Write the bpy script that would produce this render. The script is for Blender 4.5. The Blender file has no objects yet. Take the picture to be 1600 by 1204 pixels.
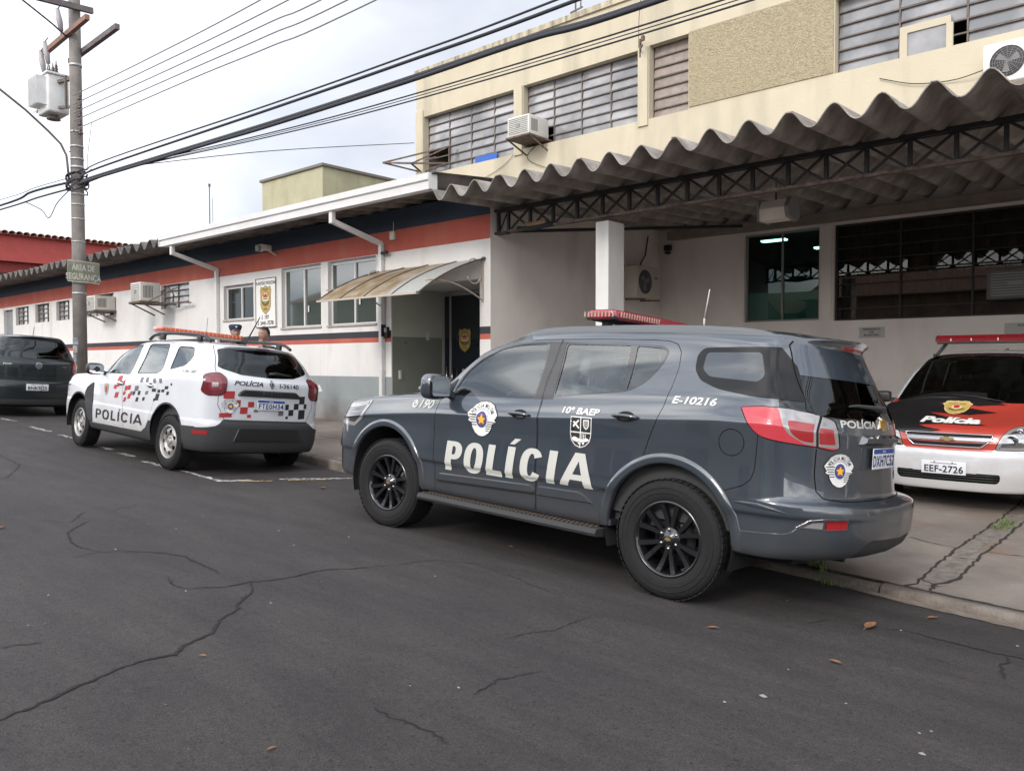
import bpy, bmesh, math, random
import numpy as np
from mathutils import Vector, Matrix, noise as mnoise
from mathutils.bvhtree import BVHTree
R = math.radians
random.seed(7)
scene = bpy.context.scene
COL = scene.collection

# ---------------------------------------------------------------- camera
cam_d = bpy.data.cameras.new("camera"); cam = bpy.data.objects.new("camera", cam_d); COL.objects.link(cam)
scene.camera = cam
YAW, PITCH, ROLL, FPX = 0.72286, 0.02893, -0.00099, 1230.0
cam_d.sensor_fit = 'HORIZONTAL'; cam_d.sensor_width = 36.0; cam_d.lens = FPX/1600*36.0
cam_d.clip_start = 0.05; cam_d.clip_end = 1500
cam.location = (0, 0, 1.5)
cam.rotation_mode = 'XYZ'
cam.matrix_world = Matrix.Translation((0, 0, 1.5)) @ Matrix.Rotation(YAW, 4, 'Z') @ Matrix.Rotation(R(90)-PITCH, 4, 'X') @ Matrix.Rotation(ROLL, 4, 'Z')
scene.render.resolution_x = 1024; scene.render.resolution_y = 770
scene.render.engine = 'CYCLES'
scene.view_settings.view_transform = 'Standard'; scene.view_settings.look = 'None'
scene.view_settings.exposure = 0.36; scene.view_settings.gamma = 1.0

# ---------------------------------------------------------------- sky and sun
SUN_EL, SUN_AZ = R(33), R(171)      # azimuth measured from +Y towards +X : sun behind the camera
world = bpy.data.worlds.new("World"); scene.world = world; world.use_nodes = True
nt = world.node_tree; nt.nodes.clear()
def N(t, **k):
    n = nt.nodes.new(t)
    for a, v in k.items(): setattr(n, a, v)
    return n
sky = N('ShaderNodeTexSky'); sky.sky_type = 'NISHITA'; sky.sun_disc = False
sky.sun_elevation = SUN_EL; sky.sun_rotation = SUN_AZ; sky.dust_density = 2.0; sky.air_density = 1.2
tc = N('ShaderNodeTexCoord'); mp = N('ShaderNodeMapping'); mp.inputs['Scale'].default_value = (1.0, 1.0, 2.6)
n1 = N('ShaderNodeTexNoise'); n1.inputs['Scale'].default_value = 2.3; n1.inputs['Detail'].default_value = 7; n1.inputs['Roughness'].default_value = .55
n1.inputs['Distortion'].default_value = .35
cr = N('ShaderNodeValToRGB'); cr.color_ramp.elements[0].position = .33; cr.color_ramp.elements[0].color = (.50, .50, .50, 1)
cr.color_ramp.elements[1].position = .60; cr.color_ramp.elements[1].color = (1, 1, 1, 1)
n2 = N('ShaderNodeTexNoise'); n2.inputs['Scale'].default_value = 3.4; n2.inputs['Detail'].default_value = 6
cr2 = N('ShaderNodeValToRGB'); cr2.color_ramp.elements[0].position = .36; cr2.color_ramp.elements[0].color = (4.7, 5.2, 6.1, 1)
cr2.color_ramp.elements[1].position = .60; cr2.color_ramp.elements[1].color = (15.5, 15.2, 15.0, 1)
mx = N('ShaderNodeMix', data_type='RGBA')
bg = N('ShaderNodeBackground'); bg.inputs["Strength"].default_value = 0.10
wo = N('ShaderNodeOutputWorld')
L = nt.links.new
L(tc.outputs['Generated'], mp.inputs['Vector']); L(mp.outputs[0], n1.inputs['Vector']); L(mp.outputs[0], n2.inputs['Vector'])
L(n1.outputs['Fac'], cr.inputs['Fac']); L(n2.outputs['Fac'], cr2.inputs['Fac'])
L(cr.outputs['Color'], mx.inputs['Factor']); L(sky.outputs[0], mx.inputs['A']); L(cr2.outputs['Color'], mx.inputs['B'])
sep = N('ShaderNodeSeparateXYZ'); L(tc.outputs['Generated'], sep.inputs[0])
gr = N('ShaderNodeMapRange'); gr.inputs['From Min'].default_value = -.35; gr.inputs['From Max'].default_value = .60; gr.inputs['To Min'].default_value = 1.8; gr.inputs['To Max'].default_value = .78; L(sep.outputs['Y'], gr.inputs['Value'])
g2 = N('ShaderNodeMapRange'); g2.inputs['From Min'].default_value = -.15; g2.inputs['From Max'].default_value = .2; g2.inputs['To Max'].default_value = .72; L(sep.outputs['Y'], g2.inputs['Value'])
mx2 = N('ShaderNodeMix', data_type='RGBA'); mx2.inputs['B'].default_value = (8.4, 8.9, 10.1, 1); L(g2.outputs[0], mx2.inputs['Factor']); L(mx.outputs['Result'], mx2.inputs['A'])
vm = N('ShaderNodeVectorMath', operation='SCALE'); L(mx2.outputs['Result'], vm.inputs[0]); L(gr.outputs[0], vm.inputs['Scale'])
L(vm.outputs[0], bg.inputs['Color']); L(bg.outputs[0], wo.inputs['Surface'])
sun_d = bpy.data.lights.new("sun", 'SUN'); sun_o = bpy.data.objects.new("sun", sun_d); COL.objects.link(sun_o)
sun_d.energy = 1.3; sun_d.angle = R(14); sun_d.color = (1.0, .95, .88)
sdir = Vector((math.sin(SUN_AZ)*math.cos(SUN_EL), math.cos(SUN_AZ)*math.cos(SUN_EL), math.sin(SUN_EL)))
sun_o.rotation_euler = sdir.to_track_quat('Z', 'Y').to_euler(); sun_o.location = (0, 0, 30)

# ---------------------------------------------------------------- materials
MATS = {}
def mat(name, col, rough=.6, metal=0., spec=.5, coat=0., coat_r=.05, var=0., vscale=3., bump=0., bscale=60., dirt=None, trans=0., col2=None, bdetail=4., vdetail=5, splash=None):
    """Principled material; var mixes the base colour with a second tone through object-space noise, bump adds fine relief"""
    if name in MATS: return MATS[name]
    m = bpy.data.materials.new(name); m.use_nodes = True; t = m.node_tree; p = t.nodes['Principled BSDF']
    c = tuple(col)+(1,) if len(col) == 3 else col
    p.inputs['Base Color'].default_value = c; p.inputs['Roughness'].default_value = rough; p.inputs['Metallic'].default_value = metal
    p.inputs['Specular IOR Level'].default_value = spec; p.inputs['Coat Weight'].default_value = coat; p.inputs['Coat Roughness'].default_value = coat_r
    p.inputs['Transmission Weight'].default_value = trans
    tcn = None
    if var or bump or dirt:
        g = t.nodes.new('ShaderNodeTexCoord'); tcn = g.outputs['Object']
    if var:
        n = t.nodes.new('ShaderNodeTexNoise'); n.inputs['Scale'].default_value = vscale; n.inputs['Detail'].default_value = vdetail; n.inputs['Roughness'].default_value = .6
        t.links.new(tcn, n.inputs['Vector'])
        r = t.nodes.new('ShaderNodeValToRGB'); r.color_ramp.elements[0].position = .35; r.color_ramp.elements[1].position = .68
        c2 = col2 if col2 else tuple(x*(1-var) for x in col[:3])
        r.color_ramp.elements[0].color = tuple(c2)+(1,); r.color_ramp.elements[1].color = c
        t.links.new(n.outputs['Fac'], r.inputs['Fac']); out = r.outputs['Color']
        if dirt:   # streaks that run down: noise squeezed vertically
            mpn = t.nodes.new('ShaderNodeMapping'); mpn.inputs['Scale'].default_value = dirt[1]
            t.links.new(tcn, mpn.inputs['Vector'])
            nn = t.nodes.new('ShaderNodeTexNoise'); nn.inputs['Scale'].default_value = 1.0; nn.inputs['Detail'].default_value = 6
            t.links.new(mpn.outputs[0], nn.inputs['Vector'])
            rr = t.nodes.new('ShaderNodeValToRGB'); rr.color_ramp.elements[0].position = dirt[2]; rr.color_ramp.elements[1].position = dirt[3]
            rr.color_ramp.elements[0].color = (0, 0, 0, 1); rr.color_ramp.elements[1].color = (dirt[4],)*3+(1,)
            t.links.new(nn.outputs['Fac'], rr.inputs['Fac'])
            mm = t.nodes.new('ShaderNodeMix'); mm.data_type = 'RGBA'; mm.inputs['B'].default_value = tuple(dirt[0])+(1,)
            t.links.new(rr.outputs['Color'], mm.inputs['Factor']); t.links.new(out, mm.inputs['A']); out = mm.outputs['Result']
        if splash:   # mud splashed up from the ground: noise against height
            sx_ = t.nodes.new('ShaderNodeSeparateXYZ'); t.links.new(tcn, sx_.inputs[0]); n3 = t.nodes.new('ShaderNodeTexNoise'); n3.inputs['Scale'].default_value = splash[3]; n3.inputs['Detail'].default_value = 7; t.links.new(tcn, n3.inputs['Vector'])
            mr = t.nodes.new('ShaderNodeMapRange'); mr.inputs['From Min'].default_value = splash[0]; mr.inputs['From Max'].default_value = splash[1]; mr.inputs['To Min'].default_value = .62; mr.inputs['To Max'].default_value = -.25; t.links.new(sx_.outputs['Z'], mr.inputs['Value'])
            ad = t.nodes.new('ShaderNodeMath'); ad.operation = 'ADD'; t.links.new(n3.outputs['Fac'], ad.inputs[0]); t.links.new(mr.outputs[0], ad.inputs[1])
            m4 = t.nodes.new('ShaderNodeMapRange'); m4.inputs['From Min'].default_value = .45; m4.inputs['From Max'].default_value = 1.0; m4.inputs['To Max'].default_value = splash[4]; t.links.new(ad.outputs[0], m4.inputs['Value'])
            m3 = t.nodes.new('ShaderNodeMix'); m3.data_type = 'RGBA'; m3.inputs['B'].default_value = tuple(splash[2])+(1,); t.links.new(m4.outputs[0], m3.inputs['Factor']); t.links.new(out, m3.inputs['A']); out = m3.outputs['Result']
            if coat:
                iv = t.nodes.new('ShaderNodeMath'); iv.operation = 'MULTIPLY_ADD'; iv.inputs[1].default_value = -1.1; iv.inputs[2].default_value = coat; iv.use_clamp = True; t.links.new(m4.outputs[0], iv.inputs[0]); t.links.new(iv.outputs[0], p.inputs['Coat Weight'])
        t.links.new(out, p.inputs['Base Color'])
    if bump:
        n = t.nodes.new('ShaderNodeTexNoise'); n.inputs['Scale'].default_value = bscale; n.inputs['Detail'].default_value = bdetail
        t.links.new(tcn, n.inputs['Vector'])
        b = t.nodes.new('ShaderNodeBump'); b.inputs['Strength'].default_value = min(1, bump); b.inputs['Distance'].default_value = .01 if bump <= 1 else .01*bump
        t.links.new(n.outputs['Fac'], b.inputs['Height']); t.links.new(b.outputs[0], p.inputs['Normal'])
    MATS[name] = m
    return m
def glassmat(name, tint, ior=1.5, boost=0.0, rough=0.0):
    """thin pane: tinted transparency and a Fresnel reflection"""
    if name in MATS: return MATS[name]
    m = bpy.data.materials.new(name); m.use_nodes = True; t = m.node_tree; t.nodes.clear()
    o = t.nodes.new('ShaderNodeOutputMaterial'); mix = t.nodes.new('ShaderNodeMixShader')
    tr = t.nodes.new('ShaderNodeBsdfTransparent'); tr.inputs[0].default_value = tuple(tint)+(1,)
    gl = t.nodes.new('ShaderNodeBsdfGlossy'); gl.inputs['Roughness'].default_value = rough; gl.inputs['Color'].default_value = (.93, .98, 1, 1)
    fr = t.nodes.new('ShaderNodeFresnel'); fr.inputs['IOR'].default_value = ior
    ma = t.nodes.new('ShaderNodeMath'); ma.operation = 'MULTIPLY_ADD'; ma.inputs[1].default_value = 1.0; ma.inputs[2].default_value = boost; ma.use_clamp = True
    t.links.new(fr.outputs[0], ma.inputs[0]); t.links.new(ma.outputs[0], mix.inputs[0]); t.links.new(tr.outputs[0], mix.inputs[1]); t.links.new(gl.outputs[0], mix.inputs[2])
    t.links.new(mix.outputs[0], o.inputs[0]); MATS[name] = m
    return m

# ---------------------------------------------------------------- mesh helpers
class MB:
    def __init__(s): s.v = []; s.f = []; s.m = []; s.sm = []
    def add(s, vs, fs, m=0, smooth=False):
        o = len(s.v); s.v += [tuple(v) for v in vs]; s.f += [tuple(i+o for i in f) for f in fs]; s.m += [m]*len(fs); s.sm += [smooth]*len(fs); return s
    def box(s, a, b, m=0):
        x0, x1 = sorted((a[0], b[0])); y0, y1 = sorted((a[1], b[1])); z0, z1 = sorted((a[2], b[2]))
        v = [(x, y, z) for x in (x0, x1) for y in (y0, y1) for z in (z0, z1)]
        return s.add(v, [(0, 1, 3, 2), (4, 6, 7, 5), (0, 4, 5, 1), (2, 3, 7, 6), (0, 2, 6, 4), (1, 5, 7, 3)], m)
    def cbox(s, c, d, m=0, M=None, bev=0.):
        """centred box, optional orientation matrix and chamfer"""
        hx, hy, hz = d[0]/2, d[1]/2, d[2]/2
        if bev <= 0:
            v = [Vector((x, y, z)) for x in (-hx, hx) for y in (-hy, hy) for z in (-hz, hz)]
            f = [(0, 1, 3, 2), (4, 6, 7, 5), (0, 4, 5, 1), (2, 3, 7, 6), (0, 2, 6, 4), (1, 5, 7, 3)]
        else:
            bm = bmesh.new(); bmesh.ops.create_cube(bm, size=1.0)
            for q in bm.verts: q.co = Vector((q.co.x*d[0], q.co.y*d[1], q.co.z*d[2]))
            bmesh.ops.bevel(bm, geom=bm.edges[:], offset=bev, segments=2, profile=.6, affect='EDGES')
            bm.verts.ensure_lookup_table(); v = [q.co.copy() for q in bm.verts]; f = [tuple(x.index for x in q.verts) for q in bm.faces]; bm.free()
        v = [((M @ q) if M else q)+Vector(c) for q in v]
        return s.add(v, f, m, bev > 0)
    def bar(s, p, q, w, h=None, m=0, up=(0, 0, 1)):
        h = h or w; p = Vector(p); q = Vector(q); d = (q-p); l = d.length; d.normalize(); u = Vector(up)
        if abs(d.dot(u)) > .98: u = Vector((0, 1, 0))
        x = d.cross(u).normalized(); z = x.cross(d).normalized()
        M = Matrix((x, d, z)).transposed()
        return s.cbox((p+q)/2, (w, l, h), m, M)
    def tube(s, pts, r, n=8, m=0, cap=True):
        pts = [Vector(p) for p in pts]; rs = r if isinstance(r, (list, tuple)) else [r]*len(pts)
        vs = []; t0 = (pts[1]-pts[0]).normalized(); u = Vector((0, 0, 1)) if abs(t0.z) < .9 else Vector((1, 0, 0)); x = t0.cross(u).normalized()
        for i, p in enumerate(pts):
            t = (pts[min(i+1, len(pts)-1)]-pts[max(i-1, 0)]).normalized(); x = (x-t*x.dot(t)).normalized(); y = t.cross(x)
            for k in range(n):
                a = 2*math.pi*k/n; vs.append(p+(x*math.cos(a)+y*math.sin(a))*rs[i])
        fs = [(i*n+k, i*n+(k+1) % n, (i+1)*n+(k+1) % n, (i+1)*n+k) for i in range(len(pts)-1) for k in range(n)]
        s.add(vs, fs, m, True)
        if cap:
            o = len(s.v)-len(vs)
            s.f += [tuple(o+k for k in reversed(range(n))), tuple(o+(len(pts)-1)*n+k for k in range(n))]; s.m += [m, m]; s.sm += [False, False]
        return s
    def lathe(s, prof, n=32, m=0, axis='Y', c=(0, 0, 0), a0=0., a1=2*math.pi, smooth=True):
        """prof: list of (radius, height along axis)"""
        full = abs(a1-a0-2*math.pi) < 1e-6; k = n if full else n+1; vs = []
        for r, h in prof:
            for i in range(k):
                a = a0+(a1-a0)*i/n; ca, sa = r*math.cos(a), r*math.sin(a)
                v = {'Y': (ca, h, sa), 'Z': (ca, sa, h), 'X': (h, ca, sa)}[axis]; vs.append((v[0]+c[0], v[1]+c[1], v[2]+c[2]))
        fs = []
        for j in range(len(prof)-1):
            for i in range(n):
                i2 = (i+1) % k; fs.append((j*k+i, j*k+i2, (j+1)*k+i2, (j+1)*k+i))
        return s.add(vs, fs, m, smooth)
    def prism(s, poly, d0, d1, m=0, axis='Y', smooth=False):
        """closed 2-D polygon extruded from d0 to d1 along an axis (poly coordinates are the two other axes in order)"""
        n = len(poly)
        def P(p, d): return {'Y': (p[0], d, p[1]), 'Z': (p[0], p[1], d), 'X': (d, p[0], p[1])}[axis]
        vs = [P(p, d0) for p in poly]+[P(p, d1) for p in poly]
        s.add(vs, [tuple(range(n)), tuple(reversed(range(n, 2*n)))], m, False)
        o = len(s.v)-2*n
        for i in range(n): s.f.append((o+i, o+n+i, o+n+(i+1) % n, o+(i+1) % n)); s.m.append(m); s.sm.append(smooth)
        return s
    def build(s, name, mats, parent=None, recalc=True, bevel=0.):
        me = bpy.data.meshes.new(name); me.from_pydata(s.v, [], s.f); me.update()
        if not isinstance(mats, (list, tuple)): mats = [mats]
        for q in mats: me.materials.append(q)
        me.polygons.foreach_set('material_index', s.m); me.polygons.foreach_set('use_smooth', s.sm)
        if recalc:
            bm = bmesh.new(); bm.from_mesh(me); bmesh.ops.recalc_face_normals(bm, faces=bm.faces[:]); bm.to_mesh(me); bm.free()
        return link(name, me, parent)
def link(name, me, parent=None):
    o = bpy.data.objects.new(name, me); COL.objects.link(o)
    if parent: o.parent = parent
    return o
def tag(o, label=None, cat=None, group=None, kind=None):
    if label: o['label'] = label
    if cat: o['category'] = cat
    if group: o['group'] = group
    if kind: o['kind'] = kind
    return o
def empty(name, loc, label, cat, group=None, M=None):
    o = bpy.data.objects.new(name, None); COL.objects.link(o); o.empty_display_size = .3
    if M is not None: o.matrix_world = M
    else: o.location = loc
    return tag(o, label, cat, group)
def shift(o, p):
    """move the origin of a mesh modelled in world space to p"""
    p = Vector(p); o.data.transform(Matrix.Translation(-p)); o.location = p; return o

def text2d(txt, h, bold=.0, shear=0., align='CENTER', sx=1.0, spacing=1.0):
    """flat letter mesh as (verts2d, faces); h is the cap height"""
    cu = bpy.data.curves.new('t', 'FONT'); cu.body = txt; cu.size = h/.70; cu.offset = bold*h; cu.shear = shear; cu.align_x = align; cu.align_y = 'BOTTOM_BASELINE'
    cu.space_character = spacing; cu.resolution_u = 4
    o = bpy.data.objects.new('t', cu); COL.objects.link(o)
    dg = bpy.context.evaluated_depsgraph_get(); me = bpy.data.meshes.new_from_object(o.evaluated_get(dg))
    vs = [(v.co.x*sx, v.co.y) for v in me.vertices]; fs = [tuple(p.vertices) for p in me.polygons]
    bpy.data.objects.remove(o); bpy.data.curves.remove(cu); bpy.data.meshes.remove(me)
    return vs, fs
def flat_text(name, txt, h, origin, U, V, off, m, parent=None, **k):
    vs, fs = text2d(txt, h, **k); O_ = Vector(origin); U = Vector(U); V = Vector(V); n = U.cross(V).normalized()
    me = bpy.data.meshes.new(name); me.from_pydata([O_+U*x+V*y+n*off for x, y in vs], [], fs); me.materials.append(m)
    return link(name, me, parent)

# ---------------------------------------------------------------- the lie of the street
YW, YB = 9.35, 14.6           # front wall plane of the station, back wall of the car porch
XE = -8.71                    # right-hand end of the station's front wall
LX = [-70, -30, -14, -12.5, -9.86, -5.43, -2.6, 0, 4, 60]; LZ = [2.55, .95, .287, .224, .110, .011, -.068, -.118, -.155, -.35]
def _slopes():
    h = [LX[i+1]-LX[i] for i in range(len(LX)-1)]; d = [(LZ[i+1]-LZ[i])/h[i] for i in range(len(h))]; m = [d[0]]
    for i in range(1, len(d)): m.append((d[i-1]*h[i]+d[i]*h[i-1])/(h[i]+h[i-1]))
    return m+[d[-1]]
LM = _slopes()
def lng(X):
    X = min(max(X, LX[0]), LX[-1]); i = 0
    while X > LX[i+1]: i += 1
    h = LX[i+1]-LX[i]; u = (X-LX[i])/h
    return (2*u**3-3*u*u+1)*LZ[i]+(u**3-2*u*u+u)*h*LM[i]+(-2*u**3+3*u*u)*LZ[i+1]+(u**3-u*u)*h*LM[i+1]
def crs(Y):
    if Y > 3: return -.05*(min(Y, 9)-5.35)
    if Y < -3: return crs(-3)-.03*(-3-max(Y, -8))
    return .1175+.05*(9-Y*Y)/6
def yk(X):
    if X < -10: return yk(-10)-.012*(X+10)
    return 5.66-.098*(min(X, 3)+.8)
def road_z(X, Y): return lng(X)+crs(Y)
def walk_z(X, Y):
    k = yk(X); h = .055+.075*min(1, max(0, (-X-3.5)/3.5))
    return lng(X)+crs(k)+h+.02*(min(Y, 15)-k)
# ================================================================ ground, road, kerb, pavement
def asphalt():
    m = bpy.data.materials.new('asphalt'); m.use_nodes = True; t = m.node_tree; p = t.nodes['Principled BSDF']; l = t.links.new
    g = t.nodes.new('ShaderNodeTexCoord')
    def noi(s, d, r=.6, vec=None, sc=None):
        n = t.nodes.new('ShaderNodeTexNoise'); n.inputs['Scale'].default_value = s; n.inputs['Detail'].default_value = d; n.inputs['Roughness'].default_value = r
        if sc:
            q = t.nodes.new('ShaderNodeMapping'); q.inputs['Scale'].default_value = sc; l(g.outputs['Object'], q.inputs['Vector']); l(q.outputs[0], n.inputs['Vector'])
        else: l(g.outputs['Object'], n.inputs['Vector'])
        return n.outputs['Fac']
    def ramp(f, a, b, c0, c1):
        r = t.nodes.new('ShaderNodeValToRGB'); r.color_ramp.elements[0].position = a; r.color_ramp.elements[1].position = b
        r.color_ramp.elements[0].color = c0+(1,); r.color_ramp.elements[1].color = c1+(1,); l(f, r.inputs['Fac']); return r.outputs['Color']
    def mix(mode, fac, a, b):
        q = t.nodes.new('ShaderNodeMix'); q.data_type = 'RGBA'; q.blend_type = mode
        if isinstance(fac, float): q.inputs['Factor'].default_value = fac
        else: l(fac, q.inputs['Factor'])
        l(a, q.inputs['A']); l(b, q.inputs['B']); return q.outputs['Result']
    base = ramp(noi(.35, 5, .6, sc=(.5, 1.6, 1)), .32, .68, (.036, .0335, .034), (.051, .047, .048))
    grain = ramp(noi(130, 4, .8), .36, .68, (.45, .45, .46), (1.75, 1.7, 1.66))
    c = mix('MULTIPLY', 1.0, base, grain)
    c = mix('MULTIPLY', 1.0, c, ramp(noi(3.2, 6, .65, sc=(.35, 1.5, 1)), .3, .75, (.72, .72, .73), (1.22, 1.20, 1.18)))
    # pale aggregate chips and dark oily patches
    v = t.nodes.new('ShaderNodeTexVoronoi'); v.inputs['Scale'].default_value = 55; l(g.outputs['Object'], v.inputs['Vector'])
    c = mix('MIX', ramp(v.outputs['Distance'], .035, .075, (.35, .35, .35), (0, 0, 0)), c, ramp(noi(9, 2), .4, .6, (.10, .10, .10), (.16, .15, .14)))
    v2 = t.nodes.new('ShaderNodeTexVoronoi'); v2.inputs['Scale'].default_value = 17; v2.inputs['Randomness'].default_value = 1; l(g.outputs['Object'], v2.inputs['Vector'])
    c = mix('MULTIPLY', 1.0, c, ramp(v2.outputs['Distance'], .07, .17, (.50, .49, .50), (1, 1, 1)))
    c = mix('MULTIPLY', 1.0, c, ramp(noi(28, 5, .7), .30, .70, (.78, .78, .79), (1.18, 1.17, 1.16)))
    c = mix('MULTIPLY', 1.0, c, ramp(noi(.9, 4, .5), .60, .74, (1, 1, 1), (.80, .79, .80)))
    l(c, p.inputs['Base Color']); p.inputs['Roughness'].default_value = .82; p.inputs['Specular IOR Level'].default_value = .35
    b = t.nodes.new('ShaderNodeBump'); b.inputs['Strength'].default_value = .75; b.inputs['Distance'].default_value = .004
    l(noi(160, 4, .75), b.inputs['Height'])
    b2 = t.nodes.new('ShaderNodeBump'); b2.inputs['Strength'].default_value = .4; b2.inputs['Distance'].default_value = .02; l(noi(4, 3), b2.inputs['Height']); l(b.outputs[0], b2.inputs['Normal'])
    l(b2.outputs[0], p.inputs['Normal']); return m
M_ASPH = asphalt()
M_CONC = mat('pavement_concrete', (.235, .20, .175), .9, var=.35, vscale=1.6, bump=.6, bscale=70, dirt=((.17, .115, .075), (1.1, 1.1, 1), .52, .72, .75))
M_KERB = mat('kerb_concrete', (.20, .175, .15), .9, var=.5, vscale=5, bump=1.0, bscale=45, col2=(.12, .10, .085))
M_STRIP = mat('gutter_concrete', (.21, .175, .145), .92, var=.4, vscale=9, bump=1.0, bscale=60)
M_CRACK = mat('crack_dark', (.012, .011, .011), .95)
M_CRACK2 = mat('joint_dark', (.035, .028, .022), .95, var=.4, vscale=20)
M_EARTH = mat('far_ground', (.16, .13, .10), .95, var=.3, vscale=.2)

def sheet(name, xs, ysf, zf, m, kind='structure', smooth=True):
    b = MB(); vs = []; n = None
    for x in xs:
        ys = ysf(x); n = len(ys)
        vs += [(x, y, zf(x, y)) for y in ys]
    fs = [(i*n+j, (i+1)*n+j, (i+1)*n+j+1, i*n+j+1) for i in range(len(xs)-1) for j in range(n-1)]
    b.add(vs, fs, 0, smooth); o = b.build(name, m, recalc=False)
    if kind: o['kind'] = kind
    return o
def lin(a, b, n): return [a+(b-a)*i/(n-1) for i in range(n)]
# far ground: one sheet to the horizon, below the street
sheet('ground', [-600, -300, -150, -80]+lin(-70, 40, 23)+[80, 200, 600], lambda x: [-600, -200, -60, -30]+lin(-20, 30, 11)+[60, 200, 600], lambda x, y: lng(x)-.6 if x > -70 else lng(-70)-.6+(x+70)*.001, M_EARTH)
sheet('road', lin(-70, 45, 231), lambda x: lin(-7.2, 3, 21)[:-1]+lin(3, yk(x)+.02, 12), road_z, M_ASPH)
def walk_edge(x): return YW+.1 if x < XE else YB+.1
sheet('pavement', [x for x in lin(-70, 12, 260)], lambda x: [yk(x)+.115+(YB+.1-yk(x)-.115)*k/30 for k in range(31)], walk_z, M_CONC)
# far pavement behind the camera, seen only in reflections and from the side
sheet('far_pavement', lin(-60, 40, 60), lambda x: [-7.2, -7.19, -9, -11], lambda x, y: road_z(x, -7.2)+(.0 if y > -7.195 else .13), M_CONC)
# kerb stones, rounded top edge, small gaps between stones
kb = MB(); x = 10.0; rng = random.Random(3)
while x > -60:
    ln = .98+rng.uniform(-.04, .04); xa, xb = x-.006, x-ln+.006; dy = rng.uniform(-.006, .006); dz = rng.uniform(-.006, .004)
    rings = []
    for k in range(7):
        X = xa+(xb-xa)*k/6; y0 = yk(X)+dy+mnoise.noise(Vector((X*3, 1, 0)))*.012; zt = walk_z(X, yk(X))+dz+mnoise.noise(Vector((X*2.3, 4, 0)))*.008; zb = road_z(X, y0)-.05
        rd = min(.035, (zt-zb)*.4)
        prof = [(y0-.004, zb), (y0, zt-rd), (y0+rd*.3, zt-rd*.3), (y0+rd, zt), (y0+.115, zt+.002), (y0+.118, zb)]
        rings += [(X, a, b) for a, b in prof]
    fs = [(k*6+j, k*6+j+1, (k+1)*6+j+1, (k+1)*6+j) for k in range(6) for j in range(5)]
    kb.add(rings, fs, 0, True); kb.add(rings[:6], [(0, 1, 2, 3, 4, 5)]); kb.add(rings[-6:], [(5, 4, 3, 2, 1, 0)])
    x -= ln
tag(kb.build('kerb', M_KERB), kind='structure')
# dark joint behind the kerb and the cement gutter strip in front of it
def ribbon(name, pts, w, zf, m, jag=0., seed=1, dz=.004, step=.04):
    rg = random.Random(seed); P = []
    for a, b in zip(pts[:-1], pts[1:]):
        n = max(1, int(math.dist(a, b)/step))
        P += [(a[0]+(b[0]-a[0])*k/n, a[1]+(b[1]-a[1])*k/n) for k in range(n)]
    P.append(pts[-1]); vs = []; n = len(P)
    P = [(p[0]+rg.uniform(-jag, jag), p[1]+rg.uniform(-jag, jag)) for p in P]
    for i, p in enumerate(P):
        q0, q1 = P[max(0, i-1)], P[min(n-1, i+1)]; d = Vector((q1[0]-q0[0], q1[1]-q0[1])).normalized(); nn = Vector((-d.y, d.x))
        wi = (w(i/(n-1)) if callable(w) else w)*rg.uniform(.55, 1.35)/2
        for s in (-1, 1): X, Y = p[0]+nn.x*wi*s, p[1]+nn.y*wi*s; vs.append((X, Y, zf(X, Y)+dz))
    b = MB(); b.add(vs, [(2*i, 2*i+2, 2*i+3, 2*i+1) for i in range(n-1)]); return b
CR = [[(-4.32,3.54),(-4.38,3.31),(-4.47,3.13),(-4.45,2.93),(-4.43,2.8),(-4.49,2.59),(-4.48,2.44),(-4.6,2.22),(-4.72,2.21),(-4.93,2.27)],
[(-4.47,2.59),(-4.3,2.5),(-4.16,2.34),(-4.12,2.29),(-4.04,2.26),(-3.94,2.1),(-3.79,1.98),(-3.7,1.79),(-3.62,1.7),(-3.65,1.57),(-3.61,1.42),(-3.57,1.31),(-3.53,1.21),(-3.48,1.1),(-3.45,.98),(-3.42,.90),(-3.38,.80)],
[(-5.76,2.02),(-5.81,2.2),(-5.72,2.36),(-5.54,2.52),(-5.33,2.59),(-5.14,2.57),(-4.9,2.57),(-4.8,2.55)],
[(-5.83,2.21),(-6.06,2.15),(-6.3,2.18),(-6.62,2.28),(-6.8,2.42),(-6.99,2.57)],[(-7.0,2.44),(-7.35,2.64),(-7.39,2.7)],[(-7.34,2.19),(-7.17,2.32),(-7.0,2.44)],
[(-7.32,2.89),(-7.48,3.05),(-7.53,3.22)],[(-4.24,1.16),(-4.22,1.23),(-4.18,1.31)],[(-2.34,2.4),(-2.38,2.61),(-2.32,2.83)],
[(-2.73,3.04),(-2.72,3.21),(-2.66,3.33),(-2.67,3.55),(-2.68,3.75)],[(-2.54,2.02),(-2.43,2.0),(-2.32,2.03),(-2.21,2.03),(-2.09,2.01)],
[(-4.31,3.53),(-4.24,3.94),(-3.99,4.1),(-3.57,4.05),(-3.22,3.96),(-3.04,3.94)],
[(-1.39,4.89),(-1.32,4.97),(-1.22,4.95),(-1.07,4.93),(-.94,4.92),(-.84,4.91),(-.78,4.92),(-.5,4.97),(-.1,5.1)],
[(-.78,4.92),(-.75,4.81),(-.78,4.71),(-.75,4.63),(-.72,4.49)],[(-1.75,4.64),(-1.72,4.72),(-1.69,4.81)],[(-1.09,4.49),(-1.03,4.54),(-.96,4.52)],
[(-9.4,2.2),(-9.9,2.8),(-10.8,3.2),(-12.2,3.3)],[(-2.4,1.3),(-2.2,1.35),(-2.0,1.2),(-1.2,.6)]]
WD = [.009,.013,.009,.009,.007,.005,.006,.007,.006,.005,.006,.005,.010,.010,.005,.004,.008,.007]
cb = MB()
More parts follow.
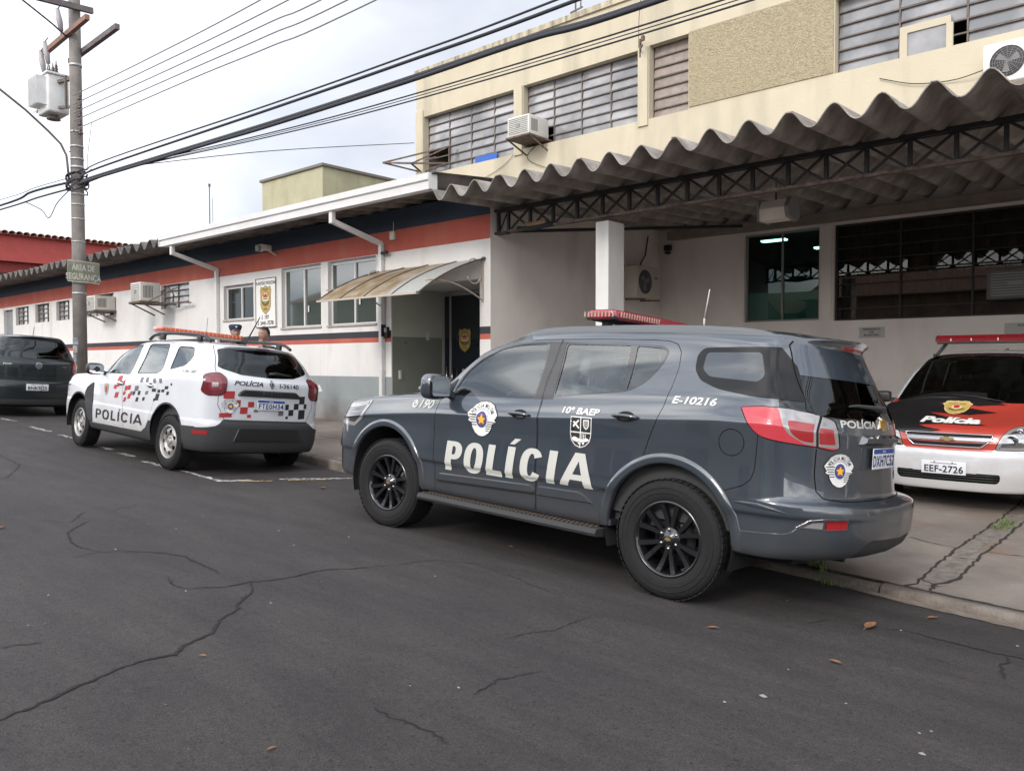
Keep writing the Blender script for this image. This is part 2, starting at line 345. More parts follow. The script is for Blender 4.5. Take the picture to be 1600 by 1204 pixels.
for i, p in enumerate(CR):
    W0 = WD[i]*1.35; r = ribbon('c', p, lambda u: W0*(1 if .08 < u < .92 else .5), road_z, M_CRACK, jag=.010, seed=i+5, step=.022); cb.add(r.v, r.f)
tag(cb.build('road_crack', M_CRACK, recalc=False), kind='structure')
jb = MB()
r = ribbon('j', [(xx, yk(xx)+.128) for xx in lin(4, -3.2, 40)], lambda u: .028, lambda X, Y: walk_z(X, Y), M_CRACK2, .006, 2); jb.add(r.v, r.f)
for pts, w in (([(-1.56,5.82),(-1.50,5.94),(-1.51,6.68),(-1.50,7.42),(-1.47,8.13),(-1.44,9.15),(-1.45,9.98),(-1.4,12.5)], .016),
               ([(-1.36,5.80),(-1.40,6.0),(-1.30,6.28),(-1.31,7.07),(-1.28,7.78),(-1.26,8.73),(-1.25,12)], .018), ([(-1.36,6.0),(-1.5,6.12)], .012), ([(-1.42,6.9),(-1.3,6.95)], .008),
               ([(-1.91,7.38),(-1.7,7.28),(-1.49,7.24)], .008), ([(-1.3,7.25),(-1.0,7.3),(-.4,7.2)], .008), ([(-4.2,6.1),(-4.25,7.4),(-4.2,9.4),(-4.2,14)], .01), ([(-7.5,6.4),(-7.45,8),(-7.5,9.3)], .01),
               ([(-9.4,8.4),(-10.4,7.9),(-11.2,7.8)], .012), ([(-10.9,6.9),(-10.9,9.3)], .01), ([(.9,5.6),(.95,9),(.9,14)], .01)):
    r = ribbon('j', pts, w*1.3, walk_z, M_CRACK2, .012, 9, .004, .05); jb.add(r.v, r.f)
tag(jb.build('pavement_joint', M_CRACK2, recalc=False), kind='structure')
r = ribbon('broken', [(-1.42,5.86),(-1.40,6.3),(-1.42,7.1),(-1.38,8.0),(-1.35,9.1),(-1.33,12)], .10, walk_z, M_STRIP, .008, 4, .0025, .05)
tag(r.build('worn_joint_strip', mat('worn_cement', (.22, .195, .17), .95, var=.6, vscale=14, bump=1., bscale=30, col2=(.12, .10, .085)), recalc=False), kind='structure')
sb = MB(); vs = []; xs = lin(6, -2.3, 150)
for i, xx in enumerate(xs):
    wd = .10*min(1, max(0.0, (xx+2.3)/.9))+.014*mnoise.noise(Vector((xx*9, 0, 0)))+.012*mnoise.noise(Vector((xx*31, 0, 0)))
    y0 = yk(xx)+.004; y1 = y0-max(.004, wd)
    vs += [(xx, y1, road_z(xx, y1)+.004), (xx, y0, road_z(xx, y0)+.012)]
sb.add(vs, [(2*i, 2*i+2, 2*i+3, 2*i+1) for i in range(len(xs)-1)]); tag(sb.build('gutter_strip', M_STRIP, recalc=False), kind='structure')

# parking bay lines, worn thermoplastic
def wornpaint(name, c):
    m = bpy.data.materials.new(name); m.use_nodes = True; t = m.node_tree; p = t.nodes['Principled BSDF']; o = t.nodes['Material Output']
    p.inputs['Base Color'].default_value = c+(1,); p.inputs['Roughness'].default_value = .8
    g = t.nodes.new('ShaderNodeTexCoord'); n = t.nodes.new('ShaderNodeTexNoise'); n.inputs['Scale'].default_value = 22; n.inputs['Detail'].default_value = 7; n.inputs['Roughness'].default_value = .75
    t.links.new(g.outputs['Object'], n.inputs['Vector']); r = t.nodes.new('ShaderNodeValToRGB'); r.color_ramp.elements[0].position = .46; r.color_ramp.elements[1].position = .56
    t.links.new(n.outputs['Fac'], r.inputs['Fac']); tr = t.nodes.new('ShaderNodeBsdfTransparent'); mx_ = t.nodes.new('ShaderNodeMixShader')
    t.links.new(r.outputs['Color'], mx_.inputs[0]); t.links.new(tr.outputs[0], mx_.inputs[1]); t.links.new(p.outputs[0], mx_.inputs[2]); t.links.new(mx_.outputs[0], o.inputs[0]); return m
wp = wornpaint('worn_white_paint', (.62, .62, .60)); yp = wornpaint('worn_yellow_paint', (.55, .36, .14))
mb_ = MB()
for p in ([(-17.13,4.75),(-16.61,4.85)],[(-15.53,4.76),(-14.66,4.80)],[(-14.1,4.75),(-13.6,4.78)],[(-12.75,4.70),(-11.98,4.75)],[(-11.6,4.68),(-11.13,4.70)],[(-10.68,4.63),(-10.06,4.66),(-9.36,4.68),(-8.62,4.63)],[(-8.68,4.60),(-8.57,4.99)],[(-8.5,5.31),(-8.14,6.2)]):
    r = ribbon('m', p, .09, road_z, wp, .01, 5, .005, .12); mb_.add(r.v, r.f)
tag(mb_.build('parking_line', wp, recalc=False), kind='structure')
mb_ = MB()
for p in ([(-8.54,4.81),(-8.36,5.15)],[(-8.36,5.34),(-8.18,5.82)]):
    r = ribbon('m', p, .08, road_z, yp, .01, 5, .009, .12); mb_.add(r.v, r.f)
tag(mb_.build('yellow_parking_line', yp, recalc=False), kind='structure')

# dead leaves, each its own thing
M_LEAF = mat('dead_leaf', (.26, .125, .06), .7, var=.4, vscale=30)
LV = [(-1.46,4.86,.15,.5,'large curled brown leaf on the asphalt nearest the kerb at right'),(-1.39,4.06,.07,1.0,'small brown leaf on the asphalt below the grey patrol car, right of the others'),
(-2.08,4.09,.07,.2,'small brown leaf on the road just behind the rear wheel of the grey patrol car'),(-4.19,4.73,.07,2.,'small leaf on the asphalt beneath the side step of the grey patrol car'),
(-3.51,1.78,.045,1.2,'tiny pale brown leaf beside the long crack in the road'),(-7.58,5.31,.11,.1,'brown leaf beside the worn yellow and white parking line'),
(-7.06,1.95,.09,.8,'dark red leaf at the left edge of the road'),(-1.25,5.38,.08,.3,'flat brown leaf lying close to the gutter strip'),(-2.51,1.53,.04,.5,'tiny pale leaf alone at the bottom of the road')]
for X, Y, s, a, lab in LV:
    b = MB(); n = 10; vs = []
    for i in range(n+1):
        u = i/n; w = math.sin(math.pi*u**.8)*.19
        for k in (-1, 0, 1): vs.append((s*(u-.5), s*w*k, s*(.05+.10*abs(k)*math.sin(math.pi*u)+.10*(u-.5)**2*2)))
    fs = [(i*3+k, i*3+k+1, (i+1)*3+k+1, (i+1)*3+k) for i in range(n) for k in (0, 1)]
    b.add(vs, fs, 0, True); b.tube([(-s*.5, 0, s*.1), (-s*.68, s*.03, s*.06)], s*.012, 5)
    o = b.build('dead_leaf', M_LEAF, recalc=False); o.location = (X, Y, road_z(X, Y)+.004); o.rotation_euler = (0, 0, a*3); tag(o, lab, 'leaf', 'dead leaves on the road')
# grit: pale chips of stone lying on the asphalt
SP = [(-1.32,4.95,.012),(-1.46,3.35,.022),(-1.52,3.78,.008),(-.79,3.27,.018),(-1.55,3.16,.012),(-2.44,2.41,.012),(-4.96,1.6,.012),(-4.55,2.21,.012),(-5.83,2.32,.014),(-6.27,2.97,.012),(-5.75,3.59,.014),(-5.22,3.39,.012),(-4.03,2.46,.012),(-5.23,3.91,.014),(-6.66,5.63,.014),(-2.04,5.05,.008),(-1.17,3.56,.008),(-.77,5.17,.012),(-.85,3.47,.01),(-.82,3.53,.008),(-3.9,3.63,.01)]
rg = random.Random(11)
for _ in range(30): SP.append((rg.uniform(-12, -.3), rg.uniform(.9, 5.4), rg.uniform(.003, .008)))
b = MB()
for X, Y, s in SP:
    z = road_z(X, Y)+s*.15; k = 6; vs = [(X+s*math.cos(2*math.pi*i/k)*rg.uniform(.6, 1), Y+s*.7*math.sin(2*math.pi*i/k)*rg.uniform(.6, 1), z) for i in range(k)]+[(X, Y, z+s*.4)]
    b.add(vs, [(i, (i+1) % k, k) for i in range(k)])
tag(b.build('loose_grit', mat('pale_chips', (.22, .22, .215), .8), recalc=False), 'pale stone chips scattered over the asphalt', 'grit', kind='stuff')
# weeds in the joints
def weeds(name, pts, n, h, label, seed):
    rg = random.Random(seed); b = MB()
    for _ in range(n):
        X, Y = rg.choice(pts); X += rg.gauss(0, .035); Y += rg.gauss(0, .03); z = walk_z(X, Y) if Y > yk(X)+.05 else road_z(X, Y)
        a = rg.uniform(0, 6.28); hh = h*rg.uniform(.35, 1); ln = hh*rg.uniform(.3, .9); w = .004; P = []
        for k in range(4):
            u = k/3; c = Vector((X+math.cos(a)*ln*u*u, Y+math.sin(a)*ln*u*u, z-.005+hh*u*(1.1-.35*u))); ww = w*(1-u*.9); P += [c+Vector((-math.sin(a)*ww, math.cos(a)*ww, 0)), c-Vector((-math.sin(a)*ww, math.cos(a)*ww, 0))]
        b.add(P, [(2*k, 2*k+2, 2*k+3, 2*k+1) for k in range(3)], rg.choice((0, 1)))
    o = b.build(name, [mat('grass_green', (.09, .17, .04), .7), mat('grass_dull', (.14, .16, .06), .8)], recalc=False); tag(o, label, 'weed')
weeds('grass_tuft', [(-2.14,5.95),(-2.1,5.85),(-2.2,6.0),(-2.05,5.8),(-2.0,5.75)], 110, .11, 'tuft of grass growing from the kerb behind the rear wheel of the grey patrol car', 3)
weeds('weed_clump', [(-1.38,8.2),(-1.37,8.32),(-1.36,8.44),(-1.355,8.55)], 150, .09, 'green weeds in the pavement joint in front of the red and black police car', 5)
weeds('small_weed', [(-1.4,9.9),(-1.41,10.2)], 60, .07, 'small weeds in the pavement joint under the car porch', 6)
# ================================================================ station building, porch, upper block
M_WHITE = mat('wall_white', (.70, .69, .68), .85, var=.10, vscale=1.2, bump=.35, bscale=40, dirt=((.42, .37, .33), (2.2, 2.2, .35), .56, .80, .5))
M_BLUE = mat('wall_navy', (.030, .048, .075), .8, var=.2, vscale=2, bump=.3, bscale=40)
M_REDW = mat('wall_red', (.46, .105, .075), .82, var=.14, vscale=2, bump=.3, bscale=40, dirt=((.45, .20, .13), (2.5, 2.5, .3), .5, .8, .5))
M_BLACKW = mat('wall_black_band', (.035, .035, .045), .8, var=.2, vscale=2)
M_GREYW = mat('wall_grey_base', (.27, .30, .31), .85, var=.14, vscale=1.4, bump=.3, bscale=40, dirt=((.20, .20, .19), (3, 3, .5), .5, .75, .6), splash=(.15, 1.0, (.17, .12, .09), 3.0, .8))
M_SAGE = mat('recess_pale_green', (.46, .48, .40), .85, var=.1, vscale=2)
M_SAGED = mat('recess_dark_green', (.20, .215, .18), .8, var=.12, vscale=2)
M_CREAM = mat('wall_cream', (.54, .485, .37), .9, var=.10, vscale=.9, bump=.4, bscale=30, dirt=((.30, .28, .21), (1.6, 1.6, .22), .50, .78, .75))
M_CREAMD = mat('wall_cream_stained', (.55, .49, .36), .9, var=.25, vscale=5, bump=.5, bscale=30, dirt=((.13, .12, .10), (7, 7, .9), .46, .66, .8))
M_PORCHW = mat('porch_wall', (.76, .71, .67), .9, var=.12, vscale=.8, bump=.3, bscale=40, dirt=((.45, .40, .36), (1.6, 1.6, .5), .5, .8, .5), splash=(-.1, 1.3, (.28, .20, .15), 2.0, .7))
M_OLIVE = mat('tower_olive', (.42, .40, .27), .9, var=.15, vscale=1.5, bump=.3, dirt=((.20, .19, .13), (2, 2, .3), .5, .8, .5))
M_ALU = mat('frame_white_alu', (.62, .62, .62), .45, spec=.5)
M_STEEL = mat('frame_old_steel', (.17, .14, .125), .7, var=.4, vscale=8)
M_FIB = mat('fibre_cement', (.22, .20, .185), .93, var=.5, vscale=3.5, bump=.7, bscale=50, dirt=((.055, .05, .047), (2.5, 2.5, 2), .45, .7, .8))
M_FIBD = mat('fibre_cement_dark', (.42, .385, .35), .93, var=.5, vscale=3.0, bump=.7, bscale=50, dirt=((.15, .135, .12), (2.5, 2.5, 2), .45, .72, .8))
M_GUT = mat('gutter_metal', (.66, .66, .66), .5, var=.1, vscale=3)
M_BLK = mat('black_steel', (.018, .018, .02), .6, var=.3, vscale=10)
M_RUST = mat('rust_steel', (.20, .15, .12), .8, var=.5, vscale=12, col2=(.06, .045, .04))
M_PLAST = mat('plastic_offwhite', (.62, .61, .57), .5, var=.12, vscale=4)
M_PLASTG = mat('plastic_grey', (.22, .22, .22), .6)
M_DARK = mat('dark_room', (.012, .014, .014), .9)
M_CURT = mat('curtain_brown', (.42, .30, .22), .95, var=.5, vscale=3)
M_GLG = mat('green_glass', (.045, .062, .056), .06, spec=.9, coat=1., coat_r=.02)
M_GLD = mat('dark_glass', (.012, .017, .017), .05, spec=.7)
M_WOOD = mat('old_wood', (.30, .20, .12), .85, var=.4, vscale=10)
def louvre_glass():
    m = bpy.data.materials.new('old_panes'); m.use_nodes = True; t = m.node_tree; p = t.nodes['Principled BSDF']
    g = t.nodes.new('ShaderNodeTexCoord'); v = t.nodes.new('ShaderNodeTexNoise'); v.inputs['Scale'].default_value = 1.1; v.inputs['Detail'].default_value = 4
    t.links.new(g.outputs['Object'], v.inputs['Vector']); r = t.nodes.new('ShaderNodeValToRGB')
    r.color_ramp.elements[0].position = .38; r.color_ramp.elements[0].color = (.15, .155, .165, 1); r.color_ramp.elements[1].position = .62; r.color_ramp.elements[1].color = (.33, .33, .345, 1)
    t.links.new(v.outputs['Fac'], r.inputs['Fac']); t.links.new(r.outputs['Color'], p.inputs['Base Color']); p.inputs['Roughness'].default_value = .12; p.inputs['Specular IOR Level'].default_value = .8
    return m
M_PANE = louvre_glass()

def wall(name, X0, X1, Z0, Z1, Y, holes, depth, bands, mats, parent=None, xcuts=(), thick=.3, rev=None):
    """vertical wall facing -Y, rectangular openings with reveals; bands = function (x, z) -> material index"""
    xs = sorted({X0, X1, *[h[0] for h in holes], *[h[1] for h in holes], *xcuts}); zs = sorted({Z0, Z1, *[h[2] for h in holes], *[h[3] for h in holes], *bands[0]})
    fn = bands[1]; b = MB(); rev = 0 if rev is None else rev
    for x0, x1 in zip(xs, xs[1:]):
        for z0, z1 in zip(zs, zs[1:]):
            cx, cz = (x0+x1)/2, (z0+z1)/2
            if any(h[0] < cx < h[1] and h[2] < cz < h[3] for h in holes): continue
            b.add([(x0, Y, z0), (x1, Y, z0), (x1, Y, z1), (x0, Y, z1)], [(0, 1, 2, 3)], fn(cx, cz))
    for h in holes:
        x0, x1, z0, z1 = h[:4]; d = h[4] if len(h) > 4 else depth
        b.add([(x0, Y, z0), (x0, Y+d, z0), (x0, Y+d, z1), (x0, Y, z1)], [(0, 1, 2, 3)], rev)
        b.add([(x1, Y, z0), (x1, Y, z1), (x1, Y+d, z1), (x1, Y+d, z0)], [(0, 1, 2, 3)], rev)
        b.add([(x0, Y, z1), (x0, Y+d, z1), (x1, Y+d, z1), (x1, Y, z1)], [(0, 1, 2, 3)], rev)
        b.add([(x0, Y, z0), (x1, Y, z0), (x1, Y+d, z0), (x0, Y+d, z0)], [(0, 1, 2, 3)], rev)
    b.box((X0, Y+thick, Z0), (X1, Y+thick+.02, Z1), rev) if not holes else None
    return b.build(name, mats, parent, recalc=False)

# ---- station, front block
ST = empty('police_station', (-20, YW, .4), 'long single storey police station with white walls, red and navy bands and fibre cement roof', 'building')
def P0(o):    # parent a part modelled in world space to a root, keeping world coordinates
    return o
def par(o, root):
    o.parent = root; o.matrix_parent_inverse = root.matrix_world.inverted() if root.matrix_world != Matrix.Identity(4) else Matrix.Translation(-root.location); return o
def rootinv(root): return Matrix.Translation(-root.location)
def adopt(o, root): o.parent = root; o.matrix_parent_inverse = rootinv(root); return o
ZT, ZBL, ZRD, ZB1, ZB2, ZB3, ZG = 4.27, 3.90, 3.51, 2.09, 1.97, 1.88, 1.24
wins = {  # x0,x1,z0,z1
 'small': (-17.20, -15.90, 2.49, 3.28), 'A': (-14.78, -13.36, 2.24, 3.50), 'B': (-13.12, -11.62, 2.24, 3.50),
 'C': (-20.41, -18.88, 2.89, 3.50), 'D': (-25.33, -23.37, 2.88, 3.50), 'E': (-27.82, -26.70, 2.86, 3.47), 'F': (-29.75, -28.45, 2.86, 3.47), 'G': (-31.74, -30.40, 2.84, 3.46)}
door = (-11.19, -8.95, .30, 2.87)
hd = (-33.05, -32.05, .9, 3.42)
def band(x, z):
    if z > ZBL: return 1
    if z > ZRD: return 2
    if z > ZB1: return 0
    if z > ZB2: return 3
    if z > ZB3: return 2
    if z > ZG: return 0
    return 4
holes = [w+(.16,) for w in wins.values()]+[door+(1.35,), hd+(.16,)]
w = wall('front_wall', -62, XE, -.1, ZT, YW, holes, .16, ((ZBL, ZRD, ZB1, ZB2, ZB3, ZG), band), [M_WHITE, M_BLUE, M_REDW, M_BLACKW, M_GREYW]); adopt(w, ST)
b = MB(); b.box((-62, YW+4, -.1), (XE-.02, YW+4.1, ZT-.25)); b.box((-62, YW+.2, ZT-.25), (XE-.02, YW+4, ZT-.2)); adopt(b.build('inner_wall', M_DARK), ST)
# side wall of the front block, the left cheek of the car porch
b = MB(); b.add([(XE, YW, -.15), (XE, YB, -.15), (XE, YB, 4.6), (XE, YW, ZT)], [(0, 1, 2, 3)]); adopt(b.build('porch_side_wall', M_PORCHW, recalc=False), ST)
# entrance recess: left cheek green, two tones
b = MB(); x = door[0]+.003
b.add([(x, YW+.02, -.1), (x, YW+1.35, -.1), (x, YW+1.35, 1.98), (x, YW+.02, 1.98)], [(0, 1, 2, 3)], 1)
b.add([(x, YW+.02, 1.98), (x, YW+1.35, 1.98), (x, YW+1.35, door[3]), (x, YW+.02, door[3])], [(0, 1, 2, 3)], 0)
b.box((x, YW+.3, 1.86), (x+.03, YW+.36, 1.88), 2); b.box((x, YW+.85, 1.93), (x+.008, YW+.93, 2.08), 3); b.box((x, YW+.17, 1.20), (x+.02, YW+.22, 1.36), 3)
adopt(b.build('recess_wall', [M_SAGE, M_SAGED, M_STEEL, M_PLAST]), ST)
b = MB(); b.box((door[0], YW, .0), (door[1], YW+1.4, .30)); adopt(b.build('door_step', M_KERB), ST)
# entrance door of dark glass
DR = empty('x', (0, 0, 0), None, None); DR.name = 'door'; adopt(DR, ST)
yd = YW+1.30; b = MB()
for a in ((-11.185, -11.13), (-10.98, -10.94), (-9.01, -8.955)): b.box((a[0], yd-.03, .3), (a[1], yd+.03, 2.86))
b.box((-11.12, yd-.03, 2.78), (-9.01, yd+.03, 2.86)); b.box((-11.12, yd-.03, .3), (-9.01, yd+.03, .40)); o = b.build('door_frame', mat('frame_grey', (.30, .31, .31), .5)); o.parent = DR
b = MB(); b.box((-11.13, yd-.006, .4), (-10.98, yd+.006, 2.78)); b.box((-10.94, yd-.006, .4), (-9.01, yd+.006, 2.78)); o = b.build('door_glass', mat('door_glass', (.012, .016, .026), .05, spec=.8)); o.parent = DR
M_GOLD = mat('gold_print', (.52, .36, .10), .5, var=.25, vscale=20)
M_BLKP = mat('print_black', (.015, .015, .017), .6); M_WHTP = mat('print_white', (.72, .72, .70), .5); M_REDP = mat('print_red', (.37, .03, .03), .5); M_BLUP = mat('print_blue', (.02, .06, .26), .5)
def badge(parent, C, U, V, h, off=.003):
    """gold civil-police style shield with a round central seal; U, V span the plane, h is the height"""
    U = Vector(U); V = Vector(V); Nn = U.cross(V).normalized(); C = Vector(C)
    half = [(0, .50), (.07, .49), (.15, .45), (.22, .46), (.30, .49), (.33, .40), (.36, .33), (.345, .24), (.33, .15), (.335, 0), (.34, -.12), (.30, -.25), (.22, -.36), (.12, -.43), (.03, -.48), (0, -.51)]
    pl = half+[(-x, y) for x, y in reversed(half[1:-1])]
    def put(nm, poly, m, o, s=1., c=(0, 0)):
        me = bpy.data.meshes.new(nm); me.from_pydata([C+U*((x*s+c[0])*h)+V*((y*s+c[1])*h)+Nn*o for x, y in poly], [], [tuple(range(len(poly)))]); me.materials.append(m); q = link(nm, me, parent); return q
    circ = lambda r, c=(0, 0), n=28, sy=1.: [(c[0]+r*math.cos(2*math.pi*i/n), c[1]+r*sy*math.sin(2*math.pi*i/n)) for i in range(n)]
    put('badge_edge', pl, mat('badge_dark', (.10, .07, .02), .5), off, 1.0); put('badge_field', pl, M_GOLD, off+.001, .955)
    put('badge_seal_ring', circ(.27, (0, .05), sy=1.), mat('badge_bronze', (.26, .17, .04), .5), off+.002); put('badge_seal', circ(.23, (0, .05)), mat('badge_pale', (.62, .50, .28), .5), off+.003)
    put('badge_wreath', [(-.25, -.08), (-.14, -.16), (0, -.19), (.14, -.16), (.25, -.08), (.20, .0), (.1, -.08), (0, -.10), (-.1, -.08), (-.2, .0)], mat('badge_green', (.12, .11, .03), .6), off+.004)
    put('badge_crown', [(-.13, .10), (-.15, .24), (-.06, .17), (0, .26), (.06, .17), (.15, .24), (.13, .10)], M_REDP, off+.005)
    for k in range(3): put('badge_stripe', [(-.12, .06-k*.055), (.12, .06-k*.055), (.12, .035-k*.055), (-.12, .035-k*.055)], M_BLKP if k % 2 == 0 else M_WHTP, off+.005)
    vs, fs = text2d('POLICIA', .065*h, bold=.02)
    me = bpy.data.meshes.new('badge_text'); me.from_pydata([C+U*x+V*(y+.345*h)+Nn*(off+.005) for x, y in vs], [], fs); me.materials.append(mat('badge_dark', (.10, .07, .02))); link('badge_text', me, parent)
    vs, fs = text2d('CIVIL', .075*h, bold=.02)
    me = bpy.data.meshes.new('badge_text'); me.from_pydata([C+U*x+V*(y-.345*h)+Nn*(off+.005) for x, y in vs], [], fs); me.materials.append(mat('badge_dark', (.10, .07, .02))); link('badge_text', me, parent)
badge(DR, (-10.58, yd-.008, 1.925), (1, 0, 0), (0, 0, 1), .46)
o = flat_text('door_text', 'PC', .11, (-10.56, yd-.008, 1.27), (1, 0, 0), (0, 0, 1), .002, M_WHTP, DR, bold=.03)
b = MB(); b.tube([(-11.03, yd-.06, 1.0), (-11.03, yd-.06, 1.42)], .018, 8); b.tube([(-10.88, yd-.06, 1.0), (-10.88, yd-.06, 1.40)], .018, 8); b.build('handle', mat('chrome_handle', (.6, .58, .55), .25, 1.), DR)

def alu_window(name, w, glass, depth=.11, mull=.5, sill=True):
    x0, x1, z0, z1 = w; y = YW+depth; root = bpy.data.objects.new(name, None); COL.objects.link(root); root.location = (x0, y, z0); adopt(root, ST)
    t = .035; b = MB()
    b.box((x0, y-.02, z0), (x0+t, y+.04, z1)); b.box((x1-t, y-.02, z0), (x1, y+.04, z1)); b.box((x0+t, y-.02, z0), (x1-t, y+.04, z0+t)); b.box((x0+t, y-.02, z1-.07), (x1-t, y+.04, z1))
    xm = x0+(x1-x0)*mull; b.box((xm-.02, y-.022, z0+t), (xm+.02, y+.03, z1-.07))
    o = b.build('window_frame', M_ALU); adoptw(o, root)
    b = MB(); b.box((x0+t, y-.004, z0+t), (xm-.02, y+.004, z1-.07)); b.box((xm+.02, y+.012, z0+t), (x1-t, y+.02, z1-.07)); adoptw(b.build('pane', glass), root)
    if sill: b = MB(); b.box((x0-.02, YW-.03, z0-.035), (x1+.02, YW+depth, z0)); adoptw(b.build('sill', mat('sill_stone', (.42, .36, .33), .7, var=.2, vscale=6)), root)
    return root
def adoptw(o, root): o.parent = root; o.matrix_parent_inverse = Matrix.Translation(-root.location); return o
alu_window('window', wins['small'], M_GLD); alu_window('window', wins['A'], M_GLG); alu_window('window', wins['B'], M_GLG)
b = MB(); b.box((-13.95, YW+.09, 2.55), (-13.91, YW+.10, 2.68)); b.box((-12.25, YW+.09, 2.62), (-12.21, YW+.10, 2.75)); adopt(b.build('window_latch', M_PLAST), ST)
def steel_window(w, cols, rows, root=ST, Y=YW, glass=M_PANE, depth=.12, name='window', rng=random.Random(5), tilt=0.10, bar=.022, fm=M_STEEL, missing=()):
    x0, x1, z0, z1 = w; y = Y+depth; r = bpy.data.objects.new(name, None); COL.objects.link(r); r.location = (x0, y, z0); adopt(r, root); b = MB(); g = MB()
    for k in range(cols+1): x = x0+(x1-x0)*k/cols; b.box((x-bar/2, y-.03, z0), (x+bar/2, y+.02, z1))
    for k in range(cols):
        for j in range(rows+1): z = z0+(z1-z0)*j/rows; b.box((x0+(x1-x0)*k/cols+bar/2, y-.035, z-bar/2), (x0+(x1-x0)*(k+1)/cols-bar/2, y+.012, z+bar/2))
        for j in range(rows):
            if (k, j) in missing: continue
            xa, xb = x0+(x1-x0)*k/cols+.02, x0+(x1-x0)*(k+1)/cols-.02; za, zb = z0+(z1-z0)*j/rows+.012, z0+(z1-z0)*(j+1)/rows-.012
            dy = tilt*(zb-za)*rng.uniform(.3, 2.2)*.5; tw = rng.uniform(-.004, .004)
            g.add([(xa, y-dy+tw, za), (xb, y-dy-tw, za), (xb, y+dy*.2-tw, zb), (xa, y+dy*.2+tw, zb)], [(0, 1, 2, 3)])
    adoptw(b.build('window_frame', fm), r); adoptw(g.build('pane', glass, recalc=False), r); return r
steel_window(wins['C'], 2, 4); steel_window(wins['D'], 4, 4); steel_window(wins['E'], 3, 4); steel_window(wins['F'], 3, 4); steel_window(wins['G'], 3, 4)
b = MB(); b.box((hd[0], YW+.1, hd[2]), (hd[1], YW+.14, hd[3])); adopt(b.build('side_door', mat('door_grey', (.25, .26, .27), .6, var=.2)), ST)

# corrugated roofing: deep waves running away from the street
def wave(u):
    s = .5+.5*math.cos(2*math.pi*u); return s**1.1
def corrugated(name, X0, X1, Ye, Yb, zv, slope, m, per=.46, dep=.20, th=.011, seed=1, root=None, sheet=4):
    rg = random.Random(seed); b = MB(); n = 14; nw = int(round((X1-X0)/per)); per = (X1-X0)/nw
    k = 0
    while k < nw:
        c = min(sheet, nw-k); e = rg.uniform(-.035, .03); lift = rg.uniform(0, .012)+(.012 if (k//sheet) % 2 else 0); tilt = rg.uniform(-.006, .006)
        xs = [X0+per*(k+i/n) for i in range(c*n+1)]
        xs[0] -= .03; xs[-1] += .03; ys = [Ye+e, Ye+e+.5, Yb]
        top = []; bot = []
        for y in ys:
            for x in xs:
                y = y+(.012*mnoise.noise(Vector((x*5, seed, 0)))+.006*mnoise.noise(Vector((x*23, seed, 1))) if y < Ye+.2 else 0)
                z = zv+(y-Ye)*slope+dep*wave((x-X0)/per)+lift+tilt*(x-xs[0]); zn = dep*(wave((x-X0)/per+.01)-wave((x-X0)/per-.01))/(per*.02); f = 1/math.sqrt(1+zn*zn)
                top.append((x-zn*f*th/2, y, z+f*th/2)); bot.append((x+zn*f*th/2, y, z-f*th/2))
        m_ = len(xs); vs = top+bot; o_ = len(top); fs = []
        for j in range(2):
            for i in range(m_-1):
                fs.append((j*m_+i, j*m_+i+1, (j+1)*m_+i+1, (j+1)*m_+i)); fs.append((o_+j*m_+i, o_+(j+1)*m_+i, o_+(j+1)*m_+i+1, o_+j*m_+i+1))
        b.add(vs, fs, 0, True)
        b.add(vs, [(i, o_+i, o_+i+1, i+1) for i in range(m_-1)], 0, False); b.add(vs, [(i*m_, (i+1)*m_, o_+(i+1)*m_, o_+i*m_) for i in range(2)]+[(i*m_+m_-1, o_+i*m_+m_-1, o_+(i+1)*m_+m_-1, (i+1)*m_+m_-1) for i in range(2)], 0, False)
        k += c
    o = b.build(name, m, None, recalc=False)
    if root: adopt(o, root)
    return o
corrugated('roof', -60.3, -8.80, 8.22, 14.4, 4.15, .10, M_FIB, seed=4, root=ST)
# gutter: white folded metal, with its two downpipes
b = MB(); pr = [(8.20, 4.36), (8.13, 4.37), (8.13, 4.27), (8.165, 4.25), (8.165, 4.13), (8.31, 4.13), (8.31, 4.30), (8.30, 4.30), (8.30, 4.14), (8.175, 4.14), (8.175, 4.26), (8.145, 4.28), (8.145, 4.355), (8.20, 4.35)]
b.prism([(y, z) for y, z in pr], -17.85, -8.85, axis='X'); b.box((-8.852, 8.13, 4.13), (-8.845, 8.31, 4.37)); b.box((-17.855, 8.13, 4.13), (-17.848, 8.31, 4.37)); adopt(b.build('gutter', M_GUT), ST)
for xp, xw in ((-11.44, -11.40), (-17.42, -17.42)):
    b = MB(); b.cbox((xp, 8.25, 4.03), (.085, .085, .22), bev=.006); b.bar((xp, 8.25, 3.96), (xw, YW-.055, 3.68), .08, .08); b.cbox((xw, YW-.05, 2.1), (.085, .085, 3.2), bev=.006)
    for z in (3.4, 1.35): b.box((xw-.06, YW-.10, z), (xw+.06, YW-.0, z+.03))
    adopt(b.build('downpipe', M_GUT), ST)
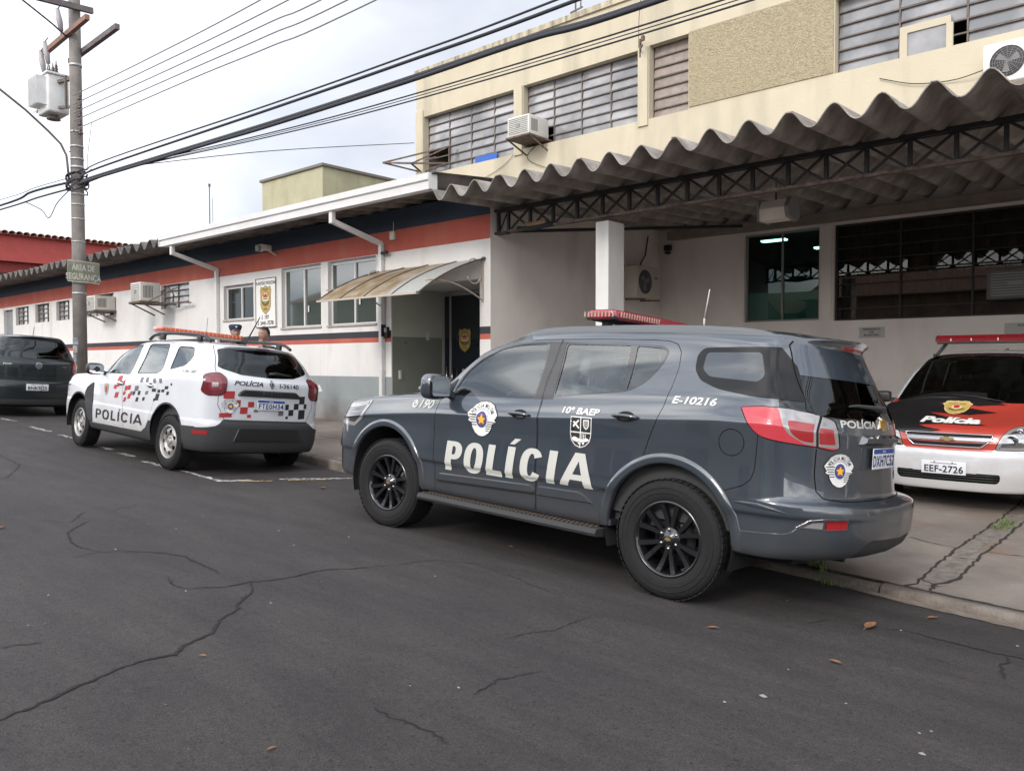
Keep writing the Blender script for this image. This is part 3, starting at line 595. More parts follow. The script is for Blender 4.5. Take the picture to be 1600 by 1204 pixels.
# small fittings on the station front
b = MB(); b.cbox((-14.95, YW-.28, 3.93), (.10, .26, .12), bev=.015); b.bar((-14.95, YW-.02, 3.80), (-14.95, YW-.2, 3.88), .03); b.cbox((-14.95, YW-.44, 3.90), (.11, .08, .13), 1, bev=.015)
b.bar((-15.25, YW-.22, 3.90), (-14.98, YW-.24, 3.92), .05)
o = b.build('security_camera', [M_PLAST, M_PLASTG]); tag(shift(o, (-14.95, YW, 3.9)), 'white bullet security camera on the navy band above the small windows', 'camera')
b = MB(); b.cbox((-11.10, YW-.03, 3.80), (.12, .06, .15), bev=.01); b.tube([(-11.10, YW-.01, 3.88), (-11.10, YW-.01, 4.05)], .008, 6); o = b.build('junction_box', M_PLAST); tag(shift(o, (-11.10, YW, 3.8)), 'small white junction box on the red band over the awning', 'junction box')
b = MB(); b.cbox((-11.26, YW-.09, 3.50), (.16, .06, .05), bev=.01); b.bar((-11.38, YW-.09, 3.5), (-11.3, YW-.01, 3.55), .02); o = b.build('wall_spotlight', M_BLK); tag(shift(o, (-11.26, YW, 3.5)), 'small black spotlight beside the right downpipe', 'lamp')
b = MB(); b.cbox((-11.29, YW-.03, 2.06), (.10, .05, .20), bev=.008); b.cbox((-11.29, YW-.058, 2.10), (.07, .01, .08), 1); b.box((-11.36, YW-.10, 1.98), (-11.35, YW, 2.2)); o = b.build('door_intercom', [M_BLK, M_PLASTG]); tag(shift(o, (-11.29, YW, 2.0)), 'black door intercom on the wall left of the entrance', 'intercom')
# notice torn from the grey base
b = MB(); b.add([(-13.60, YW-.004, 1.02), (-13.42, YW-.004, 1.06), (-13.33, YW-.004, .93), (-13.60, YW-.004, .90)], [(0, 1, 2, 3)]); o = b.build('paper_scrap', mat('paper_scrap', (.6, .6, .58), .9)); tag(shift(o, (-13.5, YW, .95)), 'torn white paper scrap stuck on the grey wall base', 'paper')

# duty sign
SG = empty('wall_sign', (-15.35, YW, 2.27), 'white PLANTAO POLICIAL sign board with gold badge and phone numbers', 'sign')
b = MB(); b.box((-15.76, YW-.03, 2.27), (-14.95, YW-.004, 3.34)); adoptw(b.build('board', M_WHTP), SG)
b = MB()
for a in (((-15.76, 2.27), (-15.745, 3.34)), ((-14.965, 2.27), (-14.95, 3.34)), ((-15.745, 2.27), (-14.965, 2.285)), ((-15.745, 3.325), (-14.965, 3.34))): b.box((a[0][0], YW-.036, a[0][1]), (a[1][0], YW-.026, a[1][1]))
adoptw(b.build('border', M_BLKP), SG)
TX = empty('print', (0, 0, 0), None, None); adoptw(TX, SG)
def on_front(nm, s, h, x, z, m=M_BLKP, y=YW-.03, **k): return flat_text(nm, s, h, (x, y, z), (1, 0, 0), (0, 0, 1), .003, m, TX, **k)
on_front('lettering', 'PLANTÃO POLICIAL', .068, -15.355, 3.20, bold=.03, sx=.93)
on_front('lettering', '197', .085, -15.32, 2.45, bold=.03); on_front('lettering', '3441-7578', .085, -15.31, 2.325, bold=.03)
for x, z in ((-15.50, 2.45), (-15.66, 2.325)):
    b = MB(); b.box((x-.018, YW-.034, z), (x+.018, YW-.031, z+.085)); b.build('phone_symbol', M_BLKP, TX); b = MB(); b.box((x-.011, YW-.036, z+.03), (x+.011, YW-.0345, z+.072)); b.build('phone_symbol', M_WHTP, TX)
badge(TX, (-15.355, YW-.03, 2.86), (1.0, 0, 0), (0, 0, 1), .62)

# polycarbonate awning over the entrance
AW = empty('awning', (-10.1, YW, 2.5), 'curved stained polycarbonate awning with scroll brackets over the entrance door', 'awning')
def arc(u): # u 0 wall .. 1 front: (y, z)
    return (YW-.02-1.42*u, 3.19-.42*u-.225*u**2.6)
XL, XR = -11.42, -8.84
def poly_mat():
    m = bpy.data.materials.new('polycarbonate'); m.use_nodes = True; t = m.node_tree; p = t.nodes['Principled BSDF']; l = t.links.new
    g = t.nodes.new('ShaderNodeTexCoord'); s = t.nodes.new('ShaderNodeSeparateXYZ'); l(g.outputs['Object'], s.inputs[0])
    n = t.nodes.new('ShaderNodeTexNoise'); n.inputs['Scale'].default_value = 3.5; n.inputs['Detail'].default_value = 6; l(g.outputs['Object'], n.inputs['Vector'])
    a = t.nodes.new('ShaderNodeMapRange'); a.inputs['From Min'].default_value = -9.55; a.inputs['From Max'].default_value = -9.75; l(s.outputs['X'], a.inputs['Value'])
    r = t.nodes.new('ShaderNodeValToRGB'); r.color_ramp.elements[0].position = .38; r.color_ramp.elements[0].color = (.40, .29, .17, 1); r.color_ramp.elements[1].position = .62; r.color_ramp.elements[1].color = (.60, .53, .42, 1); l(n.outputs['Fac'], r.inputs['Fac'])
    m2 = t.nodes.new('ShaderNodeMix'); m2.data_type = 'RGBA'; m2.inputs['A'].default_value = (.62, .63, .61, 1); l(a.outputs[0], m2.inputs['Factor']); l(r.outputs['Color'], m2.inputs['B'])
    l(m2.outputs['Result'], p.inputs['Base Color']); p.inputs['Roughness'].default_value = .35; p.inputs['Transmission Weight'].default_value = .0
    tl = t.nodes.new('ShaderNodeBsdfTranslucent'); l(m2.outputs['Result'], tl.inputs['Color']); mm = t.nodes.new('ShaderNodeMixShader'); mm.inputs[0].default_value = .45
    l(p.outputs[0], mm.inputs[1]); l(tl.outputs[0], mm.inputs[2]); l(mm.outputs[0], t.nodes['Material Output'].inputs[0]); return m
b = MB(); n = 18; xs = lin(XL, XR, 20); vs = []
for i in range(n+1):
    y, z = arc(i/n)
    vs += [(x, y, z) for x in xs]
m_ = len(xs); vs2 = [(x, y, z-.008) for x, y, z in vs]
b.add(vs+vs2, [(i*m_+j, i*m_+j+1, (i+1)*m_+j+1, (i+1)*m_+j) for i in range(n) for j in range(m_-1)]+[(len(vs)+i*m_+j, len(vs)+(i+1)*m_+j, len(vs)+(i+1)*m_+j+1, len(vs)+i*m_+j+1) for i in range(n) for j in range(m_-1)], 0, True)
adoptw(b.build('canopy_sheet', poly_mat(), recalc=False), AW)
for x in (XL, XL+.62, XL+1.25, XL+1.95, XR):
    b = MB(); w_ = .022 if x in (XL, XR) else .014
    for i in range(n):
        (y0, z0), (y1, z1) = arc(i/n), arc((i+1)/n); b.bar((x, y0, z0+.006), (x, y1, z1+.006), w_, .02)
    if x == XR: b.cbox((x, arc(0)[0], arc(0)[1]), (.05, .05, .05)); b.cbox((x, arc(1)[0], arc(1)[1]), (.05, .05, .05))
    adoptw(b.build('rib', mat('awning_rib', (.10, .085, .075), .6)), AW)
b = MB(); b.bar((XL, arc(1)[0], arc(1)[1]), (XR, arc(1)[0], arc(1)[1]), .025, .03); adoptw(b.build('front_rail', mat('awning_metal', (.42, .36, .31), .5)), AW)
for x in (XL+.03, XR-.03):
    b = MB(); b.bar((x, YW-.02, 3.2), (x, YW-.02, 2.50), .03, .03, 0, (1, 0, 0))
    pts = [(x, YW-.03-1.25*u, 2.52+.30*math.sin(u*1.9)*(1-.2*u)-.0*u) for u in lin(0, 1, 12)]; b.tube(pts, .013, 6)
    b.tube([(x, YW-.22-.17*math.cos(a), 2.97+.2*math.sin(a)) for a in lin(.4, 5.8, 20)], .011, 6)
    adoptw(b.build('bracket', mat('awning_metal', (.5, .45, .42))), AW)

# split air conditioners
def condenser(loc, rot, label, name='air_conditioner', dims=(.80, .30, .56), group=None, m=None):
    W, D, H = dims; r = empty(name, loc, label, 'air conditioner', group); r.rotation_euler = (0, 0, rot); mm_ = m or M_PLAST
    b = MB(); b.cbox((0, 0, H/2), (W, D, H), bev=.02); b.build('casing', mm_, r)
    b = MB(); b.lathe([(.02, -D/2-.004), (.21*H/.56, -D/2-.004), (.215*H/.56, -D/2+.0), ], 28, c=(-W*.14, 0, H*.5)); b.build('fan_opening', mat('fan_dark', (.03, .03, .035), .6), r)
    b = MB()
    for k in range(7): b.tube([(-W*.14+.21*H/.56*math.sin(a)*(k+1)/7, -D/2-.012, H*.5+.21*H/.56*math.cos(a)*(k+1)/7) for a in lin(0, 6.283, 25)], .003, 4, cap=False)
    for a in lin(0, 3.1416, 9)[:-1]: b.bar((-W*.14-.21*H/.56*math.cos(a), -D/2-.012, H*.5-.21*H/.56*math.sin(a)), (-W*.14+.21*H/.56*math.cos(a), -D/2-.012, H*.5+.21*H/.56*math.sin(a)), .004)
    b.build('fan_grille', M_PLASTG, r)
    b = MB()
    for a in lin(0, 6.283, 4)[:-1]:
        b.add([(-W*.14+.03*math.cos(a+d), -D/2+.0-.006, H*.5+.03*math.sin(a+d)) for d in (-.6, .6)]+[(-W*.14+.17*math.cos(a+d), -D/2-.006, H*.5+.17*math.sin(a+d)) for d in (.75, .1)], [(0, 1, 2, 3)])
    b.build('fan_blade', M_PLASTG, r)
    b = MB(); b.box((W*.27, -D/2-.006, H*.62), (W*.42, -D/2+.002, H*.70)); b.box((W/2-.002, -D*.3, H*.15), (W/2+.006, D*.3, H*.5)); b.build('side_cover', M_PLASTG, r)
    return r
def window_ac(loc, rot, label, dims=(.66, .55, .42)):
    W, D, H = dims; r = empty('window_air_conditioner', loc, label, 'air conditioner'); r.rotation_euler = (0, 0, rot)
    b = MB(); b.cbox((0, 0, H/2), (W, D, H), bev=.012); b.build('casing', M_PLAST, r)
    b = MB()
    for k in range(9): z = .05+k*(H-.1)/8; b.box((-W/2+.04, -D/2-.012, z-.006), (W/2-.04, -D/2+.002, z+.006))
    b.cbox((0, -D/2-.005, H/2), (.10, .02, .10)); b.build('front_grille', M_PLASTG, r)
    b = MB()
    for s in (-1, 1):
        for k in range(7): b.box((s*(W/2-.002), -D/2+.08+k*.035, .08), (s*(W/2+.004), -D/2+.095+k*.035, H-.08))
    b.build('side_louvre', mat('louvre_dark', (.07, .07, .07), .6), r)
    b = MB(); b.box((-W/2-.03, -D/2-.04, -.05), (W/2+.03, D/2+.1, -.012)); b.bar((-W/2, -D/2+.02, -.05), (-W/2, D/2+.1, -.32), .03); b.bar((W/2, -D/2+.02, -.05), (W/2, D/2+.1, -.32), .03); b.build('support_bracket', M_RUST, r)
    return r
r = window_ac((-19.9, YW-.62, 3.03), R(0), 'off-white window air conditioner on a long rusty bracket beside the barred window', (.55, .50, .46))
b = MB()
for s in (-.25, .25): b.bar((s, -.3, -.05), (s*1.0+.1, .62, -.06), .03); b.bar((s, .6, .35), (s, -.1, -.03), .02)
b.bar((.1, .3, -.03), (1.35, .5, -.06), .03); b.bar((.3, -.1, -.03), (1.3, .45, .42), .018); b.tube([(.3, .25, .2+.0), (.36, .4, .38), (.45, .5, .2), (.42, .5, .0)], .02, 6)
b.build('long_bracket', M_RUST, r)
r = window_ac((-23.6, YW-.30, 2.98), 0, 'grey window air conditioner half hidden behind the utility pole', (.8, .55, .40))

# ---- porch: back wall, dado, column, truss, lamp
PO = empty('car_porch', (-5, 11, .0), 'open car porch with fibre cement roof on a black lattice truss and white column', 'porch')
PWX1 = 9.0
pw = [(-6.82, -5.36, 2.28, 3.98, .14), (-5.10, 2.6, 2.25, 3.98, .14)]
w = wall('back_wall', XE, PWX1, -.3, 4.75, YB, pw, .14, ((4.0,), lambda x, z: 0), [M_PORCHW]); adopt(w, PO)
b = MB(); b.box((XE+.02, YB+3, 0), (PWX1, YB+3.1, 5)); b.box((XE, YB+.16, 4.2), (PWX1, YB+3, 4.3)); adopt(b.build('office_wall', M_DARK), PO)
b = MB(); b.box((XE+.3, YB-.22, 4.03), (PWX1, YB-.002, 4.18)); adopt(b.build('wall_beam', mat('beam_concrete', (.26, .23, .20), .9, var=.3, vscale=4)), PO)
b = MB(); b.box((-5.32, YB-.03, 2.26), (-5.13, YB+.02, 4.0)); adopt(b.build('pilaster', M_PORCHW), PO)
corrugated('porch_roof', -8.86, 6.32, 8.20, 14.9, 3.92, .052, M_FIBD, seed=8, root=PO, sheet=3)
b = MB(); b.box((PWX1-.2, 8.4, -.2), (PWX1, YB, 4.2)); adopt(b.build('end_wall', M_PORCHW), PO)
def truss(Y, X0, X1, zb, zt, dz, m=M_BLK, step=.42, name='truss', br=.03, ext=()):
    b = MB(); f = lambda X, z: z+dz*(X-X0); nst = int(round((X1-X0)/step)); step = (X1-X0)/nst
    for dy in (-.04, .04):
        b.bar((X0, Y+dy, f(X0, zt)), (X1, Y+dy, f(X1, zt)), .045, .05)
    b.bar((X0, Y, f(X0, zb)), (X1, Y, f(X1, zb)), .10, .035, 1)
    for k in range(nst+1):
        X = X0+step*k; b.bar((X, Y, f(X, zb)+.0175), (X, Y, f(X, zt)-.02), .045, .045, 0, (0, 1, 0))
        if k < nst:
            for p, q in (((X+.02, zb+.02), (X+step-.02, zt-.02)), ((X+.02, zt-.02), (X+step-.02, zb+.02))): b.bar((p[0], Y+(.01 if p[1] < q[1] else -.012), f(p[0], p[1])), (q[0], Y+(.01 if p[1] < q[1] else -.012), f(q[0], q[1])), .028, .028, 0, (0, 1, 0))
    return adopt(b.build(name, [m, M_RUST]), PO)
truss(9.50, -8.45, 5.275, 3.605, 3.955, .0045, step=.4575)
b = MB(); b.box((XE+.002, 9.44, 3.93), (-8.45, 9.56, 3.97)); b.box((XE+.002, 9.44, 3.575), (-8.45, 9.56, 3.61)); b.bar((-8.66, 9.5, 3.6), (-8.66, 9.5, 3.94), .045, .045, 0, (0, 1, 0)); b.bar((-8.64, 9.5, 3.62), (-8.47, 9.5, 3.93), .016, .02, 0, (0, 1, 0)); adopt(b.build('truss_end', M_BLK), PO)
b = MB(); b.bar((-8.45, 9.6, 3.62), (-6.5, 13.8, 4.02), .05, .05); adopt(b.build('roof_brace', M_BLK), PO)
b = MB()
for x in (-6.56,): b.box((x-.11, 9.40, -.15), (x+.11, 9.80, 3.53), 0)
for z in (3.35,): b.box((-6.672, 9.398, z), (-6.448, 9.802, z+.012), 0)
adopt(b.build('column', mat('column_white', (.70, .70, .69), .8, var=.08, vscale=2, bump=.3, dirt=((.45, .42, .38), (3, 3, .6), .55, .8, .5))), PO)
b = MB(); b.box((4.9, 9.40, -.2), (5.2, 9.75, 3.6)); adopt(b.build('column', M_WHITE), PO)
# windows on the porch back wall
def porch_win(x0, x1, z0, z1, cols, glass, fm, bars, name):
    y = YB+.10; r = bpy.data.objects.new(name, None); COL.objects.link(r); r.location = (x0, y, z0); adopt(r, PO); b = MB(); t = .035
    b.box((x0, y-.03, z0), (x0+t, y+.03, z1)); b.box((x1-t, y-.03, z0), (x1, y+.03, z1)); b.box((x0+t, y-.03, z0), (x1-t, y+.03, z0+t)); b.box((x0+t, y-.03, z1-t), (x1-t, y+.03, z1))
    for k in range(1, cols): x = x0+(x1-x0)*k/cols; b.box((x-.014, y-.025, z0+t), (x+.014, y+.02, z1-t))
    for k in range(1, bars):
        z = z0+(z1-z0)*k/bars; b.box((x0+t, y-.02, z-.01), (x1-t, y-.002, z+.01))
    adoptw(b.build('window_frame', fm), r); b = MB(); b.box((x0+t, y+.021, z0+t), (x1-t, y+.026, z1-t)); adoptw(b.build('pane', glass), r); return r
porch_win(-6.82, -5.36, 2.28, 3.98, 2, glassmat('office_glass', (.25, .42, .38)), mat('frame_dim', (.22, .22, .21), .5), 0, 'window')
porch_win(-5.10, 2.6, 2.25, 3.98, 7, glassmat('barred_glass', (.5, .5, .5)), mat('frame_black', (.02, .018, .017), .6), 8, 'window')
# ceiling tubes in the lit office and the drawn curtain behind the barred window
M_TUBE = bpy.data.materials.new('lit_tube'); M_TUBE.use_nodes = True; e_ = M_TUBE.node_tree.nodes['Principled BSDF']; e_.inputs['Emission Color'].default_value = (.85, .95, 1, 1); e_.inputs['Emission Strength'].default_value = 22
for xa, xb, z_, lb in ((-7.06, -6.55, 4.02, 'bright lit ceiling lamp in the middle of the green office window'), (-5.95, -5.70, 3.78, 'smaller lit ceiling lamp at the right edge of the green office window')): b = MB(); b.box((xa, YB+1.3, z_), (xb, YB+1.45, z_+.03)); o = b.build('ceiling_lamp', M_TUBE); tag(shift(o, (xa, YB+1.4, z_)), lb, 'lamp')
b = MB(); xs = lin(-5.05, 2.5, 400); vs = []
for x in xs: y = YB+.34+.03*math.sin(x*42)+.02*math.sin(x*17+1); vs += [(x, y, 2.2), (x, y, 4.0)]
b.add(vs, [(2*i, 2*i+2, 2*i+3, 2*i+1) for i in range(len(xs)-1)], 0, True); o = b.build('curtain', M_CURT, recalc=False); tag(shift(o, (-1, YB+.34, 2.2)), 'drawn brown curtain behind the barred porch window', 'curtain')
b = MB(); b.box((-5.36, YB+.15, 2.0), (-5.1, YB+2.8, 4.2)); b.box((-8, YB+1.8, 1.9), (-5.4, YB+1.9, 3.0), 1); adopt(b.build('office_partition', [M_DARK, mat('office_green', (.25, .42, .36), .8)]), PO)
AX_ = empty('window_air_conditioner', (-2.25, YB-.05, 2.5), 'dark window air conditioner set into the lower part of the barred porch window', 'air conditioner')
b = MB(); b.cbox((-2.25, YB+.0, 2.72), (.78, .5, .46), bev=.02); adoptw(b.build('casing', mat('plastic_shadow', (.10, .10, .10), .6)), AX_)
b = MB()
for k in range(9): b.box((-2.58, YB-.262, 2.54+k*.042), (-1.92, YB-.249, 2.56+k*.042))
b.box((-2.35, YB-.268, 2.70), (-2.15, YB-.25, 2.76)); adoptw(b.build('front_grille', M_PLASTG), AX_)
# signs on the porch wall
for x0, x1, z0, z1, rows, lab in ((-4.64, -4.22, 1.93, 2.12, ('DELEGADO', 'DE', 'PLANTÃO'), 'small pale DELEGADO DE PLANTAO sign on the porch back wall'), (-2.42, -1.95, 1.93, 2.12, ('AUX', ), 'small pale AUX sign at the right edge above the light bar')):
    s = empty('office_sign', ((x0+x1)/2, YB, z0), lab, 'sign'); b = MB(); b.box((x0, YB-.02, z0), (x1, YB-.003, z1)); adoptw(b.build('board', mat('sign_pale', (.42, .42, .40), .6)), s)
    for i, t_ in enumerate(rows):
        o = flat_text('lettering', t_, .030, ((x0+x1)/2, YB-.02, z1-.052-i*.052), (1, 0, 0), (0, 0, 1), .002, M_BLKP, None, bold=.05, sx=1.3); adoptw(o, s)
condenser((XE+.22, 13.55, 2.78), R(90), 'outdoor air conditioner unit on the porch side wall behind the white column', dims=(.85, .30, .62), m=mat('plastic_yellowed', (.50, .46, .40), .6))
b = MB(); b.bar((XE, 13.3, 2.76), (XE+.45, 13.3, 2.74), .03); b.bar((XE, 13.85, 2.76), (XE+.45, 13.85, 2.74), .03); o = b.build('wall_bracket', M_RUST); tag(shift(o, (XE, 13.5, 2.75)), 'rusty wall bracket under the porch air conditioner', 'bracket')
b = MB(); b.tube([(XE+.02, 14.1, 4.1), (XE+.02, 14.0, 3.7), (XE+.02, 13.9, 3.6), (XE+.02, 13.75, 3.42)], .012, 6); o = b.build('drain_hose', M_BLK); tag(shift(o, (XE, 14, 3.5)), 'thin dark hose rising from the porch air conditioner', 'hose')
b = MB(); b.cbox((-8.45, YB-.12, 3.88), (.14, .14, .12), bev=.03); b.lathe([(.07, -.12), (.06, -.16), (.0, -.18)], 16, axis='Z', c=(-8.45, YB-.12, 3.92)); b.bar((-8.45, YB, 3.95), (-8.45, YB-.1, 3.93), .03); o = b.build('siren_speaker', M_BLK); tag(shift(o, (-8.45, YB, 3.9)), 'small black wall speaker in the inner corner of the porch', 'speaker')
# floodlight box hanging below the truss
FL = empty('floodlight', (-4.62, 10.9, 3.5), 'boxy off-white floodlight hanging under the porch roof', 'lamp')
b = MB(); prof = [(10.72, 3.66), (10.80, 3.78), (11.02, 3.78), (11.08, 3.70), (11.08, 3.55), (11.0, 3.50), (10.74, 3.50)]
b.prism(prof, -4.80, -4.42, axis='X'); adoptw(b.build('housing', mat('lamp_cream', (.78, .70, .62), .5, var=.15, vscale=6)), FL)
b = MB(); b.box((-4.815, 10.70, 3.49), (-4.795, 11.1, 3.80)); adoptw(b.build('end_cap', M_PLASTG), FL); b = MB(); b.prism([(10.73, 3.54), (10.69, 3.66), (10.80, 3.80), (11.04, 3.80), (11.11, 3.7), (11.11, 3.54), (11.0, 3.48)], -4.42, -4.36, axis='X'); adoptw(b.build('end_cap', M_PLASTG), FL)
b = MB(); b.bar((-4.62, 10.9, 3.78), (-4.62, 10.9, 4.12), .02); adoptw(b.build('hanger', M_RUST), FL)
b = MB(); b.tube([(XE+.5, 9.45, 3.62), (XE+.8, 9.44, 3.58), (XE+1.2, 9.46, 3.62)], .035, 8); b.cbox((XE+.85, 9.5, 3.66), (.42, .12, .07), 1, bev=.015); o = b.build('bundled_cloth', [M_BLK, M_WOOD]); tag(shift(o, (XE+.8, 9.5, 3.6)), 'bundle of rags wedged on the bottom chord at the left end of the truss', 'bundle')

# ---- upper block behind
UP = empty('upper_block', (-8, YB+.2, 4.3), 'two storey cream building with long steel louvre windows rising behind the porch', 'building')
YU = 14.62; ux0, ux1, uz1 = -16.38, 12.0, 9.46
uw = [(-16.08, -12.81, 6.60, 8.17), (-12.52, -9.28, 6.68, 8.19), (-9.00, -8.07, 6.68, 8.22), (-5.13, 3.2, 6.70, 8.05), (3.5, 9, 6.70, 8.05)]
w = wall('facade', ux0, ux1, 4.75, uz1-.13, YU, [q+(.22,) for q in uw], .22, ((8.32, 6.4), lambda x, z: 0), [M_CREAM], rev=0); adopt(w, UP)
b = MB(); b.box((ux0-.03, YU-.05, uz1-.13), (ux1, YU+.4, uz1)); adopt(b.build('parapet_cap', M_CREAMD), UP)
b = MB(); b.box((ux0, YU+.01, 4.2), (ux0+.05, YU+9, uz1-.13)); adopt(b.build('side_wall', M_CREAM), UP)
for p_ in (((ux0-.002, YU-.035, 6.2), (ux0+.29, YU-.002, 8.35)), ((-9.26, YU-.04, 6.55), (-9.02, YU-.003, 8.2)), ((-12.80, YU-.04, 6.55), (-12.54, YU-.003, 8.2))): b = MB(); b.box(*p_); adopt(b.build('pilaster', M_CREAM), UP)
M_ROUGH = mat('rough_render', (.44, .38, .25), .95, var=.25, vscale=18)
def rough_panel():
    m = M_ROUGH; t = m.node_tree; p = t.nodes['Principled BSDF']; g = t.nodes.new('ShaderNodeTexCoord')
    v = t.nodes.new('ShaderNodeTexNoise'); v.inputs['Scale'].default_value = 32; v.inputs['Detail'].default_value = 2; v.inputs['Distortion'].default_value = 1.2; t.links.new(g.outputs['Object'], v.inputs['Vector'])
    b_ = t.nodes.new('ShaderNodeBump'); b_.inputs['Distance'].default_value = .04; b_.inputs['Strength'].default_value = 1; t.links.new(v.outputs['Fac'], b_.inputs['Height']); t.links.new(b_.outputs[0], p.inputs['Normal'])
rough_panel()
b = MB(); b.box((-8.05, YU-.02, 6.72), (-5.15, YU-.002, 8.24)); adopt(b.build('rough_panel', M_ROUGH), UP)
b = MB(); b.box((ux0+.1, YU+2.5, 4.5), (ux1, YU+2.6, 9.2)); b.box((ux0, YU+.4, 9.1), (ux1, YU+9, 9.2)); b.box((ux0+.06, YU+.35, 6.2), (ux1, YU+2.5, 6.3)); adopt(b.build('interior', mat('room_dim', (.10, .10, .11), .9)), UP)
rg5 = random.Random(12)
for q, c_, r_, ms in ((uw[0], 4, 7, {(0, 1), (0, 2)}), (uw[1], 4, 7, {(0, 0), (0, 1)}), (uw[2], 1, 7, set()), (uw[3], 8, 6, {(1, 0), (1, 1)}), (uw[4], 5, 6, set())):
    steel_window(q, c_, r_, UP, YU, M_PANE if q != uw[2] else mat('dusty_slat', (.30, .25, .22), .5, var=.3, vscale=6), depth=.20, rng=rg5, tilt=.22, bar=.026, missing=ms)
b = MB(); b.box((-14.28, YU+.14, 6.63), (-13.52, YU+.15, 6.80)); adopt(b.build('blue_panel', mat('blue_panel', (.02, .10, .42), .5)), UP)
# boarded opening in the right-hand window
b = MB(); b.box((-4.07, YU+.10, 6.71), (-3.95, YU+.16, 7.25)); b.box((-3.95, YU+.10, 7.13), (-3.28, YU+.16, 7.25)); b.box((-3.35, YU+.10, 6.71), (-3.25, YU+.16, 7.13)); b.box((-3.95, YU+.13, 6.71), (-3.35, YU+.15, 7.13), 1); adopt(b.build('window_board', [M_CREAM, M_PANE]), UP)
window_ac((-12.10, YU-.32, 6.78), 0, 'old window air conditioner on a rusty shelf on the upper floor', (.66, .72, .44))
condenser((-2.25, YU-.28, 5.80), 0, 'white outdoor air conditioner unit on the cream wall above the porch roof', dims=(.90, .34, .62), m=mat('plastic_white', (.72, .72, .70), .4))
# open rusty frame swung out of the first window, left
FR = MB(); P = [(-16.25, YU+.05, 6.72), (-15.15, YU+.05, 6.78), (-15.15, YU+.05, 7.22), (-16.25, YU-.0, 7.12)]
o_ = [(-16.55, YU-1.05, 6.82), (-15.75, YU-.75, 6.72)]
for p_, q_ in ((P[0], P[1]), (P[1], P[2]), (P[2], o_[0]), (P[1], o_[0]), (P[0], o_[0]), (P[0], o_[1]), (o_[1], o_[0]), (P[1], o_[1]), (P[2], o_[1]), ((-16.0, YU, 7.0), (-15.3, YU-.3, 6.9))): FR.bar(p_, q_, .035)
o = FR.build('rusty_bracket', M_RUST); tag(shift(o, (-16, YU, 6.9)), 'rusty steel frame jutting from the left end of the upper windows', 'bracket')
# insulator bracket, roof antenna stub, loose cables on the facade
b = MB(); b.bar((-9.2, YU-.04, 8.02), (-9.2, YU-.04, 8.40), .03); b.bar((-9.2, YU-.04, 8.3), (-8.95, YU-.3, 8.3), .02); b.cbox((-9.0, YU-.25, 8.3), (.06, .06, .10)); b.bar((-9.2, YU-.04, 8.15), (-8.98, YU-.3, 8.15), .02); o = b.build('wall_insulator', M_RUST); tag(shift(o, (-9.2, YU, 8.2)), 'rusty insulator bracket between the upper windows', 'insulator')
b = MB(); b.tube([(-11.1, YU+.2, 9.3), (-11.1, YU+.2, 10.3)], .02, 6); b.bar((-11.25, YU+.2, 9.62), (-10.9, YU+.2, 9.66), .03); b.tube([(-10.95, YU+.2, 9.66), (-10.95, YU+.2, 9.95)], .015, 6); o = b.build('roof_mast', M_STEEL); tag(shift(o, (-11.1, YU+.2, 9.3)), 'short metal mast on the edge of the cream building roof', 'mast')

# ---- olive tank tower, antenna, brick chimney, red building beyond
TW = empty('olive_tower', (-24, 16, 5), 'plain olive green water tank tower behind the station roof', 'tower')
b = MB(); b.box((-26.52, 16, 4.2), (-22.71, 20.2, 8.20)); adopt(b.build('wall', M_OLIVE), TW)
b = MB(); b.box((-26.60, 15.93, 8.20), (-22.63, 20.3, 8.29)); adopt(b.build('roof_slab', mat('slab_dark', (.16, .15, .13), .9)), TW)
b = MB(); b.tube([(-26.67, 14.0, 5.0), (-26.67, 14.0, 7.79)], .022, 6); b.cbox((-26.67, 14, 7.8), (.06, .06, .1)); b.tube([(-26.45, 14.0, 5.0), (-26.45, 14.0, 7.3)], .010, 5); o = b.build('antenna_mast', M_STEEL); tag(shift(o, (-26.67, 14, 5)), 'thin antenna mast rising from the station roof', 'antenna')
b = MB(); b.box((-26.9, 11.8, 4.6), (-25.2, 12.6, 5.20), 0); b.box((-27.0, 11.7, 5.20), (-25.1, 12.7, 5.28), 1); o = b.build('roof_vent', [M_WOOD, mat('tile_brown', (.30, .17, .10), .9, var=.3)]); tag(shift(o, (-26, 12, 4.6)), 'low brown clay topped vent on the station roof', 'vent')
condenser((-19.4, 12.6, 5.02), R(-50), 'white air conditioner unit standing on the station roof in front of the olive tower', dims=(.9, .34, .46), m=mat('plastic_white', (.72, .72, .70)))
RB = empty('red_building', (-52, 18, 1), 'red building with zigzag clay tile edge at the far end of the street', 'building')
b = MB(); b.box((-55, 6, 0), (-48, 26, 7.62), 1); b.box((-47.9, 5.5, 6.9), (-47.6, 26, 8.35), 0); b.box((-48, 5.6, 4.2), (-47.95, 26, 6.3), 2); b.box((-47.94, 7, 4.0), (-47.9, 26, 4.6), 3)
adopt(b.build('wall', [mat('red_fascia', (.42, .07, .06), .7, var=.15), mat('red_wall', (.28, .045, .04), .8, var=.2), mat('open_dark', (.05, .045, .05), .9, var=.4, vscale=1.), mat('red_low', (.38, .05, .05), .7)]), RB)
b = MB(); n = 60
for k in range(n):
    y = 5.5+20.5*k/n; w_ = 20.5/n
    b.lathe([(w_*.55, -.9), (w_*.55, .25)], 8, axis='X', c=(-47.6, y+w_/2, 8.30), a0=0, a1=math.pi)
adopt(b.build('clay_tiles', mat('clay_tile', (.60, .44, .36), .9, var=.3, vscale=3), recalc=False), RB)
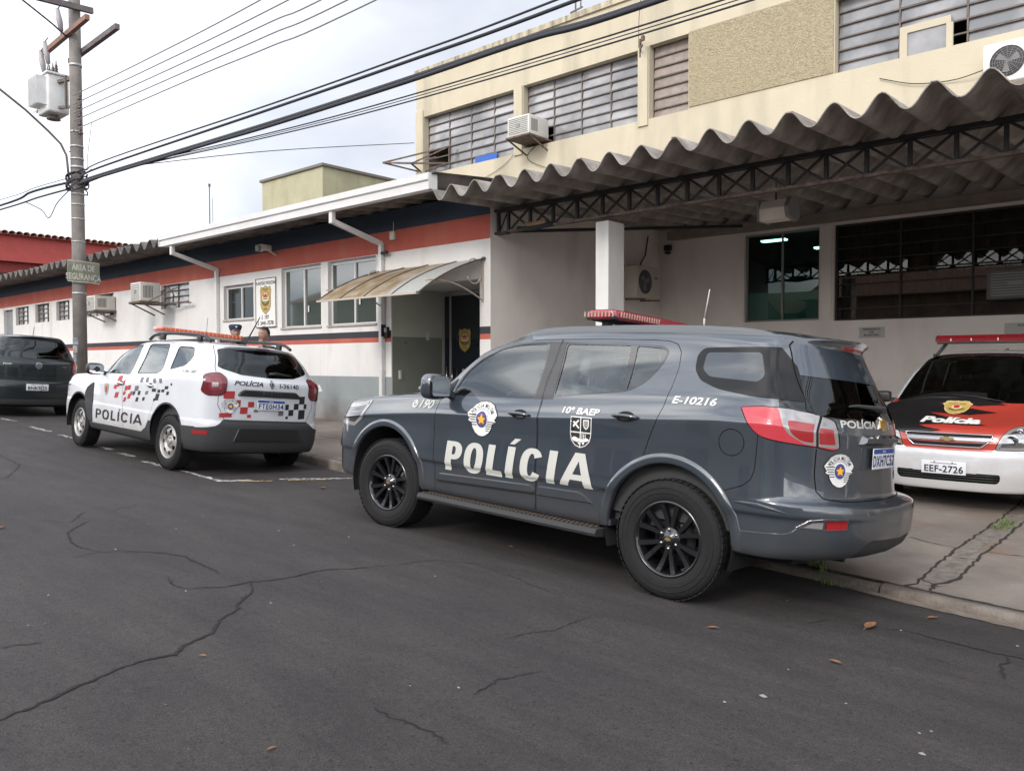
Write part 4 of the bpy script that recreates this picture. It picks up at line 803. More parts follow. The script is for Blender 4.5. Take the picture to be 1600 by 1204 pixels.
b = MB(); b.add([(-47.3, 5.4, 8.25), (-56, 5.4, 9.4), (-56, 26, 9.4), (-47.3, 26, 8.25)], [(0, 1, 2, 3)]); adopt(b.build('roof', mat('clay_tile', (.42, .24, .17)), recalc=False), RB)
# ================================================================ utility pole, wires, sign, opposite side of the street
M_POLE = mat('pole_concrete', (.235, .215, .20), .9, var=.35, vscale=2.5, bump=.6, bscale=40, dirt=((.13, .11, .10), (3, 3, .5), .5, .75, .7))
M_WIRE = mat('cable_black', (.02, .022, .03), .7)
M_TRAFO = mat('transformer_grey', (.68, .69, .69), .5, var=.15, vscale=4)
M_PORC = mat('insulator_brown', (.07, .045, .04), .35)
PX, PY = -20.7, 7.48; pz = walk_z(PX, PY)-.05
PL = empty('utility_pole', (PX, PY, pz), 'round concrete utility pole with crossarms and strapped cables beside the dark parked car', 'utility pole')
b = MB(); b.tube([(PX, PY, pz), (PX, PY, 4), (PX-.01, PY, 8), (PX-.02, PY, 12.2)], [.160, .150, .136, .12], 20); adoptw(b.build('pole_shaft', M_POLE), PL)
b = MB()
for z, w_ in ((3.2, .02), (3.9, .02), (4.45, .012), (5.0, .015), (5.35, .015), (5.6, .02), (6.25, .03), (6.45, .02), (6.75, .02), (7.1, .02), (8.7, .03)):
    b.lathe([(.158-.0026*z, z-w_), (.166-.0026*z, z-w_), (.166-.0026*z, z+w_), (.158-.0026*z, z+w_)], 20, axis='Z', c=(PX, PY, 0))
adoptw(b.build('steel_band', mat('band_galvanised', (.45, .45, .46), .45, .6)), PL)
b = MB(); b.bar((PX+.17, PY-1.2, 9.97), (PX+.17, PY+.35, 10.07), .10, .13); adoptw(b.build('crossarm', mat('arm_dark', (.17, .15, .15), .85, var=.4, vscale=6)), PL)
b = MB(); b.bar((-22.3, PY-.16, 9.36), (-19.5, PY-.16, 9.47), .10, .12); adoptw(b.build('crossarm', mat('arm_rusty', (.30, .15, .11), .9, var=.5, vscale=5, col2=(.16, .12, .11))), PL)
b = MB(); b.bar((-21.5, PY+.16, 9.05), (-18.65, PY+.16, 9.12), .10, .12); adoptw(b.build('crossarm', mat('arm_dark', (.17, .15, .15))), PL)
for i, (x, z) in enumerate(((-22.2, 9.1), (-21.9, 9.25), (-21.0, 9.8))):
    b = MB(); b.tube([(x, PY-.2, z-.25), (x-.05, PY-.22, z), (x-.12, PY-.24, z+.3)], [.05, .075, .05], 8); b.tube([(x-.12, PY-.24, z+.3), (x+.12, PY-.24, z+.34)], .015, 5); b.tube([(x, PY-.2, z-.25), (x-.1, PY-.2, z-.42)], .02, 5); adoptw(b.build('fuse_cutout', mat('fuse_grey', (.33, .31, .33), .5)), PL)
for i, z in enumerate((7.87, 7.66, 7.46, 7.27, 7.05)):
    b = MB(); b.lathe([(.015, -.06), (.05, -.055), (.03, -.02), (.03, .02), (.05, .055), (.015, .06)], 12, axis='Z', c=(PX+.28, PY-.02, z)); b.bar((PX+.28, PY-.02, z), (PX+.14, PY, z), .02); adoptw(b.build('spool_insulator', M_PORC), PL)
b = MB(); b.bar((PX+.28, PY-.02, 6.95), (PX+.28, PY-.02, 7.97), .02); b.lathe([(.015, -.06), (.05, -.055), (.03, 0), (.05, .055), (.015, .06)], 12, axis='Z', c=(PX-.28, PY-.02, 6.72)); b.bar((PX-.5, PY, 6.72), (PX-.1, PY, 6.72), .02); adoptw(b.build('insulator_rack', M_STEEL), PL)
b = MB(); rg = random.Random(4)
for k in range(9):
    a0 = rg.uniform(0, 6.28); z = 5.85+rg.uniform(-.15, .3); b.tube([(PX+(.20+rg.uniform(0, .06))*math.cos(a0+a), PY+(.20+rg.uniform(0, .06))*math.sin(a0+a), z+.10*math.sin(a*1.3+k)) for a in lin(0, 5.2, 16)], rg.uniform(.010, .022), 5)
adoptw(b.build('cable_coil', M_WIRE), PL)
b = MB()
for k, (z, c_) in enumerate(((1.95, .14), (1.75, .13), (1.55, .12), (1.38, .1))): b.lathe([(.161, z), (.161, z+.17)], 8, k % 2, axis='Z', c=(PX, PY, 0), a0=-1.9+.1*k, a1=-.6-.15*k)
adoptw(b.build('torn_poster', [mat('poster_blue', (.25, .28, .33), .9, var=.5, vscale=9), mat('poster_grey', (.36, .35, .34), .9, var=.5, vscale=12)]), PL)
# street lamp arm
b = MB(); b.tube([(PX, PY-.19, 5.9), (PX, 7.26, 6.3), (PX, 7.24, 6.5), (PX, 7.12, 6.75), (PX, 6.85, 7.0), (PX, 6.38, 7.38), (PX, 5.87, 7.72), (PX, 5.2, 8.0), (PX, 4.6, 8.1)], .028, 8); b.cbox((PX, 4.35, 8.08), (.2, .6, .12), bev=.03)
o = b.build('street_lamp', M_STEEL); tag(shift(o, (PX, PY-.19, 5.9)), 'street lamp on a long curved grey arm fixed to the utility pole', 'street lamp')
# transformer
TR = empty('transformer', (-21.9, PY-.1, 7.45), 'grey oil transformer with cooling fins and bushings hung on the pole', 'transformer')
tx, ty, tz = -21.75, PY-.15, 7.72
b = MB(); b.cbox((tx, ty, tz+.42), (.72, .50, .92), bev=.05); b.cbox((tx, ty, tz+.90), (.80, .56, .05), bev=.01); adoptw(b.build('tank', M_TRAFO), TR)
b = MB()
for k in range(8): b.cbox((tx-.50, ty-.25+.072*k, tz+.46), (.30, .018, .70))
for k in range(8): b.cbox((tx-.27+.078*k, ty-.36, tz+.46), (.018, .24, .68))
adoptw(b.build('cooling_fin', M_TRAFO), TR)
for k in range(3):
    b = MB(); c = (tx-.22+.22*k, ty, tz+.92); b.lathe([(.05, 0), (.03, .04), (.055, .07), (.03, .11), (.05, .14), (.03, .18), (.04, .21), (.015, .26), (.012, .34)], 12, axis='Z', c=c); adoptw(b.build('bushing', M_PORC), TR)
b = MB(); b.bar((tx+.3, ty, tz+.72), (PX-.1, PY, tz+.72), .08); b.bar((tx+.3, ty, tz+.1), (PX-.1, PY, tz+.02), .06); b.bar((PX-.35, PY-.1, tz), (PX-.35, PY-.1, tz+.8), .05); b.lathe([(.10, 0), (.16, -.10), (.02, -.12)], 14, axis='Z', c=(tx, ty, tz-.04)); adoptw(b.build('mounting_bracket', M_STEEL), TR)
# sign plate strapped to the pole: curved green plate
SGN = empty('pole_sign', (PX, PY-.2, 3.4), 'weathered green AREA DE SEGURANCA sign plate strapped around the utility pole', 'sign')
SN_ = Vector((.93, -.37, 0)); ST_ = Vector((.37, .93, 0)); SO_ = Vector((PX, PY, 0))+SN_*.20+ST_*.10
def plate_pt(u, z, o=0.): return Vector((0, 0, z))+SO_+ST_*u*.43+SN_*(o-.10*u*u)
b = MB(); vs = []; us = lin(-.80, .80, 15); zt_ = lambda u: 3.99-.05*(u+.8)/1.6; zb_ = lambda u: 3.50-.10*(u+.8)/1.6+.02*math.sin(u*3)
for u in us: vs += [plate_pt(u, zb_(u)), plate_pt(u, zt_(u))]
b.add(vs, [(2*i, 2*i+2, 2*i+3, 2*i+1) for i in range(14)], 0, True); vs2 = [v-SN_*.012 for v in vs]; b.add(vs2, [(2*i, 2*i+1, 2*i+3, 2*i+2) for i in range(14)], 0, True)
adoptw(b.build('sign_plate', mat('sign_green_old', (.09, .115, .085), .8, var=.5, vscale=6, col2=(.17, .165, .12)), recalc=False), SGN)
b = MB()
for f0, f1 in ((zb_, lambda u: zb_(u)+.018), (lambda u: zt_(u)-.018, zt_)):
    vs = []
    for u in us: vs += [plate_pt(u, f0(u), .006), plate_pt(u, f1(u), .006)]
    b.add(vs, [(2*i, 2*i+2, 2*i+3, 2*i+1) for i in range(14)])
for u0 in (-.80, .785): b.add([plate_pt(u0, zb_(u0), .006), plate_pt(u0+.015, zb_(u0), .006), plate_pt(u0+.015, zt_(u0), .006), plate_pt(u0, zt_(u0), .006)], [(0, 1, 2, 3)])
adoptw(b.build('sign_border', mat('sign_paint_old', (.45, .45, .40), .8, var=.4, vscale=25), recalc=False), SGN)
for s, z, h in (('ÁREA DE', 3.765, .135), ('SEGURANÇA', 3.54, .145)):
    vs, fs = text2d(s, h, bold=.03, sx=1.45); me = bpy.data.meshes.new('lettering'); me.from_pydata([plate_pt(x, y+z-.05*(x+.8)/1.6, .008) for x, y in vs], [], fs); me.materials.append(mat('sign_paint_old', (.45, .45, .40))); adoptw(link('lettering', me), SGN)
# wires along the street, hung in real space between this pole and the next one out of frame
M_WIREP = mat('glare_wire_grey', (.20, .20, .21), .6)  # paler than the cables: overexposed fade against the sky put into the colour
def wire(name, pts, r, label, Y0=7.3, Y1=7.3, ext=True, jit=0.):
    pts = [Vector(p) if len(p) == 3 else Vector((p[0], Y0, p[1])) for p in pts]
    # Catmull-Rom resample
    P = [pts[0]*2-pts[1]]+pts+[pts[-1]*2-pts[-2]]; out = []
    for i in range(1, len(P)-2):
        for k in range(8):
            u = k/8; out.append(.5*((2*P[i])+(P[i+1]-P[i-1])*u+(2*P[i-1]-5*P[i]+4*P[i+1]-P[i+2])*u*u+(3*P[i]-P[i-1]-3*P[i+1]+P[i+2])*u**3))
    out.append(P[-2]); b = MB(); b.tube(out, r, 6); o = b.build(name, M_WIREP if name == 'power_line' else M_WIRE, recalc=False); return tag(shift(o, pts[0]), label, 'cable', 'overhead cables')
A_ = (PX+.2, 7.4)
wire('overhead_cable', [(PX+.2, PY, 6.0), (-18.8, 6.04), (-11.87, 5.82), (-8.45, 5.74), (-5.75, 5.71), (2, 5.78), (12, 6.1)], .014, 'thin black overhead cable, uppermost of those crossing toward the cream building top')
wire('overhead_cable', [(PX+.2, PY, 5.95), (-19.0, 5.93), (-11.87, 5.74), (-8.45, 5.66), (-5.45, 5.62), (2, 5.7), (12, 6.0)], .022, 'medium black overhead cable just above the thick cable bundle')
rg = random.Random(2)
wire('cable_bundle', [(PX+.2, PY, 5.85), (-19.0, 5.76), (-11.88, 5.51), (-8.45, 5.42), (-6.14, 5.38), (-4.43, 5.31), (2, 5.35), (12, 5.7)], .035, 'thickest black overhead cable bundle crossing in front of the cream building')
wire('cable_bundle', [(PX+.2, PY-.05, 5.82), (-19.0, 5.70), (-14, 5.53), (-11.88, 5.45), (-8.45, 5.365), (-6.14, 5.34), (-4.5, 5.27), (2, 5.3), (12, 5.65)], .028, 'second thick cable sagging along the underside of the bundle', Y0=7.26)
wire('overhead_cable', [(PX+.2, PY, 5.85), (-17.11, 5.68), (-11.88, 5.35), (-8.45, 5.19), (-3.72, 5.08), (2, 5.1), (12, 5.4)], .010, 'thin cable below the bundle, upper of the pair crossing the cream wall')
wire('overhead_cable', [(PX+.2, PY, 5.80), (-17.24, 5.65), (-11.88, 5.29), (-8.45, 5.11), (-3.72, 4.99), (2, 5.0), (12, 5.3)], .010, 'thin cable below the bundle, lower of the pair crossing the cream wall')
wire('overhead_cable', [(PX+.2, PY, 5.82), (-17.2, 5.66), (-11.88, 5.32), (-8.45, 5.15), (-3.72, 5.035), (2, 5.05), (12, 5.35)], .006, 'hair thin cable between the pair under the bundle')
for i, (pt, ) in enumerate((([(-20.4, 7.87), (-16.32, 7.72), (-12.0, 7.62), (-4, 7.6), (6, 7.8)],), ([(-20.4, 7.66), (-16.06, 7.5), (-11.84, 7.38), (-4, 7.3), (6, 7.5)],), ([(-20.4, 7.46), (-15.4, 7.28), (-11.84, 7.17), (-9.0, 7.1), (6, 7.2)],), ([(-20.4, 7.27), (-14.92, 7.08), (-11.85, 6.97), (-8.79, 6.9), (6, 7.0)],), ([(-20.4, 7.05), (-14.5, 6.88), (-11.85, 6.77), (-8.79, 6.7), (6, 6.8)],))):
    wire('power_line', pt, .011, ['top', 'second', 'third', 'fourth', 'lowest'][i]+' of the five bare power lines leaving the spool insulators')
wire('service_drop', [(-17.5, 7.3, 5.72), (-17.0, 10.5, 6.6), (-16.44, 14.58, 7.53)], .010, 'single thin wire running to the corner of the cream building')
wire('overhead_cable', [(PX-.2, PY, 5.96), (-23.31, 6.01), (-25.95, 6.0), (-40, 6.6)], .030, 'thicker cable leaving the pole toward the left edge')
wire('overhead_cable', [(PX-.2, PY, 5.80), (-22.84, 5.80), (-25.95, 5.88), (-40, 6.4)], .022, 'cable leaving the pole toward the left edge, lowest one')
wire('overhead_cable', [(PX-.2, PY, 6.07), (-23, 6.08), (-25.94, 6.16), (-40, 6.9)], .009, 'thin cable leaving the pole toward the left edge, uppermost one')
wire('loop_cable', [(PX-.15, PY-.1, 5.75), (-21.6, PY-.15, 5.5), (-22.2, PY-.15, 5.2), (-22.9, PY-.1, 5.5), (-24, 7.35, 5.85)], .012, 'slack cable loop hanging left of the utility pole')
wire('guy_wire', [(PX, 7.31, 9.33), (PX, 6.36, 9.89), (PX, 2.0, 12.2)], .02, 'dark stay cable rising from the pole crossarms to the upper left')
wire('facade_cable', [(-12.1, YU-.03, 6.7), (-12.3, YU-.05, 6.35), (-10.9, YU-.04, 5.7), (-10.3, YU-.03, 5.0)], .008, 'loose cable dropping from the upper window air conditioner')
wire('facade_cable', [(-15.6, YU-.03, 6.5), (-14.2, YU-.03, 6.15), (-13.2, YU-.03, 6.35), (-12.6, YU-.03, 6.75)], .006, 'sagging thin cable under the first upper window')
wire('facade_cable', [(-9.2, YU-.10, 8.2), (-9.18, YU-.12, 8.8), (-9.16, YU-.06, 9.4)], .006, 'vertical thin cable on the cream wall above the insulator bracket')
wire('facade_cable', [(-4.35, YU-.03, 6.42), (-3.8, YU-.05, 6.20), (-3.2, YU-.05, 6.12), (-2.7, YU-.15, 6.15)], .008, 'short grey cable drooping toward the upper outdoor unit')
wire('pole_lead', [(-19.3, 7.3, 7.02), (-19.6, 7.3, 6.1), (-19.2, 7.3, 5.93)], .006, 'tiny vertical lead near the pole insulators')
# houses across the street, behind the camera: they show in the paint and the window panes
OPP = [(-46, -30, 4.2, (.45, .40, .33)), (-29.5, -16, 3.4, (.30, .33, .30)), (-15.5, -4, 4.6, (.42, .30, .24)), (-3.5, 9, 3.6, (.46, .44, .40)), (9.5, 24, 5.2, (.34, .34, .36))]
ons = ['ochre', 'sage', 'terracotta', 'pale', 'slate']
for i, (x0, x1, h, c) in enumerate(OPP):
    r = empty('house', ((x0+x1)/2, -11, .2), ons[i]+' painted low house on the opposite side of the street', 'house', 'houses across the street')
    m_ = mat('house_'+ons[i], c, .9, var=.2, vscale=1.5); z0 = road_z((x0+x1)/2, -8)
    b = MB(); b.box((x0, -19, z0-.5), (x1, -11, z0+h)); adoptw(b.build('wall', m_), r)
    b = MB(); b.prism([(-19.4, z0+h), (-10.5, z0+h), (-15, z0+h+1.5)], x0-.3, x1+.3, axis='X'); adoptw(b.build('roof', mat('clay_roof', (.25, .12, .08), .9, var=.3, vscale=4)), r)
    n = int((x1-x0)/3)
    for k in range(n):
        xa = x0+1.0+k*(x1-x0-1)/n; b = MB()
        if k == n//2: b.box((xa, -11.03, z0), (xa+1.0, -10.98, z0+2.2), 1); adoptw(b.build('door', [M_GLD, mat('door_brown', (.12, .07, .04), .6)]), r)
        else: b.box((xa, -11.03, z0+1.0), (xa+1.3, -10.98, z0+2.2)); b.box((xa+.63, -10.98, z0+1.0), (xa+.67, -10.96, z0+2.2), 1); adoptw(b.build('window', [M_GLD, M_ALU]), r)
# ================================================================ car body tools
def pchip(a, k):
    """monotone cubic resampling of control rows a (n, m...) with k steps per segment"""
    a = np.asarray(a, float); d = np.diff(a, axis=0); n = len(a); m = np.zeros_like(a)
    s = np.sign(d[:-1])*np.sign(d[1:]); den = d[:-1]+d[1:]; den[np.abs(den) < 1e-12] = 1
    m[1:-1] = np.where(s > 0, 2*d[:-1]*d[1:]/den, 0); m[0] = d[0]; m[-1] = d[-1]
    # end slopes: quadratic, clamped
    out = []
    for i in range(n-1):
        for j in range(k):
            u = j/k; h = [2*u**3-3*u*u+1, u**3-2*u*u+u, -2*u**3+3*u*u, u**3-u*u]
            out.append(h[0]*a[i]+h[1]*m[i]+h[2]*a[i+1]+h[3]*m[i+1])
    out.append(a[-1]); return np.array(out)
def catmull(a, k):
    a = np.asarray(a, float); P = np.concatenate([[2*a[0]-a[1]], a, [2*a[-1]-a[-2]]]); out = []
    for i in range(1, len(P)-2):
        for j in range(k):
            u = j/k; out.append(.5*(2*P[i]+(P[i+1]-P[i-1])*u+(2*P[i-1]-5*P[i]+4*P[i+1]-P[i+2])*u*u+(3*P[i]-P[i-1]-3*P[i+1]+P[i+2])*u**3))
    out.append(P[-2]); return np.array(out)
def inset(poly, d):
    """move a polygon's outline inwards by d (negative: outwards)"""
    n = len(poly); A = sum(poly[i][0]*poly[(i+1) % n][1]-poly[(i+1) % n][0]*poly[i][1] for i in range(n)); s = 1 if A > 0 else -1; out = []
    for i in range(n):
        p0, p1, p2 = Vector(poly[i-1][:2]), Vector(poly[i][:2]), Vector(poly[(i+1) % n][:2])
        e1 = (p1-p0).normalized(); e2 = (p2-p1).normalized(); n1 = Vector((-e1.y, e1.x))*s; n2 = Vector((-e2.y, e2.x))*s
        b = (n1+n2); l = b.length
        if l < 1e-6: b = n1; c = 1
        else: b.normalize(); c = max(.45, b.dot(n1))
        q = p1+b*d/c; out.append((q.x, q.y))
    return out
def smooth_poly(poly, k=4, closed=True):
    n = len(poly); out = []
    for i in range(n):
        p0, p1, p2, p3 = [np.array(poly[(i+j) % n], float) for j in (-1, 0, 1, 2)]
        for j in range(k):
            u = j/k; q = .5*(2*p1+(p2-p0)*u+(2*p0-5*p1+4*p2-p3)*u*u+(3*p1-p0-3*p2+p3)*u**3); out.append((float(q[0]), float(q[1])))
    return out
def rounded(poly, r, k=4):
    """round every corner of a polygon; r scalar or list"""
    n = len(poly); out = []
    for i in range(n):
        p0, p1, p2 = Vector(poly[i-1][:2]), Vector(poly[i][:2]), Vector(poly[(i+1) % n][:2]); ri = r[i] if isinstance(r, (list, tuple)) else r
        a = (p0-p1); b = (p2-p1); t = min(ri, a.length*.45, b.length*.45)
        if t < 1e-4: out.append((p1.x, p1.y)); continue
        q0 = p1+a.normalized()*t; q1 = p1+b.normalized()*t
        for j in range(k+1):
            u = j/k; q = q0*(1-u)**2+p1*2*u*(1-u)+q1*u*u; out.append((q.x, q.y))
    return out
def in_poly(x, y, P):
    c = False; n = len(P); j = n-1
    for i in range(n):
        xi, yi = P[i]; xj, yj = P[j]
        if (yi > y) != (yj > y) and x < (xj-xi)*(y-yi)/(yj-yi)+xi: c = not c
        j = i
    return c
AX = {'S': (0, 2), 'R': (1, 2), 'F': (1, 2), 'T': (0, 1)}
class Body:
    """half body (left side, y >= 0) as a fine grid; x forward, y left, z up. Features are cut into it along exact outlines"""
    def __init__(s, rails, ks=8, kr=5, ends=None):
        A = np.array(rails, float)                    # [rail][station][3]
        A = np.swapaxes(A, 0, 1)                      # station first
        G = pchip(A, ks); G = np.swapaxes(G, 0, 1); G = pchip(G, kr); G = np.swapaxes(G, 0, 1)   # [S][R][3]
        s.G = G; s.ks, s.kr = ks, kr; bm = bmesh.new(); nS, nR = G.shape[:2]
        s.nl = bm.verts.layers.float_vector.new('nrm'); s.fl = bm.faces.layers.int.new('lab'); s.sl = bm.faces.layers.float.new('si'); s.rl = bm.faces.layers.float.new('ri')
        V = [[bm.verts.new((G[i, j, 0], max(0, G[i, j, 1]), G[i, j, 2])) for j in range(nR)] for i in range(nS)]
        for i in range(nS-1):
            for j in range(nR-1):
                q = [V[i][j], V[i][j+1], V[i+1][j+1], V[i+1][j]]
                f = bm.faces.new(q); f[s.sl] = (i+.5)/ks; f[s.rl] = (j+.5)/kr; f.smooth = True
        bmesh.ops.remove_doubles(bm, verts=bm.verts[:], dist=1e-5)
        bmesh.ops.dissolve_degenerate(bm, dist=1e-6, edges=bm.edges[:])
        bmesh.ops.recalc_face_normals(bm, faces=bm.faces[:])
        # outward
        f = max(bm.faces, key=lambda f: f.calc_center_median().y)
        if f.normal.y < 0: bmesh.ops.reverse_faces(bm, faces=bm.faces[:])
        bm.normal_update()
        for v in bm.verts:
            n = v.normal.copy()
            if v.co.y < 1e-4: n.y = 0; n.normalize()
            v[s.nl] = n
        s.bm = bm; s.tree()
        s.labels = {0: None}; s.names = {}
    def tree(s):
        bm2 = s.bm.copy(); bm2.faces.ensure_lookup_table(); s.bvh = BVHTree.FromBMesh(bm2)
        bmesh.ops.triangulate(bm2, faces=bm2.faces[:]); bm2.verts.ensure_lookup_table(); bm2.faces.ensure_lookup_table()
        nl = bm2.verts.layers.float_vector['nrm']
        s.tv = [v.co.copy() for v in bm2.verts]; s.tn = [v[nl].copy() for v in bm2.verts]; s.tf = [tuple(v.index for v in f.verts) for f in bm2.faces]
        s.bvh = BVHTree.FromPolygons(s.tv, s.tf); bm2.free()
    def cast(s, o, d):
        """ray in car space against the full (mirrored) body: (point, smooth normal)"""
        best = None
        for sg in (1, -1):
            oo = Vector((o[0], o[1]*sg, o[2])); dd = Vector((d[0], d[1]*sg, d[2]))
            h = s.bvh.ray_cast(oo, dd)
            if h[0] is not None and h[0].y > -1e-5 and (best is None or h[3] < best[0]):
                a, b, c = s.tf[h[2]]; P = h[0]; va, vb, vc = s.tv[a], s.tv[b], s.tv[c]; n0 = (vb-va).cross(vc-va); ar = n0.length or 1e-9
                wa = ((vb-P).cross(vc-P)).length/ar; wb = ((vc-P).cross(va-P)).length/ar; wc = max(0, 1-wa-wb)
                n = (s.tn[a]*wa+s.tn[b]*wb+s.tn[c]*wc); n.normalize()
                best = (h[3], Vector((P.x, P.y*sg, P.z)), Vector((n.x, n.y*sg, n.z)))
        return (best[1], best[2]) if best else (None, None)
    def pt(s, view, u, v):
        if view == 'S': return s.cast((u, 3, v), (0, -1, 0))
        if view == 'P': return s.cast((u, -3, v), (0, 1, 0))
        if view == 'R': return s.cast((-4, u, v), (1, 0, 0))
        if view == 'F': return s.cast((6, u, v), (-1, 0, 0))
        if view == 'T': return s.cast((u, v, 4), (0, 0, -1))
    def cut(s, poly, view, cond):
        """split faces along the outline of poly seen in a view"""
        ia, ib = AX[view]; n = len(poly); bm = s.bm
        xs = [p[0] for p in poly]; ys = [p[1] for p in poly]; bx = (min(xs)-.02, max(xs)+.02, min(ys)-.02, max(ys)+.02)
        cand = set()
        for f in bm.faces:
            vs = f.verts; a = [v.co[ia] for v in vs]; b = [v.co[ib] for v in vs]
            if max(a) < bx[0] or min(a) > bx[1] or max(b) < bx[2] or min(b) > bx[3]: continue
            if not cond(f): continue
            cand.add(f)
        for i in range(n):
            p, q = poly[i], poly[(i+1) % n]; dx, dy = q[0]-p[0], q[1]-p[1]; l = math.hypot(dx, dy)
            if l < 1e-6: continue
            x0, x1 = min(p[0], q[0])-1e-3, max(p[0], q[0])+1e-3; y0, y1 = min(p[1], q[1])-1e-3, max(p[1], q[1])+1e-3; sel = []
            nx, ny = dy/l, -dx/l
            for f in cand:
                if not f.is_valid: continue
                a = [v.co[ia] for v in f.verts]; b = [v.co[ib] for v in f.verts]
                if max(a) < x0 or min(a) > x1 or max(b) < y0 or min(b) > y1: continue
                ds = [(u-p[0])*nx+(w-p[1])*ny for u, w in zip(a, b)]
                if min(ds) < -1e-6 and max(ds) > 1e-6: sel.append(f)
            if not sel: continue
            no = [0, 0, 0]; no[ia] = nx; no[ib] = ny; co = [0, 0, 0]; co[ia] = p[0]; co[ib] = p[1]
            es = {e for f in sel for e in f.edges}; vs = {v for f in sel for v in f.verts}
            r = bmesh.ops.bisect_plane(bm, geom=list(sel)+list(es)+list(vs), dist=1e-6, plane_co=co, plane_no=no)
            for g in r['geom']:
                if isinstance(g, bmesh.types.BMFace): cand.add(g)
    def label(s, poly, view, cond, lab, only=None, cutit=True):
        if cutit: s.cut(poly, view, cond)
        ia, ib = AX[view]; xs = [p[0] for p in poly]; ys = [p[1] for p in poly]; x0, x1, y0, y1 = min(xs), max(xs), min(ys), max(ys)
        for f in s.bm.faces:
            if only is not None and f[s.fl] not in only: continue
            c = f.calc_center_median(); u, v = c[ia], c[ib]
            if x0 <= u <= x1 and y0 <= v <= y1 and cond(f) and in_poly(u, v, poly): f[s.fl] = lab
    def piece(s, labs, name, material, parent, offset=0., sides='both', mats=None):
        """object from all faces carrying the labels; offset moves along the normal; sides 'both' one mirrored mesh, 'L' or 'R' a single side"""
        if isinstance(labs, int): labs = [labs]
        fs = [f for f in s.bm.faces if f[s.fl] in labs]
        if not fs: return None
        vi = {}; V = []; Nn = []; F = []; MI = []
        for f in fs:
            t = []
            for v in f.verts:
                if v not in vi: vi[v] = len(V); n = v[s.nl].normalized(); V.append(v.co+n*offset); Nn.append(n)
                t.append(vi[v])
            if len(set(t)) > 2: F.append(t); MI.append(labs.index(f[s.fl]))
        VV, NN, FF, MM = [], [], [], []
        for sg in ({'both': (1, -1), 'L': (1,), 'R': (-1,)}[sides]):
            o = len(VV); VV += [Vector((v.x, v.y*sg, v.z)) for v in V]; NN += [Vector((n.x, n.y*sg, n.z)) for n in Nn]
            FF += [[i+o for i in (t if sg > 0 else reversed(t))] for t in F]; MM += MI
        me = bpy.data.meshes.new(name); me.from_pydata(VV, [], FF)
        for m_ in (mats or [material]): me.materials.append(m_)
        if mats: me.polygons.foreach_set('material_index', MM)
        me.polygons.foreach_set('use_smooth', [True]*len(FF)); me.update()
        me.normals_split_custom_set_from_vertices([tuple(n) for n in NN])
        return link(name, me, parent)
    def drape(s, vs, fs, view, name, material, parent, off=.003, step=.04, origin=(0, 0), flip=False):
        """lay a flat 2-D mesh onto the body: vs (u, v) -> view plane coordinates origin + (u, v); on the left side u runs backwards (reading direction)"""
        bm = bmesh.new(); V = [bm.verts.new((v[0], v[1], 0)) for v in vs]
        for f in fs:
            try: bm.faces.new([V[i] for i in f])
            except Exception: pass
        xs = [v[0] for v in vs]; ys = [v[1] for v in vs]
        for ax, lo, hi in ((0, min(xs), max(xs)), (1, min(ys), max(ys))):
            k = math.ceil(lo/step)
            while k*step < hi:
                co = [0, 0, 0]; no = [0, 0, 0]; co[ax] = k*step; no[ax] = 1
                bmesh.ops.bisect_plane(bm, geom=bm.verts[:]+bm.edges[:]+bm.faces[:], dist=1e-6, plane_co=co, plane_no=no); k += 1
        su = -1 if view in ('S', 'R') else 1
        if view == 'P': su = 1
        if flip: su = -su
        bm.verts.ensure_lookup_table(); bm.verts.index_update(); P = []; Nn = []
        for v in bm.verts:
            p, n = s.pt(view, origin[0]+su*v.co.x, origin[1]+v.co.y)
            if p is None: p, n = Vector((0, 0, .5)), Vector((0, 0, 1))
            P.append(p+n*off); Nn.append(n)
        F = []
        for f in bm.faces:
            t = [v.index for v in f.verts]; a_, b_, c_ = P[t[0]], P[t[1]], P[t[2]]; q = Vector((0, 0, 0))
            for i in range(len(t)): q += P[t[i]].cross(P[t[(i+1) % len(t)]])
            F.append(t if q.dot(Nn[t[0]]) >= 0 else t[::-1])
        bm.free()
        me = bpy.data.meshes.new(name); me.from_pydata(P, [], F); me.materials.append(material); me.polygons.foreach_set('use_smooth', [True]*len(F)); me.update()
        me.normals_split_custom_set_from_vertices([tuple(n) for n in Nn]); return link(name, me, parent)
    def text(s, txt, h, view, c, name, material, parent, width=None, off=.003, **k):
        vs, fs = text2d(txt, h, **k)
        x0, x1 = min(v[0] for v in vs), max(v[0] for v in vs)
        sx = width/(x1-x0) if width else 1; mid = (x0+x1)/2
        return s.drape([((v[0]-mid)*sx, v[1]-h/2) for v in vs], fs, view, name, material, parent, off=off, origin=c, step=max(.02, h*.3))
    def poly(s, pl, view, c, name, material, parent, off=.003, step=.04, flip=False):
        return s.drape(pl, [tuple(range(len(pl)))], view, name, material, parent, off, step, c, flip)
circ2 = lambda r, c=(0, 0), n=28, sy=1.: [(c[0]+r*math.cos(2*math.pi*i/n), c[1]+r*sy*math.sin(2*math.pi*i/n)) for i in range(n)]

